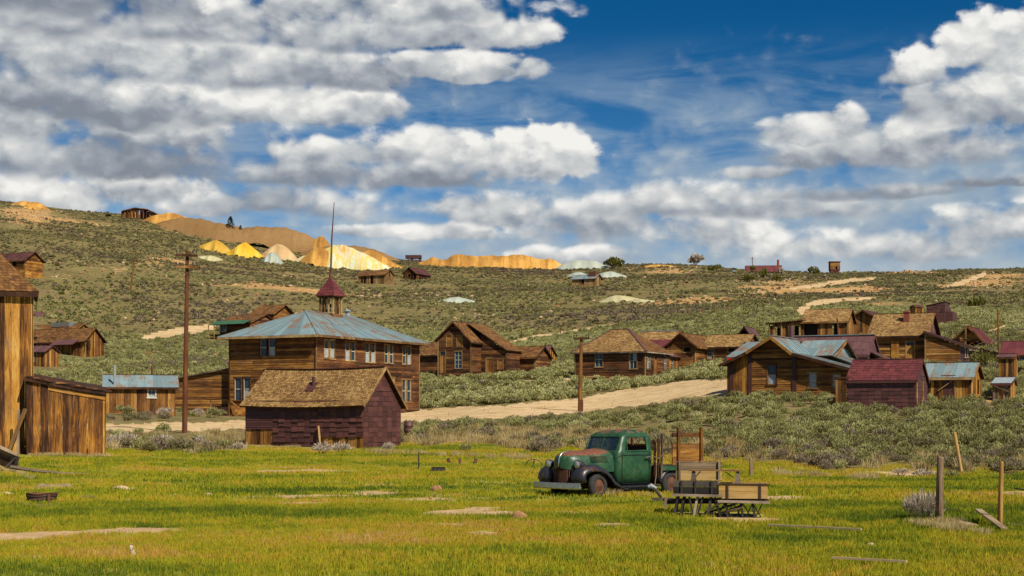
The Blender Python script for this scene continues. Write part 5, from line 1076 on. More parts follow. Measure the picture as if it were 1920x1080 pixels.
def nz(X, Y, s, seed=0):
    z = 0; r_ = np.random.default_rng(seed)
    for i in range(7):
        a, p, k = r_.uniform(0, 6.28), r_.uniform(0, 6.28), r_.uniform(.6, 1.8) / s; z = z + np.sin((X * math.cos(a) + Y * math.sin(a)) * k + p + 1.5 * np.sin((X * math.sin(a) - Y * math.cos(a)) * k * .6 + p))
    return z / 4.0
def meadow_w(X, Y):
    px = 960 + X / np.maximum(Y, 1) * FX; z = Garr(X, Y); py = YH - (z - HC) * FX / np.maximum(Y, 1)
    e = meadow_edge(px) + 3.0 * np.sin(px * .021) + 2.0 * np.sin(px * .07 + 1)
    w_ = np.clip((py - e) / 5 + .5, 0, 1); w_[Y > 100] = 0; w_[Y < 40] = 1; return w_
bare_spots = [(60, 412, 60, 14, .8), (230, 505, 90, 10, .5), (300, 490, 60, 8, .6), (120, 520, 60, 8, .5), (700, 555, 70, 12, .5), (450, 560, 90, 14, .45), (560, 590, 90, 12, .6), (870, 590, 60, 12, .35), (1250, 508, 60, 8, .8), (1440, 545, 60, 12, .7), (1480, 530, 80, 10, .6),
              (1560, 545, 120, 4, .9), (1620, 540, 60, 6, .6), (1700, 510, 100, 3, .9), (1840, 530, 60, 12, .7), (1900, 520, 60, 10, .6), (1780, 535, 120, 4, .5), (1660, 570, 60, 6, .6), (1220, 560, 50, 8, .4), (1330, 560, 50, 8, .5), (30, 395, 90, 8, .7), (880, 705, 60, 6, .3), (1860, 745, 50, 14, .6), (870, 830, 110, 16, .35), (560, 515, 70, 14, .35)]
PATCH = [(252, 970, .55), (565, 943, .9), (850, 985, .75), (340, 928, .5), (920, 952, .8), (1395, 975, 1.3), (60, 1048, .5), (710, 912, .9), (1080, 962, .9), (1150, 985, .7), (165, 921, .6), (310, 912, .5), (480, 925, .5), (1060, 905, .8), (900, 1000, .5), (690, 925, 1.0), (1440, 935, 1.2), (1800, 985, .9), (1500, 905, .9), (540, 885, .8), (800, 935, .8)]
def gap_w(X, Y):
    """bare dirt between the grass: worn patches and thin places"""
    b = np.zeros(len(X))
    for px, py, w_ in PATCH:
        Yp_ = FX * HC / (py - YH); b += 1.15 * np.exp(-(((X - Xw(px, Yp_)) / (w_ * .75)) ** 2 + ((Y - Yp_) / (w_ * .8)) ** 2) ** 1.3)
    d_ = nz(X, Y * 1.2, 2.6, 21) + .6 * nz(X, Y * 1.1, .9, 22)
    return np.clip(b + .35 * nz(X, Y, .45, 23) * (b > .08) + np.clip((d_ - .80) * 2.2, 0, .9), 0, 1) * (Y < 110)
def bare_w(X, Y):
    px = 960 + X / np.maximum(Y, 1) * FX; z = Garr(X, Y); py = YH - (z - HC) * FX / np.maximum(Y, 1); b = np.zeros(len(px))
    for a, c, ra, rb, wt in bare_spots: b += wt * np.exp(-((px - a) / ra) ** 2 - ((py - c) / rb) ** 2)
    b += np.clip(nz(X, Y, 14, 5) - .55, 0, 1) * .8
    return b
md = meadow_w(gv[:, 0], gv[:, 1]); gp = gap_w(gv[:, 0], gv[:, 1]); br = bare_w(gv[:, 0], gv[:, 1])
def gmesh(name, fs, m):
    used = np.unique(fs); mp = -np.ones(len(gv), int); mp[used] = np.arange(len(used)); me = bpy.data.meshes.new(name)
    me.from_pydata(gv[used].tolist(), [], mp[fs].tolist())
    for nm, a in (('meadow', md), ('bare', br), ('gap', gp)):
        at = me.attributes.new(nm, 'FLOAT', 'POINT'); at.data.foreach_set('value', a[used].astype(np.float32))
    me.shade_smooth(); me.materials.append(m); o = bpy.data.objects.new(name, me); COL.objects.link(o); return tag(o, kind='structure')
m, t, b = newmat('hill_ground'); o = t.coord('Object')
n1 = t.noise(o, .12, 8, .65, .5); n2 = t.noise(o, 1.3, 6, .65); n3 = t.noise(o, .35, 5, .6, .4); n4 = t.noise(t.vm('MULTIPLY', o, (1, .45, 1)), .8, 5, .6)
soil = t.ramp(n2, [(.2, (.07, .045, .02)), (.5, (.16, .11, .055)), (.8, (.27, .20, .11))])
brush = t.ramp(t.m('ADD', t.m('MULTIPLY', n2, .5), t.m('MULTIPLY', n1, .5)), [(.35, (.085, .070, .025)), (.5, (.155, .125, .045)), (.65, (.24, .19, .075))])
c = t.mix(t.ss(n3, .50, .62), brush, soil)
ochre = t.ramp(t.m('ADD', t.m('MULTIPLY', n2, .6), t.m('MULTIPLY', n3, .4)), [(.32, (.20, .10, .035)), (.5, (.38, .22, .085)), (.68, (.52, .36, .17))])
c = t.mix(t.ss(t.m('ADD', t.attr('bare'), t.m('MULTIPLY', t.m('SUBTRACT', n3, .5), 1.6)), .42, .72), c, ochre)
grs = t.ramp(t.m('ADD', t.m('MULTIPLY', n4, .6), t.m('MULTIPLY', n2, .4)), [(.32, (.10, .12, .012)), (.45, (.20, .21, .014)), (.55, (.32, .29, .02)), (.7, (.40, .27, .04))])
dirt = t.ramp(t.m('ADD', t.m('MULTIPLY', n2, .5), t.m('MULTIPLY', t.noise(o, 6, 5, .7), .5)), [(.3, (.24, .145, .06)), (.7, (.58, .40, .22))])
grs = t.mix(.35, grs, t.mix(n2, (.16, .11, .04), (.34, .26, .10))); grs = t.mix(t.ss(t.m('ADD', t.attr('gap'), t.m('MULTIPLY', t.m('SUBTRACT', n2, .5), .8)), .32, .55), grs, dirt)
c = t.mix(t.attr('meadow'), c, grs); t.l.new(c, b.inputs['Base Color']); b.inputs['Roughness'].default_value = .95; b.inputs['Specular IOR Level'].default_value = .1
bump(t, b, t.m('ADD', n2, n3), .6, .15); M['ground'] = m
m, t, b = newmat('packed_dirt'); o = t.coord('Object'); n2 = t.noise(o, .9, 7, .65); n3 = t.noise(t.vm('MULTIPLY', o, (.3, 1.4, 1)), .7, 5, .6, .4)
c = t.ramp(t.m('ADD', t.m('MULTIPLY', n2, .5), t.m('MULTIPLY', n3, .5)), [(.34, (.26, .165, .075)), (.46, (.44, .30, .15)), (.56, (.55, .40, .22)), (.68, (.63, .49, .29))])
t.l.new(c, b.inputs['Base Color']); b.inputs['Roughness'].default_value = .95; b.inputs['Specular IOR Level'].default_value = .1; bump(t, b, n2, .4, .05); M['dirt'] = m
gmesh('ground', faces[owner == 0], M['ground'])
for k, (nm, _, _) in enumerate(ROADS):
    if (owner == k + 1).any(): gmesh(nm, faces[owner == k + 1], M['dirt'])
FOOT.append([(Xw(1262, 34), 33.6), (Xw(1440, 34), 33.3), (Xw(1440, 34) , 35.6), (Xw(1262, 34), 36)])
FOOT.append([(Xw(754, 100), 90), (Xw(782, 100), 90), (Xw(782, 100), 101), (Xw(754, 100), 101)])
# ------------------------------------------------------------------ scattering
def inside_foot(X, Y):
    m_ = np.zeros(len(X), bool)
    for P in FOOT:
        sgn = np.ones(len(X), bool)
        for (x0, y0), (x1, y1) in zip(P, P[1:] + P[:1]): sgn &= ((x1 - x0) * (Y - y0) - (y1 - y0) * (X - x0)) >= -.05
        m_ |= sgn
    return m_
def on_road(px, py, Y, pad=1.5):
    m_ = np.zeros(len(px), bool)
    for nm, (y0, y1), pts in ROADS:
        m_ |= (Y > y0) & (Y < y1) & poly_mask(px, py, [(a, c, h + pad) for a, c, h in pts])
        if nm == 'dirt_road': m_ |= (Y > y0) & (Y < y1) & poly_mask(px, py - 9, [(a, c, h + pad) for a, c, h in pts]) & (px > 740)
    return m_
def scatter(name, label, pts, rot, scl, ix, tint, protos, group=None):
    me = bpy.data.meshes.new(name); me.from_pydata([tuple(p) for p in pts.tolist()], [], [])
    for nm, ty, a in (('rz', 'FLOAT', rot), ('scl', 'FLOAT', scl), ('tint', 'FLOAT', tint)): at = me.attributes.new(nm, ty, 'POINT'); at.data.foreach_set('value', a.astype(np.float32))
    at = me.attributes.new('ix', 'INT', 'POINT'); at.data.foreach_set('value', ix.astype(np.int32))
    o = bpy.data.objects.new(name, me); COL.objects.link(o); tag(o, label, None, None, 'stuff')
    pc = bpy.data.collections.new(name + '_pieces')
    for i, pm_ in enumerate(protos): q = bpy.data.objects.new('%s_piece_%d' % (name, i), pm_); pc.objects.link(q)
    ng = bpy.data.node_groups.new(name, 'GeometryNodeTree'); ng.interface.new_socket('Geometry', in_out='INPUT', socket_type='NodeSocketGeometry'); ng.interface.new_socket('Geometry', in_out='OUTPUT', socket_type='NodeSocketGeometry')
    N = ng.nodes; L = ng.links; a = N.new('NodeGroupInput'); z = N.new('NodeGroupOutput'); iop = N.new('GeometryNodeInstanceOnPoints')
    mp_ = N.new('GeometryNodeMeshToPoints'); L.new(a.outputs[0], mp_.inputs[0]); L.new(mp_.outputs[0], iop.inputs['Points'])
    ci = N.new('GeometryNodeCollectionInfo'); ci.inputs[0].default_value = pc; ci.inputs[1].default_value = True; ci.inputs[2].default_value = True
    L.new(ci.outputs[0], iop.inputs['Instance']); iop.inputs['Pick Instance'].default_value = True
    def na(nm, ty): q = N.new('GeometryNodeInputNamedAttribute'); q.data_type = ty; q.inputs[0].default_value = nm; return q.outputs['Attribute']
    L.new(na('ix', 'INT'), iop.inputs['Instance Index'])
    cx_ = N.new('ShaderNodeCombineXYZ'); L.new(na('rz', 'FLOAT'), cx_.inputs[2]); L.new(cx_.outputs[0], iop.inputs['Rotation'])
    L.new(na('scl', 'FLOAT'), iop.inputs['Scale']); L.new(iop.outputs[0], z.inputs[0])
    md_ = o.modifiers.new('scatter', 'NODES'); md_.node_group = ng; return o
def leafmat(name, cols, inst=True, trans=.25):
    m, t, b = newmat(name); tn = t.attr('tint', 'INSTANCER') if inst else t.attr('tone'); lt = t.attr('tone'); n = t.noise(t.coord('Object'), 2.2, 3, .6)
    v = t.m('ADD', t.m('ADD', t.m('MULTIPLY', tn, .75), t.m('MULTIPLY', lt, .25)), t.m('MULTIPLY', t.m('SUBTRACT', n, .5), .3)) if inst else t.m('ADD', t.m('MULTIPLY', lt, .5), t.m('MULTIPLY', n, .5))
    c = t.ramp(v, cols); t.l.new(c, b.inputs['Base Color']); b.inputs['Roughness'].default_value = .75; b.inputs['Specular IOR Level'].default_value = .12
    tr = t.new('ShaderNodeBsdfTranslucent'); t.l.new(c, tr.inputs[0]); mx = t.new('ShaderNodeMixShader'); mx.inputs[0].default_value = trans; t.l.new(b.outputs[0], mx.inputs[1]); t.l.new(tr.outputs[0], mx.inputs[2])
    out = [q for q in t.n if q.type == 'OUTPUT_MATERIAL'][0]; t.l.new(mx.outputs[0], out.inputs[0]); return m
SAGE = [(0, (.17, .12, .09)), (.14, (.31, .24, .17)), (.30, (.16, .14, .055)), (.5, (.27, .255, .09)), (.68, (.37, .355, .14)), (.85, (.46, .43, .21)), (1, (.50, .46, .17))]
M['sage'] = leafmat('sagebrush_leaf', SAGE); M['sage_own'] = leafmat('sagebrush_leaf_single', SAGE, False)
M['drybrush'] = leafmat('dry_brush_twig', [(0, (.22, .16, .12)), (.5, (.42, .34, .26)), (1, (.58, .50, .40))], False, .1)
M['willow'] = leafmat('willow_leaf', [(0, (.06, .055, .015)), (.5, (.15, .14, .03)), (1, (.27, .25, .06))], False); M['conifer'] = leafmat('conifer_needles', [(0, (.012, .02, .008)), (1, (.05, .07, .025))], False, .05)
M['twig'] = plain('brush_stem', (.13, .09, .06), .95)
def bush_mesh(name, n, seed, lw=.035, ll=.16, h=.62, m='sage', up=.9, lobes=6, r=.58, bare=0.0):
    FR = random.Random(seed); vs, fs, tn = [], [], []
    lb = [(0, 0, .38 * h / .62, .42)] + [(r * .62 * math.cos(k * 6.283 / lobes + FR.uniform(-.4, .4)) * FR.uniform(.6, 1), r * .62 * math.sin(k * 6.283 / lobes + FR.uniform(-.4, .4)) * FR.uniform(.6, 1), h * FR.uniform(.35, .65), FR.uniform(.22, .34)) for k in range(lobes)]
    for i in range(n):
        lx, ly, lz, lr = FR.choice(lb); a = FR.uniform(0, 6.283); e = math.asin(FR.uniform(-.25, 1)); rr = lr * (FR.uniform(.55, 1) ** .5)
        d = Vector((math.cos(a) * math.cos(e), math.sin(a) * math.cos(e), math.sin(e))); p = Vector((lx, ly, lz)) + Vector((d.x * rr, d.y * rr, d.z * rr * .85))
        if p.z < .02: p.z = FR.uniform(.02, .2)
        g_ = (d * .7 + Vector((FR.uniform(-.5, .5), FR.uniform(-.5, .5), up * FR.uniform(.5, 1.2)))).normalized(); sd = g_.cross(Vector((FR.uniform(-1, 1), FR.uniform(-1, 1), FR.uniform(-1, 1)))).normalized()
        l = ll * FR.uniform(.6, 1.4); w_ = lw * FR.uniform(.7, 1.3); b0 = len(vs); q = p - g_ * l * .4
        vs += [q - sd * w_ * .5, q + sd * w_ * .5, q + g_ * l * .6 + sd * w_, q + g_ * l, q + g_ * l * .6 - sd * w_]; fs.append((b0, b0 + 1, b0 + 2, b0 + 3, b0 + 4)); tv = FR.random(); tn += [tv] * 5
    mb = MB(); mb.v = [tuple(q) for q in vs]; mb.f = fs; mb.gc = list(mb.v); mb.t = tn
    return mb.mesh(name, M[m])
near = [bush_mesh('sagebrush_near', 620, 11 + i, .024, .13, h=.55 + .05 * i, lobes=5 + i % 3) for i in range(5)]
mid = [bush_mesh('sagebrush_mid', 200, 31 + i, .05, .20, lobes=5) for i in range(4)]
M['hillbrush'] = leafmat('hillside_brush_leaf', [(0, (.13, .09, .065)), (.2, (.20, .15, .105)), (.38, (.15, .13, .050)), (.55, (.235, .21, .085)), (.72, (.31, .285, .13)), (.88, (.40, .36, .19)), (1, (.46, .41, .21))])
far = [bush_mesh('hillbrush_far', 54, 51 + i, .12, .30, h=.55, lobes=4, up=.5, m='hillbrush' if i < 4 else 'sage') for i in range(8)]
def band(Y0, Y1, n, pxr=(-220, 2140), spill=None):
    u = rng.random(n); Y = np.sqrt(Y0 * Y0 + u * (Y1 * Y1 - Y0 * Y0)); px = rng.uniform(*pxr, n); return Xw(px, Y), Y, px
def keepable(X, Y, px):
    Z = Garr(X, Y); py = YH - (Z - HC) * FX / Y; k = ~inside_foot(X, Y) & ~on_road(px, py, Y, 2.0 if Y.max() < 260 else 1.0)
    md_ = meadow_w(X, Y); k &= md_ < .35
    for hx, hy, ha, hb_ in HEAPS: k &= (((X - hx) / ha) ** 2 + ((Y - hy) / max(hb_, 1)) ** 2) > .95
    return k, Z, py
def tint_of(X, Y, n):
    base = .54 + .24 * nz(X, Y, 22, 3) + .16 * nz(X, Y, 7, 8) + rng.normal(0, .17, n); return np.clip(base, 0, 1)
# nearest brush, 60 to 140 m
X, Y, px = band(60, 145, 16000); k, Z, py = keepable(X, Y, px)
dens_ = .52 + .50 * nz(X, Y, 5, 2); dens_ *= np.where((px > 760) & (px < 1000) & (Y < 105), .28, 1); dens_ *= np.where((px < 480) & (Y > 78) & (Y < 160), .30, 1)
dens_ *= np.where((Y > 112) & (px < 330), .6, 1); dens_ *= np.where((px > 320) & (px < 470) & (Y > 86), .25, 1)
dens_ *= np.where((px > 395) & (px < 465) & (Y < 120), 0, 1); dens_ *= np.where((px > 1840) & (px < 1870) & (Y > 95) & (Y < 125), .2, 1)
k &= rng.random(len(X)) < dens_; X, Y, Z, px, py = X[k], Y[k], Z[k], px[k], py[k]; n = len(X)
tn = tint_of(X, Y, n); edge = np.clip((py - (meadow_edge(px) - 30)) / 30, 0, 1); tn = np.where(rng.random(n) < edge * .75, rng.uniform(.0, .26, n), tn)
scatter('sagebrush', 'grey green sagebrush thickets around the near houses and road', np.stack([X, Y, Z - .05], -1), rng.uniform(0, 6.28, n), rng.uniform(.40, 1.0, n) * (1 - .15 * (Y < 75)), rng.integers(0, 5, n), tn, near)
X, Y, px = band(140, 310, 38000); k, Z, py = keepable(X, Y, px); k &= rng.random(len(X)) < .85 + .35 * nz(X, Y, 9, 4); X, Y, Z = X[k], Y[k], Z[k]; n = len(X)
scatter('slope_sagebrush', 'sagebrush covering the slope behind the houses', np.stack([X, Y, Z - .1], -1), rng.uniform(0, 6.28, n), rng.uniform(.45, 1.15, n), rng.integers(0, 4, n), np.clip(tint_of(X, Y, n) + .04, 0, 1), mid)
X, Y, px = band(300, 720, 150000); k, Z, py = keepable(X, Y, px); dd = .52 + .38 * nz(X, Y, 16, 6) + .35 * nz(X, Y, 5, 16) - .6 * bare_w(X, Y); k &= rng.random(len(X)) < dd; X, Y, Z = X[k], Y[k], Z[k]; n = len(X)
scatter('hillside_brush', 'low brush dotting the far hillside up to the skyline', np.stack([X, Y, Z - .15], -1), rng.uniform(0, 6.28, n), rng.uniform(.38, .85, n) * rng.choice([1, 1, 1, 1, 1, 1.6], n), rng.integers(0, 4, n) + 4 * (rng.random(n) < np.clip(.95 - (Y - 300) / 190 + .3 * nz(X, Y, 30, 44), .08, 1)), np.clip(tint_of(X, Y, n) - .15, 0, 1), far)
# meadow grass
def tuft(seed, nb, h, w_, spread):
    FR = random.Random(seed); mb = MB()
    for i in range(nb):
        a, r_ = FR.uniform(0, 6.283), spread * math.sqrt(FR.random()); x, y = r_ * math.cos(a), r_ * math.sin(a); hh = h * FR.uniform(.5, 1.2); la = FR.uniform(0, 6.283); ln = FR.uniform(.1, .5) * hh; dx, dy = math.cos(la), math.sin(la); sa = FR.uniform(0, 6.283); sx_, sy_ = math.cos(sa) * w_, math.sin(sa) * w_
        v = [(x - sx_, y - sy_, -.02), (x + sx_, y + sy_, -.02), (x + sx_ * .7 + dx * ln * .4, y + sy_ * .7 + dy * ln * .4, hh * .6), (x + dx * ln, y + dy * ln, hh), (x - sx_ * .7 + dx * ln * .4, y - sy_ * .7 + dy * ln * .4, hh * .6)]
        mb.add(v, [(0, 1, 2, 3, 4)], None, FR.random())
    return mb.mesh('grass_tuft', M['grass'])
M['grass'] = leafmat('meadow_grass', [(0, (.04, .075, .012)), (.2, (.10, .15, .012)), (.38, (.255, .275, .015)), (.54, (.42, .375, .020)), (.72, (.46, .265, .03)), (1, (.58, .40, .16))], trans=.3)
T_ = [tuft(71 + i, 34, .066 + .012 * i, .0042, .16) for i in range(4)]; T2 = [tuft(81 + i, 30, .095, .010, .34) for i in range(3)]
def meadow(name, label, Y0, Y1, n, protos, s0, s1, thr=.55):
    X, Y, px = band(Y0, Y1, n, (-120, 2040)); w_ = meadow_w(X, Y); k = (w_ > rng.random(n) * .8 + .1) & ~inside_foot(X, Y)
    d_ = nz(X, Y * 2.2, 2.6, 21) + .6 * nz(X, Y * 2.0, .9, 22); g_ = gap_w(X, Y); k &= (g_ < .25 + .5 * rng.random(n)); X, Y = X[k], Y[k]; Z = Garr(X, Y); n = len(X)
    tn = .41 + .27 * nz(X, Y * 2.2, 5.5, 31) + .20 * nz(X, Y * 2, 1.6, 32) + .12 * nz(X, Y, .5, 35) + rng.normal(0, .14, n) + .16 * np.clip((24 - Y) / 6, 0, 1) * (nz(X, Y, 4, 33) > -.2) + .09 * np.clip((d_[k] - thr + .25) * 2, 0, 1)
    scatter(name, label, np.stack([X, Y, Z], -1), rng.uniform(0, 6.28, n), rng.uniform(s0, s1, n) * (1 + .25 * nz(X, Y, 3, 34)), rng.integers(0, len(protos), n), np.clip(tn, 0, 1), protos)
meadow('meadow_grass', 'short yellow green meadow grass in the foreground', 18, 40, 27000, T_, .5, 1.3, .62)
meadow('far_meadow_grass', 'yellow green meadow grass around the truck and before the barn', 38, 100, 27000, T2, .6, 1.3, .72)
# dry straw tufts at the edge of the sagebrush
M['straw'] = leafmat('dry_straw', [(0, (.22, .15, .06)), (.5, (.42, .31, .13)), (1, (.58, .47, .24))], trans=.25)
def strawtuft(seed): 
    q = tuft(seed, 70, .34, .007, .26); q.materials.clear(); q.materials.append(M['straw']); return q
ST = [strawtuft(91), strawtuft(92)]
X, Y, px = band(58, 105, 9000); k, Z, py = keepable(X, Y, px); e = meadow_edge(px); pr = np.where((py > e - 34) & (py < e + 3), np.where((px > 755) & (px < 1400), .65, .20), .0); k &= (rng.random(len(X)) < pr); X, Y, Z = X[k], Y[k], Z[k]; n = len(X)
scatter('dry_grass', 'straw coloured dry grass along the edge of the sagebrush', np.stack([X, Y, Z], -1), rng.uniform(0, 6.28, n), rng.uniform(.7, 1.5, n), rng.integers(0, 2, n), rng.random(n), ST)
# tufts of taller dry grass against walls, wheels and posts
TP = []
def tufts(px0, px1, py0, py1, n, h0=.25, h1=.6):
    for _ in range(n):
        u = rnd.random(); px_, py_ = lerp(px0, px1, u) + rnd.uniform(-3, 3), lerp(py0, py1, u) + rnd.uniform(-1.5, 1.5); Y_ = FX * HC / (py_ - YH) if py_ > 880 else None
        if Y_ is None:
            for Y_ in np.arange(50, 100, 1.0):
                if YH - (G(Xw(px_, Y_), Y_) - HC) * FX / Y_ < py_: break
        TP.append((Xw(px_, Y_), Y_, rnd.uniform(h0, h1)))
tufts(52, 200, 856, 858, 60); tufts(460, 680, 838, 845, 60, .2, .5); tufts(1085, 1160, 928, 930, 26, .3, .6); tufts(1010, 1085, 926, 929, 10, .2, .4); tufts(1160, 1240, 928, 932, 16, .2, .4); tufts(1700, 1800, 982, 1000, 60, .25, .6); tufts(1800, 1850, 996, 1003, 22, .2, .45); tufts(1745, 1790, 982, 984, 16, .3, .6); tufts(0, 60, 892, 905, 16, .3, .6); tufts(690, 1000, 850, 862, 70, .3, .9); tufts(1440, 1640, 885, 892, 30, .4, .9); tufts(50, 110, 950, 952, 10, .15, .3); tufts(200, 255, 925, 927, 8, .15, .3); tufts(800, 980, 925, 980, 12, .15, .3)
ta = np.array(TP); n = len(ta)
scatter('dry_tufts', 'taller dry grass tufts against walls, wheels and posts', np.stack([ta[:, 0], ta[:, 1], Garr(ta[:, 0], ta[:, 1])], -1), rng.uniform(0, 6.28, n), ta[:, 2], rng.integers(0, 2, n), rng.uniform(.2, 1, n), ST)
# stones on the hill and beside the roads
def stone_mesh(i):
    q = MB(); rock(q, 1.0, .55, .8, 600 + i); me = q.mesh('stone', M['rock' if i % 2 else 'rock_brown']); return me
def rock(q, w_, h_, d_, seed, at=(0, 0, 0)):
    FR = random.Random(seed); ph = [FR.uniform(0, 6) for _ in range(6)]; rr = []
    for j in range(7):
        v = j / 6 * math.pi; ring = []
        for k in range(12):
            u = k / 12 * 2 * math.pi; s_ = 1 + .16 * math.sin(2 * u + ph[0] + v) + .13 * math.sin(3 * u + ph[1] - 2 * v) + .09 * math.sin(5 * u + ph[2]); c_ = max(.02, math.sin(v)) ** .75
            ring.append((at[0] + w_ / 2 * s_ * c_ * math.cos(u), at[1] + d_ / 2 * s_ * c_ * math.sin(u), at[2] + h_ * .35 - h_ * .62 * math.cos(v) * (1 + .18 * math.sin(u + ph[3]) + .1 * math.sin(3 * u + ph[4]))))
        rr.append(ring)
    q.loft(rr, cap0=True, cap1=True)
SM = [stone_mesh(i) for i in range(4)]
X, Y, px = band(170, 700, 9000); bw_ = bare_w(X, Y); k = (rng.random(len(X)) < .10 + 1.2 * bw_) & ~inside_foot(X, Y); X, Y = X[k], Y[k]; n = len(X)
scatter('hill_stones', 'loose pale and brown stones strewn over the hillside', np.stack([X, Y, Garr(X, Y)], -1), rng.uniform(0, 6.28, n), rng.uniform(.25, .95, n), rng.integers(0, 4, n), rng.random(n), SM)
X, Y, px = band(20, 165, 6000); Z = Garr(X, Y); py = YH - (Z - HC) * FX / Y; k = (on_road(px, py, Y, 4) & (rng.random(len(X)) < .8)) | ((gap_w(X, Y) > .4) & (Y < 100) & (rng.random(len(X)) < .5)); k &= ~inside_foot(X, Y); X, Y, Z = X[k], Y[k], Z[k]; n = len(X)
scatter('small_stones', 'small stones and clods on the dirt road and bare patches', np.stack([X, Y, Z], -1), rng.uniform(0, 6.28, n), rng.uniform(.02, .12, n), rng.integers(0, 4, n), rng.random(n), SM)
# single bushes
def bush(name, label, cat, px, Y, w_, h_, m='sage_own', n=500, seed=1, lw=.02, ll=.12, py=None, group=None, up=.9, stems=5):
    X = Xw(px, Y); z = G(X, Y); me = bush_mesh('foliage', n, seed, lw, ll, h=.75, m=m, lobes=6, up=up)
    rt = root(name, label, cat, (X, Y, z - .03), rnd.uniform(0, 3) if w_ < 6 else 0, group); o = bpy.data.objects.new('foliage', me); COL.objects.link(o); o.parent = rt; o.scale = (w_ / 1.5, w_ / 1.5, h_ / .95); o['kind'] = 'stuff'
    q = MB()
    for k in range(stems): a = k * 6.28 / stems; q.tube([(0.03 * math.cos(a), .03 * math.sin(a), -.1), (w_ * .14 * math.cos(a), w_ * .14 * math.sin(a), h_ * .3), (w_ * .27 * math.cos(a), w_ * .27 * math.sin(a), h_ * .62)], [w_ * .014, w_ * .01, w_ * .004], 4)
    q.build('stems', M['twig'], rt); return rt
for i, (px, Y, w_, h_, m, lb) in enumerate([(604, 76, 1.5, .75, 'drybrush', 'grey dry brush at the foot of the barn under its leaning plank'), (640, 77, 1.3, .7, 'drybrush', 'grey dry brush right of the leaning plank before the barn'), (728, 80, .9, .6, 'drybrush', 'tan dry tumbleweed at the right corner of the purple barn'),
        (215, 81, 1.5, .75, 'drybrush', 'pale dry bush just right of the board lean-to'), (262, 80, 1.6, .7, 'sage_own', 'green sagebrush between the board lean-to and the tall pole'), (300, 81, 1.7, .8, 'drybrush', 'mauve dry bush left of the tall pole'), (330, 79, 1.5, .7, 'sage_own', 'sagebrush at the foot of the tall pole'),
        (372, 80, 1.6, .8, 'drybrush', 'mauve dry bush right of the tall pole'), (415, 79, 1.5, .75, 'sage_own', 'sagebrush between the tall pole and the purple barn'), (445, 79, 1.1, .6, 'drybrush', 'tan dry bush touching the left corner of the purple barn'), (238, 84, 1.4, .8, 'drybrush', 'dry bush behind the green sagebrush near the lean-to'),
        (400, 131, 1.7, 1.1, 'sage_own', 'bright green bush before the lean-to annex'), (372, 132, 1.4, .9, 'drybrush', 'tan bush before the lean-to annex'), (310, 127, 2.0, 1.0, 'drybrush', 'tan bush before the blue roofed cabin'), (235, 125, 2.2, 1.0, 'sage_own', 'green bush before the left wall of the blue roofed cabin'),
        (873, 79, .9, .55, 'sage_own', 'small sagebrush alone in the straw right of the barn'), (845, 95, 1.2, .7, 'sage_own', 'small bush right of the rusty barrel'), (1690, 62, 1.0, .4, 'drybrush', 'low grey brush in the meadow before the right thicket'), (1730, 61, 1.1, .4, 'drybrush', 'low grey brush left of the tall split fence post'), (1785, 60, .9, .38, 'sage_own', 'low brush right of the tall split fence post'),
        (166, 41, .5, .22, 'sage_own', 'small sagebrush sprig in the meadow near the rusty tub'), (1843, 139, 3.4, 2.0, 'willow', 'large light green bush beside the board fence'), (1822, 105, 1.8, 1.0, 'sage_own', 'bush at the right foot of the golden shed')]):
    bush('dry_brush' if m == 'drybrush' else 'green_shrub' if m == 'willow' else 'sagebrush_bush', lb, 'bush', px, Y, w_, h_, m, 520, 200 + i, .016 if m == 'drybrush' else .022, .13 if m != 'drybrush' else .17)
for i, (px, Y, w_, h_, m, lb) in enumerate([(1150, 592, 9.5, 5.0, 'willow', 'round green bush on the skyline at the end of the pale heap'), (1304, 590, 7.5, 5.4, 'drybrush', 'bare straggly bush standing on the skyline'), (1526, 610, 6.6, 4.6, 'willow', 'round green bush on the skyline left of the ore hopper'), (1403, 480, 6.2, 2.6, 'willow', 'dark green oval bush on the slope below the red roofed house'),
        (1432, 520, 3.6, 4.2, 'willow', 'upright green bush on the slope below the red roofed house'), (1465, 545, 3.0, 3.4, 'drybrush', 'bare upright bush right of the upright green bush'), (1455, 500, 4.2, 3.0, 'willow', 'low green bush right of the dark oval bush'), (204, 655, 3.4, 1.8, 'conifer', 'small dark bush on the left skyline'), (1335, 560, 5, 3, 'willow', 'dull green bush under the skyline left of the blue hut'), (1346, 575, 4, 2.6, 'sage_own', 'grey bush left of the blue hut'),
        (1830, 300, 4.5, 3.0, 'willow', 'dark green bush on the slope above the red roofs'), (1765, 545, 6, 2.5, 'sage_own', 'dark bush on the right hillside'), (1412, 590, 3, 3, 'willow', 'green bush before the left end of the red roofed house')]):
    bush('hill_bush', lb, 'bush', px, Y, w_, h_, m, 420, 260 + i, .05, .16, stems=7)
def conifer(px, Y, h_, label):
    X = Xw(px, Y); z = Zw(428 if px < 440 else 430, Y) + .2; rt = root('juniper_tree', label, 'tree', (X, Y, z - 1)); q = MB(); q.tube([(0, 0, -.5), (0, 0, h_ * .9)], [h_ * .04, .05], 6); q.build('trunk', M['twig'], rt)
    FR = random.Random(int(px)); mb = MB()
    for i in range(420):
        u = FR.random() ** .8; zc = h_ * (.08 + .92 * u); r_ = h_ * .36 * (1 - u) ** .75 * FR.uniform(.3, 1.1) + .05; a = FR.uniform(0, 6.28); p = Vector((r_ * math.cos(a), r_ * math.sin(a), zc)); d_ = Vector((math.cos(a), math.sin(a), .7)).normalized(); sd = d_.cross(Vector((FR.uniform(-1, 1), FR.uniform(-1, 1), 1))).normalized() * h_ * .03; l = h_ * .10
        mb.add([p - sd, p + sd, p + d_ * l], [(0, 1, 2)], None, FR.random())
    mb.build('crown', M['conifer'], rt, kind='stuff')
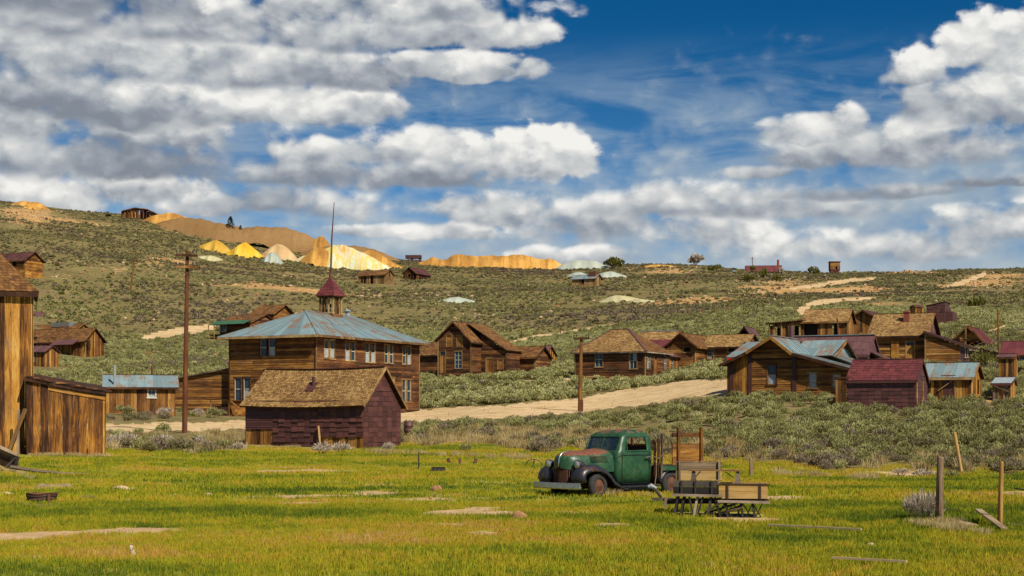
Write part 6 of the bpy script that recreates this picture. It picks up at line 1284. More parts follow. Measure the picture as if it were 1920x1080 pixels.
conifer(432, 622, 5.2, 'dark conifer standing on the waste bank skyline'); conifer(451, 622, 2.3, 'small dark conifer right of the larger conifer on the skyline')
# ------------------------------------------------------------------ truck
m, t, b = newmat('chipped_green_paint'); o = t.coord('Object'); x, y, z = t.sep(o); n = t.noise(o, 3.2, 8, .68, .4); f = t.noise(o, 14, 5, .7); nn = t.new('ShaderNodeNewGeometry').outputs['Normal']; _, _, nzz = t.sep(nn)
g_ = t.ramp(t.m('ADD', t.m('MULTIPLY', n, .6), t.m('MULTIPLY', f, .4)), [(.3, (.006, .026, .012)), (.5, (.014, .062, .026)), (.7, (.045, .12, .05))]); ru = t.ramp(f, [(.3, (.06, .018, .010)), (.7, (.24, .075, .035))])
up_ = t.m('MULTIPLY', t.ss(z, 1.0, 1.14), t.m('MULTIPLY', t.ss(x, .62, .80), t.ss(t.m('ADD', nzz, t.m('MULTIPLY', n, .5)), .85, 1.05)))
rf = t.m('MULTIPLY', t.ss(z, 1.74, 1.82), t.ss(n, .46, .52)); k_ = t.m('MAXIMUM', t.m('MAXIMUM', up_, rf), t.ss(n, .64, .70))
dst = t.ss(t.noise(o, 6, 6, .75), .50, .75); t.l.new(t.mix(t.m('MULTIPLY', dst, .45), t.mix(k_, g_, ru), (.09, .07, .045)), b.inputs['Base Color']); t.put(b.inputs['Roughness'], t.m('ADD', t.m('MULTIPLY', k_, .4), .42)); b.inputs['Specular IOR Level'].default_value = .45; bump(t, b, f, .15, .005); M['green'] = m
m, t, b = newmat('worn_black_fender'); o = t.coord('Object'); n = t.noise(o, 3.0, 8, .7, .5); f = t.noise(o, 16, 5, .7)
c = t.mix(t.ss(n, .57, .64), t.mix(f, (.008, .008, .012), (.03, .028, .036)), t.mix(f, (.03, .014, .012), (.11, .045, .03))); t.l.new(c, b.inputs['Base Color']); b.inputs['Roughness'].default_value = .38; b.inputs['Specular IOR Level'].default_value = .5; bump(t, b, f, .2, .006); M['fender'] = m
M['tyre'] = plain('cracked_tyre', (.028, .025, .024), .9); M['lens'] = plain('headlamp_lens', (.35, .36, .34), .15, .3, var=.1, spec=.9)
m, t, b = newmat('cab_glass'); b.inputs['Base Color'].default_value = (.03, .05, .07, 1); b.inputs['Roughness'].default_value = .06; b.inputs['Specular IOR Level'].default_value = 1.0
tp = t.new('ShaderNodeBsdfTransparent'); tp.inputs[0].default_value = (.55, .66, .75, 1); mx = t.new('ShaderNodeMixShader'); mx.inputs[0].default_value = .5; t.l.new(tp.outputs[0], mx.inputs[1]); t.l.new(b.outputs[0], mx.inputs[2]); t.l.new(mx.outputs[0], [q for q in t.n if q.type == 'OUTPUT_MATERIAL'][0].inputs[0]); M['cabglass'] = m
Yt = 44.6; Xt = Xw(1152, Yt); T = root('pickup_truck', 'old green stake bed pickup with rusted bonnet and black fenders parked in the meadow', 'truck', (Xt, Yt, G(Xt, Yt) - .08), R(222))
def V3(*a): return Vector(a)
# bonnet
rings = []
for x, w_, zt, zb in ((.60, .60, 1.33, .72), (.85, .585, 1.325, .72), (1.15, .55, 1.30, .72), (1.45, .50, 1.27, .72), (1.70, .46, 1.262, .74), (1.88, .42, 1.245, .76), (2.00, .355, 1.215, .78), (2.07, .27, 1.17, .80), (2.115, .15, 1.11, .82), (2.135, .04, 1.03, .84)):
    r_ = []
    for k in range(25):
        a = math.pi * k / 24; cs_, sn = math.cos(a), math.sin(a); yy = w_ * math.copysign(abs(cs_) ** .62, cs_); hz = (zt - zb) * abs(sn) ** .60; cr = .02 * (1 - min(1, abs(yy) / .12)); r_.append((x - .0, yy, zb + hz + cr))
    rings.append(r_)
q = MB(); q.loft(rings, closed=False); bn = q.build('bonnet', M['green'], T, smooth=True)
q = MB(); q.tube([V3(2.145, 0, .86), V3(2.142, 0, .98), V3(2.13, 0, 1.08), V3(2.10, 0, 1.16), V3(2.02, 0, 1.235), V3(1.88, 0, 1.27), V3(1.6, 0, 1.295)], [.018, .022, .022, .022, .02, .016, .008], 8); q.build('nose_trim', M['chrome'], T, smooth=True)
for sd in (1, -1):
    for k in range(6): q = MB(); zz = 1.0 + .028 * k; yy = .60 - .01 * k; q.tube([V3(.85, sd * (yy - .015), zz), V3(1.42, sd * (yy - .085), zz)], .009, 5); q.build('louvre', M['green'], bn)
# grille: two rusty halves of bars
q = MB(); q.loft([[(2.02, -.30, z_), (2.10, -.05, z_), (2.10, .05, z_), (2.02, .30, z_)] for z_ in (.40, .60, .80, .86)], closed=False); q.build('grille', M['rust'], T)
for k in range(18): yy = -.29 + .58 * k / 17; q = MB(); xx = 2.045 + .075 * (1 - abs(yy) / .3) ** .5 if abs(yy) < .29 else 2.04; q.bar((xx, yy, .42), (xx - .01, yy, .84), .014, .02); q.build('grille_bar', M['rust'], T)
q = MB(); q.box(1.35, -.42, .40, 2.0, .42, .85); q.build('radiator_shell', M['fender'], T)
# front fenders
path = [(2.10, .40), (2.17, .55), (2.14, .70), (2.03, .83), (1.85, .90), (1.62, .925), (1.38, .90), (1.14, .82), (.94, .68), (.78, .50), (.60, .36), (.38, .30), (.20, .29)]
def fender(path, ys, name, cen):
    for sd in (1, -1):
        rings = []
        for i, (x, z) in enumerate(path):
            a = Vector(path[max(i - 1, 0)]); b_ = Vector(path[min(i + 1, len(path) - 1)]); d_ = (b_ - a).normalized(); n_ = Vector((-d_.y, d_.x)); 
            if n_.dot(Vector((x, z)) - Vector(cen)) < 0: n_ = -n_
            dn = 1.0 if i < len(path) - 3 else .45
            rings.append([(x + n_.x * o_ * dn, sd * y_, z + n_.y * o_ * dn) for y_, o_ in ys])
        q = MB(); q.loft(rings, closed=False); o = q.build(name, M['fender'], T, smooth=True); sm = o.modifiers.new('s', 'SOLIDIFY'); sm.thickness = .012
fender(path, [(.36, -.16), (.44, -.05), (.55, 0), (.66, .01), (.76, -.01), (.84, -.05), (.885, -.11), (.895, -.17)], 'front_fender', (1.40, .36))
pr_ = [(-.92, .42), (-1.02, .60), (-1.14, .74), (-1.32, .84), (-1.52, .86), (-1.72, .80), (-1.88, .66), (-1.98, .46)]
fender(pr_, [(.60, -.02), (.72, 0), (.82, -.03), (.88, -.10)], 'rear_fender', (-1.5, .36))
def wheel(x, y, sd, steer=0):
    wr = root('wheel', None, None, (x, y, .36)); wr.parent = T; wr.rotation_euler = (0, 0, steer)
    q = MB(); prof = [(.20, -.075), (.30, -.085), (.345, -.06), (.36, -.03), (.36, .03), (.345, .06), (.30, .085), (.20, .075)]
    q.loft([[(r_ * math.cos(a), o_, r_ * math.sin(a)) for r_, o_ in prof] for a in [2 * math.pi * k / 32 for k in range(33)]], closed=False); q.build('tyre', M['tyre'], wr, smooth=True)
    q = MB(); prof = [(.215, .07), (.20, .05), (.175, .045), (.15, .06), (.09, .075), (.06, .095), (.0, .10)]
    q.loft([[(r_ * math.cos(a), sd * o_, r_ * math.sin(a)) for r_, o_ in prof] for a in [2 * math.pi * k / 28 for k in range(29)]], closed=False); q.build('rim', M['rust'], wr, smooth=True)
for x in (1.40, -1.50):
    for sd in (1, -1): wheel(x, sd * .735, sd, .12 if x > 0 else 0)
# headlamps, bumper
for sd in (1, -1):
    hl = MB(); hl.loft([[(xx, sd * .56 + r_ * math.cos(a), .93 + r_ * math.sin(a)) for a in [2 * math.pi * k / 20 for k in range(20)]] for xx, r_ in ((1.72, .02), (1.78, .07), (1.88, .11), (1.97, .125), (2.01, .125), (2.01, .11))], cap0=True); h = hl.build('headlamp', M['fender'], T, smooth=True)
    q = MB(); q.loft([[(xx, sd * .56 + r_ * math.cos(a), .93 + r_ * math.sin(a)) for a in [2 * math.pi * k / 20 for k in range(20)]] for xx, r_ in ((2.005, .11), (2.03, .08), (2.04, .01))], cap1=True); q.build('lens', M['lens'], h, smooth=True)
    q = MB(); q.bar((1.85, sd * .56, .80), (1.82, sd * .56, .68), .06); q.build('lamp_stem', M['fender'], h)
q = MB(); rings = []
for k in range(13):
    yy = -.90 + 1.8 * k / 12; xx = 2.36 - .14 * abs(yy / .9) ** 2.2; rings.append([(xx, yy, .28), (xx + .03, yy, .31), (xx + .03, yy, .42), (xx, yy, .45), (xx - .02, yy, .40), (xx - .02, yy, .33)])
q.loft(rings, cap0=True, cap1=True); q.build('bumper', M['chrome'], T, smooth=False)
for sd in (1, -1): q = MB(); q.bar((1.7, sd * .35, .38), (2.34, sd * .35, .37), .05, .09); q.build('bumper_iron', M['rust'], T)
# cab shell
def cabring(z, xf, xb, hw, e=.30):
    r_ = []; n = 56; cxx = (xf + xb) / 2; hl_ = (xf - xb) / 2
    for k in range(n):
        a = 2 * math.pi * k / n; c_, s_ = math.cos(a), math.sin(a); r_.append((cxx + hl_ * math.copysign(abs(c_) ** e, c_), hw * math.copysign(abs(s_) ** e, s_), z))
    return r_
lv = [(.34, .62, -.80, .70), (.70, .64, -.82, .735), (1.05, .64, -.83, .745), (1.24, .62, -.83, .74), (1.27, .60, -.83, .735), (1.30, .57, -.83, .73), (1.36, .53, -.825, .715), (1.45, .50, -.82, .70), (1.55, .45, -.81, .685), (1.62, .41, -.80, .67), (1.655, .39, -.79, .66), (1.69, .37, -.78, .65), (1.76, .31, -.76, .61), (1.81, .20, -.71, .55), (1.845, .06, -.62, .46), (1.865, -.12, -.48, .30), (1.87, -.25, -.36, .05)]
def win(c):
    if not 1.30 < c.z < 1.655: return False
    if c.x > .25: return abs(c.y) < .56 and abs(c.y) > .018
    if abs(c.y) > .55: return (-.50 < c.x < .22)
    if c.x < -.7: return abs(c.y) < .33
    return False
q = MB(); q.loft([cabring(z, a, b_, w_, .22 if z < 1.7 else .35) for z, a, b_, w_ in lv], cap1=True, skip=win); cb = q.build('cab', M['green'], T, smooth=True); sm = cb.modifiers.new('s', 'SOLIDIFY'); sm.thickness = .03; sm.offset = -1
q = MB(); q.board((.545, -.56, 1.30), (.545, -.02, 1.30), (.36, -.02, 1.66), (.36, -.52, 1.66), (.8, 0, .4), .008); q.build('windscreen_pane', M['cabglass'], T)
q = MB(); q.board((.545, .02, 1.30), (.545, .56, 1.30), (.36, .52, 1.66), (.36, .02, 1.66), (.8, 0, .4), .008); q.build('windscreen_pane', M['cabglass'], T)
q = MB(); q.bar((.565, 0, 1.29), (.375, 0, 1.665), .03); q.build('windscreen_post', M['green'], T)
for sd in (1, -1):
    q = MB()
    for a, b_ in (((.24, .74, 1.275), (-.54, .745, 1.275)), ((-.54, .735, 1.275), (-.53, .66, 1.66)), ((-.53, .655, 1.665), (.20, .65, 1.665)), ((.20, .65, 1.665), (.25, .73, 1.275))): q.bar((a[0], sd * (a[1] + .0), a[2]), (b_[0], sd * (b_[1] + .0), b_[2]), .022)
    q.build('window_frame', M['green'], T)
    d = MB()
    for a, b_ in (((.46, .752, .40), (.46, .757, 1.22)), ((-.62, .752, .40), (-.62, .757, 1.25)), ((.46, .745, .39), (-.62, .745, .39)), ((.62, .757, 1.17), (-.80, .757, 1.17))): d.bar((a[0], sd * a[1], a[2]), (b_[0], sd * b_[1], b_[2]), .010, .010)
    d.build('door_seam', M['black_bar'], T); h = MB(); h.tube([V3(-.50, sd * .75, 1.08), V3(-.50, sd * .80, 1.08), V3(-.40, sd * .80, 1.08)], .014, 6); h.build('door_handle', M['chrome'], T)
q = MB(); q.box(-.78, -.62, .75, -.35, .62, .95); q.box(-.80, -.62, .95, -.66, .62, 1.42); q.build('seat', M['rust'], T); q = MB(); q.box(.30, -.66, 1.05, .55, .66, 1.26); q.build('dashboard', M['fender'], T)
q = MB(); q.tube([V3(.16 + .06 * math.sin(a), .32 + .19 * math.cos(a), 1.22 + .17 * math.sin(a)) for a in [k * math.pi / 10 for k in range(21)]], .014, 6, cap=False); q.bar((.16, .13, 1.22), (.16, .51, 1.22), .02); q.build('steering_wheel', M['black_bar'], T)
q = MB(); q.box(-.85, .0 - .60, .30, .60, .60, .36); q.build('floor_pan', M['rust'], T)
for sd in (1, -1): q = MB(); q.board((-.95, sd * .66, .30), (.62, sd * .66, .30), (.62, sd * .90, .29), (-.95, sd * .90, .29), (0, 0, 1), .035); q.box(-.95, min(sd * .64, sd * .70), .20, .6, max(sd * .64, sd * .70), .33); q.build('running_board', M['fender'], T)
# chassis and bed
for sd in (1, -1): q = MB(); q.bar((-2.75, sd * .42, .56), (1.9, sd * .42, .50), .07, .15); q.build('chassis_rail', M['rust'], T)
q = MB(); q.tube([V3(-1.5, -.7, .36), V3(-1.5, .7, .36)], .05, 8); q.tube([V3(-1.5, -.13, .36), V3(-1.5, 0, .36), V3(-1.5, .13, .36)], [.08, .15, .08], 10); q.build('rear_axle', M['rust'], T); q = MB(); q.tube([V3(1.4, -.7, .34), V3(1.4, .7, .34)], .04, 8); q.build('front_axle', M['rust'], T)
for k in range(9): yy = -.86 + .192 * k; q = MB(); q.box(-2.72, yy, .80, -.98, yy + .18, .84); q.build('deck_board', M['mid_plank'], T)
q = MB()
for xx in (-1.1, -1.65, -2.2, -2.65): q.box(xx - .04, -.85, .66, xx + .04, .85, .80)
q.build('cross_sill', M['rust'], T); q = MB(); q.box(-2.74, .87, .72, -.96, .90, .85); q.box(-2.74, -.90, .72, -.96, -.87, .85); q.build('bed_rail', M['green'], T)
for xx in (-1.62, -2.58): q = MB(); q.box(xx - .045, .90, .78, xx + .045, .96, 1.92, .45); q.build('stake', M['mid'], T)
for z0, z1, tn in ((.87, 1.10, .6), (1.11, 1.31, .75), (1.32, 1.46, .5), (1.64, 1.77, .35)): q = MB(); q.box(-2.72, .862, z0, -1.42, .895, z1, tn); q.build('side_board', M['mid' if z1 < 1.5 else 'mid'], T)
for yy in (-.8, -.3): q = MB(); q.box(-1.02, yy, .84, -.98, yy + .06, 1.62); q.build('headboard_post', M['rust'], T)
for z0 in (1.30, 1.05): q = MB(); q.box(-1.06, -.8, z0, -1.03, .3, z0 + .16); q.build('headboard_plank', M['mid'], T)
q = MB(); q.bar((-.93, .90, .50), (-.96, .93, 1.74), .05, .05); q.build('grab_post', M['grey'], T)
for yy, zt in ((.80, 1.62), (.66, 1.58)): q = MB(); q.bar((-.93, yy, .55), (-.94, yy, zt), .05); q.build('cab_guard', M['rust'], T)
q = MB(); q.tube([V3(-.45, .80, 1.10), V3(-.62, .86, 1.13), V3(-.82, .90, 1.06), V3(-.94, .97, 1.16), V3(-1.02, .95, 1.12)], .018, 6); q.tube([V3(-.55, .82, 1.10), V3(-.70, .93, .95), V3(-.68, .95, .6), V3(-.62, .95, .3), V3(-.75, 1.0, .12), V3(-1.0, 1.15, .05)], .014, 6); tag(q.build('rope', M['grey'], None, loc=(0, 0, 0)), 'frayed pale rope tied around the rear of the green cab', 'rope')
rp = bpy.data.objects['rope']; rp.matrix_world = Matrix.Translation(T.location) @ Matrix.Rotation(R(222), 4, 'Z')
# ------------------------------------------------------------------ wagon boxes on trestles
Yc = 34.1; Xc = Xw(1262, Yc); C = root('freight_sled', 'weathered wagon boxes resting on a trestle sled beside the truck', 'wagon', (Xc, Yc, G(Xc, Yc)), R(-8))
def cz(py): return Zw(py, Yc) - G(Xc, Yc)
def cxl(px): return (px - 1262) * Yc / FX
def pl(name, x0, y0, z0, x1, y1, z1, m='grey_plank', tone=None): q = MB(); q.box(x0, y0, z0, x1, y1, z1, tone); return q.build(name, M[m], C)
M['grey_plank'] = wood('grey_weathered_plank', [(0, (.045, .03, .02)), (.35, (.14, .095, .055)), (.6, (.30, .21, .115)), (1, (.52, .42, .27))], rand=1.0); M['dark_plank'] = wood('blackened_plank', [(0, (.010, .009, .008)), (.5, (.030, .025, .022)), (1, (.10, .085, .07))]); M['tan_plank'] = wood('tan_box_plank', [(0, (.05, .022, .007)), (.3, (.20, .10, .026)), (.6, (.44, .26, .065)), (1, (.60, .43, .17))], rand=1.0)
x1 = cxl(1352); d1 = 1.15
for i, (a, b_) in enumerate(((885, 903), (868, 884))): pl('back_plank', .02, d1, cz(b_), x1, d1 + .04, cz(a), 'tan_plank' if i == 0 else 'grey_plank')
for z0, z1 in ((925, 913), (912.4, 901)): pl('front_plank', 0, 0, cz(z0), x1 * .93, .04, cz(z1), 'dark_plank')
for xx in (0.01, x1 * .93): pl('end_board', xx, .04, cz(925), xx + .035, d1, cz(903), 'grey_plank')
pl('box_floor', .04, .05, cz(927), x1, d1, cz(925.4), 'dark_plank')
for xx in (.10, x1 - .06): q = MB(); q.bar((xx, d1 - .03, cz(905)), (xx, d1 - .03, cz(866)), .04); q.build('upright', M['grey'], C)
for xx in (.16, .45, .80): q = MB(); q.box(xx, -.035, cz(926), xx + .04, -.004, cz(901)); q.build('strap', M['dark_metal'], C)
for k in range(8): pl('slat', .25 + k * .10, d1 + .05, cz(868.5), .28 + k * .10, d1 + .6, cz(867.5))
# bench across the boxes
pl('bench_board', cxl(1289), .42, cz(884.5), cxl(1388), .66, cz(882), 'tan_plank')
for xa in (1293, 1376): q = MB(); q.board((cxl(xa), .45, cz(907)), (cxl(xa + 12), .45, cz(907)), (cxl(xa + 9), .45, cz(884.5)), (cxl(xa + 3), .45, cz(884.5)), (0, 1, 0), .12); q.build('bench_leg', M['grey'], C)
for a, b_ in (((1300, 899), (1312, 885)), ((1374, 897), (1360, 886))): q = MB(); q.bar((cxl(a[0]), .5, cz(a[1])), (cxl(b_[0]), .5, cz(b_[1])), .02); q.build('bench_brace', M['dark_metal'], C)
# right box
xa, xb = cxl(1347), cxl(1437)
for z0, z1 in ((934, 921), (920.4, 906.5)): pl('front_plank', xa, -.02, cz(z0), xb, .02, cz(z1), 'tan_plank'); pl('back_plank', xa, .80, cz(z0), xb, .84, cz(z1), 'tan_plank')
for xx in (xa, xb - .04): pl('end_board', xx, .02, cz(934), xx + .04, .80, cz(907), 'tan_plank')
pl('box_floor', xa, .02, cz(936), xb, .80, cz(934.3), 'dark_plank')
for xx in (cxl(1362), cxl(1422)): q = MB(); q.box(xx, -.055, cz(936), xx + .035, -.022, cz(905)); q.build('strap', M['dark_metal'], C)
q = MB(); q.tube([V3(xa, -.04, cz(906)), V3(xb + .03, -.04, cz(907))], .012, 6); q.build('rim_iron', M['dark_metal'], C)
# platform beams and splayed legs
for z_, xs_, xe_ in ((927.5, 1260, 1354), (939, 1345, 1441)): q = MB(); q.bar((cxl(xs_), -.06, cz(z_)), (cxl(xe_), -.06, cz(z_ + 1.5)), .10, .05); q.bar((cxl(xs_), .85, cz(z_)), (cxl(xe_), .85, cz(z_ + 1.5)), .10, .05); q.build('sill_beam', M['grey'], C)
q = MB(); q.bar((cxl(1248), .3, cz(940)), (cxl(1350), .3, cz(938)), .08); q.bar((cxl(1248), .6, cz(944)), (cxl(1400), .6, cz(942)), .08); q.build('cross_beam', M['dark_plank'], C)
for i, px in enumerate((1268, 1280, 1305, 1330, 1356, 1384, 1406)):
    for yy, dz in ((-.02, 0), (.78, -.02)):
        x = cxl(px); q = MB(); zt = cz(930) if px < 1340 else cz(939); q.bar((x + .03, yy + .02, zt), (x - .06 if px < 1340 else x + .10, yy - .05, -.08), .075 if px < 1340 else .06, .05); q.build('leg', M['grey' if i == 2 and yy < 0 else 'dark_plank'], C)
for px in (1350, 1366, 1384, 1402, 1420):
    x = cxl(px); q = MB(); q.bar((x - .14, 0, cz(940)), (x + .06, .02, 0), .022); q.bar((x + .10, .0, cz(940)), (x - .06, .02, 0), .022); q.build('iron_brace', M['black_bar'], C)
for yy in (0, .78): q = MB(); q.bar((cxl(1262), yy, .0), (cxl(1425), yy, -.02), .09, .06); q.build('runner', M['dark_plank'], C)
q = MB(); q.bar((cxl(1222), .1, cz(936)), (cxl(1262), .1, cz(937)), .07, .06); q.bar((cxl(1240), .12, cz(934)), (cxl(1222), .2, cz(912)), .05); q.bar((cxl(1246), .0, cz(954)), (cxl(1249), .02, cz(932)), .06); q.build('tongue', M['grey'], C)
q = MB(); q.tube([V3(cxl(1214), .18, cz(914)), V3(cxl(1220), .2, cz(912)), V3(cxl(1230), .2, cz(917))], [.03, .055, .03], 8); q.build('hitch', M['galv'], C)
FRc = random.Random(5)
for k in range(7): a = V3(FRc.uniform(.05, 1.0), FRc.uniform(.05, .7), .03); b_ = a + V3(FRc.uniform(.3, .8), FRc.uniform(-.3, .3), FRc.uniform(0, .3)); q = MB(); q.bar(a, b_, .09, .03); q.build('stored_board', M['dark_plank' if k % 2 else 'grey_plank'], C)
for px, sl_ in ((1272, -.12), (1292, .10), (1318, -.14), (1340, .12)): x = cxl(px); q = MB(); q.bar((x, -.04, cz(930)), (x + sl_, -.05, -.03), .05, .04); q.build('leg', M['dark_plank'], C)
# ------------------------------------------------------------------ wrecked frame at the left edge
Yw = 58; Xw_ = Xw(-30, Yw); Wk = root('wrecked_wagon_box', 'collapsed grey slatted wagon box tilted on the grass at the left edge', 'wagon', (Xw_, Yw, G(Xw_, Yw)))
pm = Yw / FX
def wk(px, py, y=0): return V3((px + 30) * pm, y, Zw(py, Yw) - G(Xw_, Yw))
for k in range(6):
    u = k / 5; q = MB(); q.bar(wk(-60, 812 + 34 * u, .1 * k), wk(34 - 8 * u, 853 + 32 * u, .1 * k), .05, .11); q.build('slat', M['grey_plank'], Wk)
for a, b_ in (((36, 856), (24, 886)), ((12, 876), (30, 858)), ((-20, 840), (-26, 880)), ((-40, 872), (30, 890))): q = MB(); q.bar(wk(*a, -.05), wk(*b_, -.05), .07, .08); q.build('brace', M['dark_plank'], Wk)
q = MB(); q.bar(wk(8, 890), wk(4, 902), .12); q.build('prop', M['dark_plank'], Wk)
def ground_thing(px, py, name, label, cat, m, fn, Y=None, rz=0):
    Y = Y or FX * HC / (py - YH); X = Xw(px, Y); z = G(X, Y); q = MB(); fn(q); o = q.build(name, M[m], None, loc=(X, Y, z)); o.rotation_euler.z = rz; return tag(o, label, cat)
Yl = 56; q = MB(); q.tube([V3(0, 0, .25), V3(.9, -.2, .12), V3(2.0, -.5, .04), V3(3.0, -.7, .03)], [.07, .06, .05, .02], 7); tag(q.build('fallen_pole', M['grey'], None, loc=(Xw(20, Yl), Yl, G(Xw(20, Yl), Yl))), 'long thin grey pole lying in the grass from the wrecked wagon box', 'pole')
# ------------------------------------------------------------------ tub, barrel, rocks, planks, posts
Yb = 39.5; X = Xw(78, Yb); tb = root('rusty_tub', 'rusty sheet iron tub half sunk in the meadow at the left', 'tub', (X, Yb, G(X, Yb) - .03), .4)
q = MB(); N = 28
def tr(r_, z): return [(r_ * math.cos(2 * math.pi * k / N) * (1 + .03 * math.sin(k * 1.3)), r_ * .8 * math.sin(2 * math.pi * k / N), z + .012 * math.sin(k * .9)) for k in range(N)]
q.loft([tr(.32, -.03), tr(.335, .10), tr(.37, .20), tr(.385, .27), tr(.40, .28), tr(.375, .27), tr(.35, .18), tr(.31, .04), tr(.05, .04)], cap1=True); q.build('wall', M['rust'], tb, smooth=True)
for z in (.12, .20): q = MB(); q.loft([tr(.352 if z < .15 else .378, z), tr(.368 if z < .15 else .392, z + .012), tr(.355 if z < .15 else .381, z + .025)]); q.build('hoop', M['dark_metal'], tb)
q = MB(); q.box(.10, -.36, .02, .17, -.31, .27); q.build('seam_strap', M['rust'], tb)
Yb = 99; X = Xw(766, Yb); q = MB(); N = 24
q.loft([[(r_ * math.cos(2 * math.pi * k / N), r_ * math.sin(2 * math.pi * k / N), z) for k in range(N)] for r_, z in ((.29, -.05), (.29, .26), (.305, .28), (.29, .30), (.29, .54), (.305, .56), (.29, .58), (.29, .86), (.27, .86))], cap1=True); tag(q.build('oil_barrel', M['purple'], None, loc=(X, Yb, G(X, Yb)), smooth=True), 'dark rusted barrel standing at the roadside behind the purple barn', 'barrel')
for i, (px, py, w_, h_, m, lb) in enumerate([(228, 922, .52, .17, 'rock', 'long pale ochre rock lying in the meadow near the tub'), (250, 921, .16, .10, 'rock', 'small yellow rock at the right end of the long ochre rock'), (10, 929, .36, .10, 'rock', 'white rock at the left edge of the meadow'), (392, 930, .24, .09, 'rock', 'small pale rock in the meadow below the purple barn'), (819, 922, .28, .18, 'rock_brown', 'brown rounded rock in the middle of the meadow'),
        (975, 975, .26, .19, 'rock_brown', 'tan rock in the meadow below and left of the truck'), (768, 1044, .10, .06, 'rock', 'tiny white stone at the bottom of the meadow'), (802, 1041, .16, .05, 'rock_brown', 'tiny flat brown stone right of the white stone'), (528, 983, .10, .04, 'rock', 'tiny pale stone in the middle meadow'), (454, 900, .16, .06, 'rock_brown', 'small brown stone below the left corner of the barn'),
        (1725, 933, .24, .10, 'rock_brown', 'dark stone left of the tall split fence post'), (1632, 1021, .10, .06, 'rock', 'tiny pale stone at the lower right of the meadow'), (1680, 1036, .10, .04, 'rock', 'tiny white stone right of the pale stone'), (610, 941, .12, .08, 'rock_brown', 'small grey stone beside a bare patch in the meadow')]):
    ground_thing(px, py, 'rock', lb, 'rock', m, lambda q: rock(q, w_ * 1.05, h_, w_ * .7, 400 + i))
def mound(px, py, r_, h_, name, label, ring_=False, Y=None):
    Y = Y or FX * HC / (py - YH); X = Xw(px, Y); vs, fs = [], []; z0 = G(X, Y)
    for j in range(10):
        for k in range(28):
            u = j / 9; a = k / 28 * 6.283; hh = h_ * (math.exp(-((u - .55) / .25) ** 2) if ring_ else (1 - u * u) ** 1.2) * (1 + .25 * math.sin(3 * a + px) + .12 * math.sin(7 * a)) if u < .999 else -.06
            x, y = r_ * u * math.cos(a) * (1 + .1 * math.sin(2 * a + px)), r_ * .8 * u * math.sin(a); vs.append((x, y, hh + .012 + G(X + x, Y + y) - z0 if j < 9 else -.08))
    for j in range(9):
        for k in range(28): fs.append((j * 28 + k, j * 28 + (k + 1) % 28, (j + 1) * 28 + (k + 1) % 28, (j + 1) * 28 + k))
    fs.append(tuple(range(28))[::-1]); q = MB(); q.add(vs, fs); return tag(q.build(name, M['earth'], None, loc=(X, Y, z0), smooth=True), label, 'mound')
M['earth'] = plain('bare_earth', (.24, .16, .09), .95, var=.3, scale=5)
mound(100, 917, .75, .11, 'earth_ring', 'low ring of dug brown earth in the meadow at the left', True); mound(1785, 984, .6, .07, 'earth_mound', 'earth mound with dry grass at the foot of the tall split post')
def fpost(px, pyb, pyt, Y, r_, label, lean=0, m='grey_plank', split=False):
    X = Xw(px, Y); z = G(X, Y); H_ = Zw(pyt, Y) - z; q = MB(); FR = random.Random(int(px)); n = 12; rings = []
    for j in range(9):
        u = j / 8; rings.append([(lean * u + r_ * (1 - .15 * u) * (1 + .12 * math.sin(2 * a_ + px + u * 2) + .06 * math.sin(5 * a_ + 3 * u)) * math.cos(a_), r_ * (1 - .15 * u) * (1 + .1 * math.sin(3 * a_ + u * 3)) * math.sin(a_), -.1 + (H_ + .1) * u + (.03 * math.sin(a_ * 2 + 1) * (u > .99))) for a_ in [2 * math.pi * k / n for k in range(n)]])
    vs = [v for r2 in rings for v in r2]; fs = [(j * n + k, j * n + (k + 1) % n, (j + 1) * n + (k + 1) % n, (j + 1) * n + k) for j in range(8) for k in range(n)] + [tuple(8 * n + k for k in range(n))]
    gc = [(v[2] + px, r_ * (i % n) * .52, 0) for i, v in enumerate(vs)]; q.add(vs, fs, gc, .75); return tag(q.build('fence_post', M[m], None, loc=(X, Y, z)), label, 'post', None)
fpost(1762, 980, 857, 32.5, .082, 'thick split grey fence post at the lower right', .01, 'grey_plank'); fpost(1875, 985, 866, 31.5, .052, 'slimmer brown fence post near the right edge', .03, 'tan_plank'); fpost(1803, 873, 811, 64, .07, 'leaning stump of a post standing in the right sagebrush', -.28, 'tan_plank')
fpost(1408, 882, 860, 60, .075, 'short pale stump behind the wagon boxes', 0, 'grey_plank'); fpost(785, 862, 848, 62, .03, 'short dark stake right of the purple barn', 0, 'dark_plank')
Y = 60; q = MB(); q.box(-.26, -.12, 0, .26, .12, .19); q.box(-.26, -.13, .19, .26, -.11, .21); tag(q.build('scrap_box', M['dark_metal'], None, loc=(Xw(822, Y), Y, G(Xw(822, Y), Y))), 'small dark iron box in the grass right of the barn', 'box')
def plank(px0, py0, px1, py1, w_, label, m='grey', hz=(0, 0), t_=.03):
    Y0, Y1 = FX * HC / (py0 - YH), FX * HC / (py1 - YH); a = V3(Xw(px0, Y0), Y0, hz[0] + .03); b_ = V3(Xw(px1, Y1), Y1, hz[1] + .03); q = MB(); q.bar((0, 0, 0), b_ - a, w_, t_); tag(q.build('loose_plank', M[m], None, loc=a), label, 'plank')
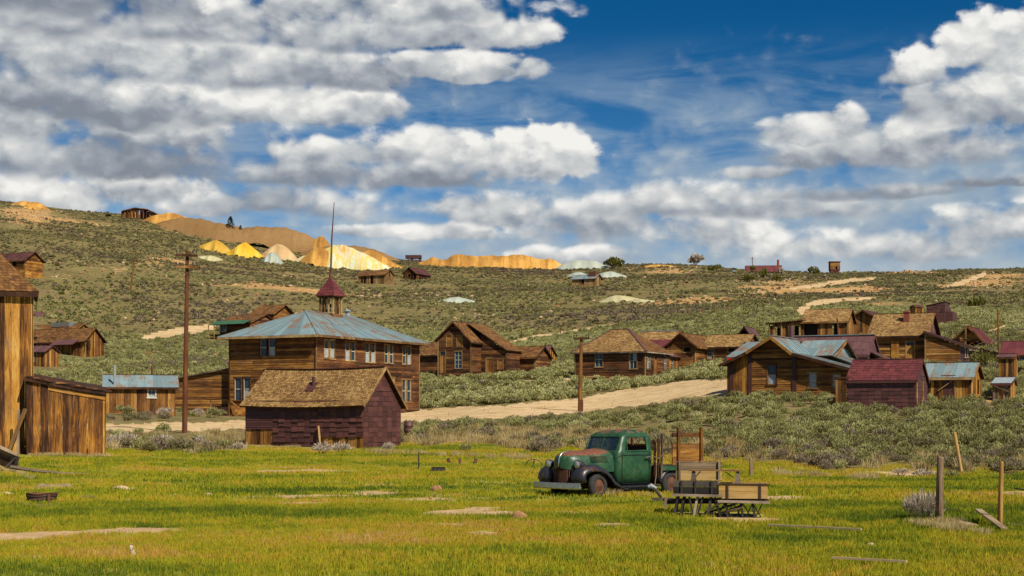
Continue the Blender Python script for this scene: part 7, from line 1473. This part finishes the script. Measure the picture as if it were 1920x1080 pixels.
plank(1834, 978, 1884, 997, .13, 'grey plank leaning down towards the slim post at the right', 'grey_plank', (.22, .02)); plank(1905, 921, 1945, 928, .10, 'dark plank end at the right edge of the meadow', 'dark_plank', (.05, .05)); plank(1890, 986, 1935, 989, .10, 'pale plank lying at the right edge', 'grey'); plank(1440, 996, 1615, 1006, .05, 'thin pale pole lying in the right meadow', 'rock', (.09, .10)); plank(1560, 1061, 1700, 1069, .035, 'thin pale pole near the bottom of the right meadow', 'rock', (.09, .09))
plank(955, 1077, 1000, 1079, .10, 'grey plank end at the bottom edge', 'grey'); plank(246, 1035, 252, 1047, .05, 'tiny white board scrap at the lower left', 'white', (.06, 0)); plank(808, 895, 830, 892, .07, 'small grey board right of the barn in the meadow', 'grey'); plank(55, 884, 75, 883, .06, 'small board scrap behind the tub', 'grey'); plank(135, 893, 178, 891, .05, 'thin board lying beyond the earth ring', 'grey'); plank(220, 944, 242, 939, .10, 'flat pale board scrap below the long ochre rock', 'rock'); plank(205, 848, 248, 847, .10, 'weathered board lying right of the board lean-to', 'grey', (.1, .1))
# wire and dead brush at the right posts
bush('dead_brush', 'bleached dead brush left of the thick split post', 'bush', 1732, 32.8, 1.15, .75, 'drybrush', 900, 333, .007, .26, up=1.2); bush('dead_brush', 'dry tangle right of the thick split post', 'bush', 1800, 32, .55, .22, 'drybrush', 240, 335, .006, .16)
q = MB()
for k in range(3):
    for s0 in (0,): pts = [V3(-.28 + .25 * math.cos(a + k) * (1 + .1 * k), .05 * k + .12 * math.sin(a * .7), .20 + .18 * math.sin(a + k)) for a in [i * .42 for i in range(16)]]; q.tube(pts, .004, 5, cap=False)
q.tube([V3(0, -.09, .32), V3(.35, -.1, .28), V3(.6, 0, .42), V3(.9, 0, .38), V3(1.2, -.04, .36)], .004, 5); tag(q.build('barbed_wire', M['rust'], None, loc=(Xw(1762, 32.4), 32.4, G(Xw(1762, 32.4), 32.4))), 'rusty coil of fence wire hanging on the thick split post', 'wire')
# scrap hoop left of the truck
Y = 66; q = MB(); q.tube([V3(.36 * math.cos(a), 0, .32 * math.sin(a)) for a in [math.pi * k / 12 for k in range(13)]], .018, 6); q.bar((-.05, 0, 0), (.02, .1, .30), .03); tag(q.build('iron_hoop', M['dark_metal'], None, loc=(Xw(1001, Y), Y, G(Xw(1001, Y), Y))), 'half buried iron hoop in the grass left of the truck', 'hoop')
for i, px in enumerate((845, 862, 888)): Y = 68; q = MB(); q.bar((0, 0, -.1), (.12 * (i - 1), .05, .22), .10, .12); tag(q.build('scrap_iron', M['rust'], None, loc=(Xw(px, Y), Y, G(Xw(px, Y), Y))), ('small rusty scrap upright beyond the dark iron box', 'low rusty scrap lump between the iron box and the straw', 'rusty scrap peeking from the straw right of the box')[i], 'scrap')
# ------------------------------------------------------------------ person beyond the blue roofed house
Yp = 128; Xp = Xw(1371, Yp); zp = Zw(664, Yp) - 1.62; gz = G(Xp, Yp)
def person():
    me = bpy.data.meshes.new('body'); V_ = [(0, 0, .95), (0, 0, 1.12), (0, 0, 1.35), (0, 0, 1.47), (0, -.01, 1.55), (0, -.02, 1.66), (-.17, 0, 1.40), (-.22, .02, 1.12), (-.20, -.12, .92), (.17, 0, 1.40), (.22, .02, 1.12), (.20, -.12, .92), (-.09, 0, .88), (-.10, -.02, .48), (-.10, .02, .08), (-.10, -.14, .03), (.09, 0, .88), (.12, .03, .48), (.12, .08, .08), (.12, -.08, .03)]
    E_ = [(0, 1), (1, 2), (2, 3), (3, 4), (4, 5), (2, 6), (6, 7), (7, 8), (2, 9), (9, 10), (10, 11), (0, 12), (12, 13), (13, 14), (14, 15), (0, 16), (16, 17), (17, 18), (18, 19)]
    me.from_pydata(V_, E_, []); o = bpy.data.objects.new('person', me); COL.objects.link(o); sk = o.modifiers.new('skin', 'SKIN'); rr = [.14, .14, .16, .07, .06, .095, .07, .05, .04, .07, .05, .04, .09, .065, .045, .04, .09, .065, .045, .04]
    for i, v in enumerate(me.skin_vertices[0].data): v.radius = (rr[i], rr[i] * .85); v.use_root = i == 0
    o.modifiers.new('sub', 'SUBSURF').levels = 1; me.materials.append(M['skin']); return o
M['skin'] = plain('skin', (.45, .24, .15), .6, var=.05); M['jacket'] = plain('red_jacket', (.75, .012, .012), .7, var=.1); M['trousers'] = plain('dark_trousers', (.03, .035, .06), .8)
o = person(); o.location = (Xp, Yp, max(gz, zp) ); tag(o, 'person in a bright red jacket beyond the left end of the blue roof', 'person')
q = MB(); el = lambda w_, d_, z: [(w_ * math.cos(2 * math.pi * k / 16), d_ * math.sin(2 * math.pi * k / 16), z) for k in range(16)]
q.loft([el(.23, .18, .86), el(.24, .19, 1.0), el(.22, .18, 1.2), el(.26, .19, 1.38), el(.20, .15, 1.47), el(.09, .09, 1.53)], cap1=True)
for sd in (-1, 1): q.tube([V3(sd * .22, 0, 1.42), V3(sd * .27, .02, 1.14), V3(sd * .24, -.12, .94)], [.09, .075, .06], 10)
q.build('jacket', M['jacket'], o, smooth=True); q = MB()
for sd, dy in ((-1, 0), (1, .05)): q.tube([V3(sd * .09, 0, .92), V3(sd * .11, dy * .5, .5), V3(sd * .11, dy, .08)], [.12, .09, .07], 10)
q.build('trousers', M['trousers'], o, smooth=True); q = MB(); q.loft([[(w_ * math.cos(a), w_ * math.sin(a) + .01, z) for a in [2 * math.pi * k / 14 for k in range(14)]] for w_, z in ((.10, 1.66), (.115, 1.72), (.10, 1.78), (.05, 1.80))], cap1=True); q.build('hair', M['dark_metal'], o, smooth=True)
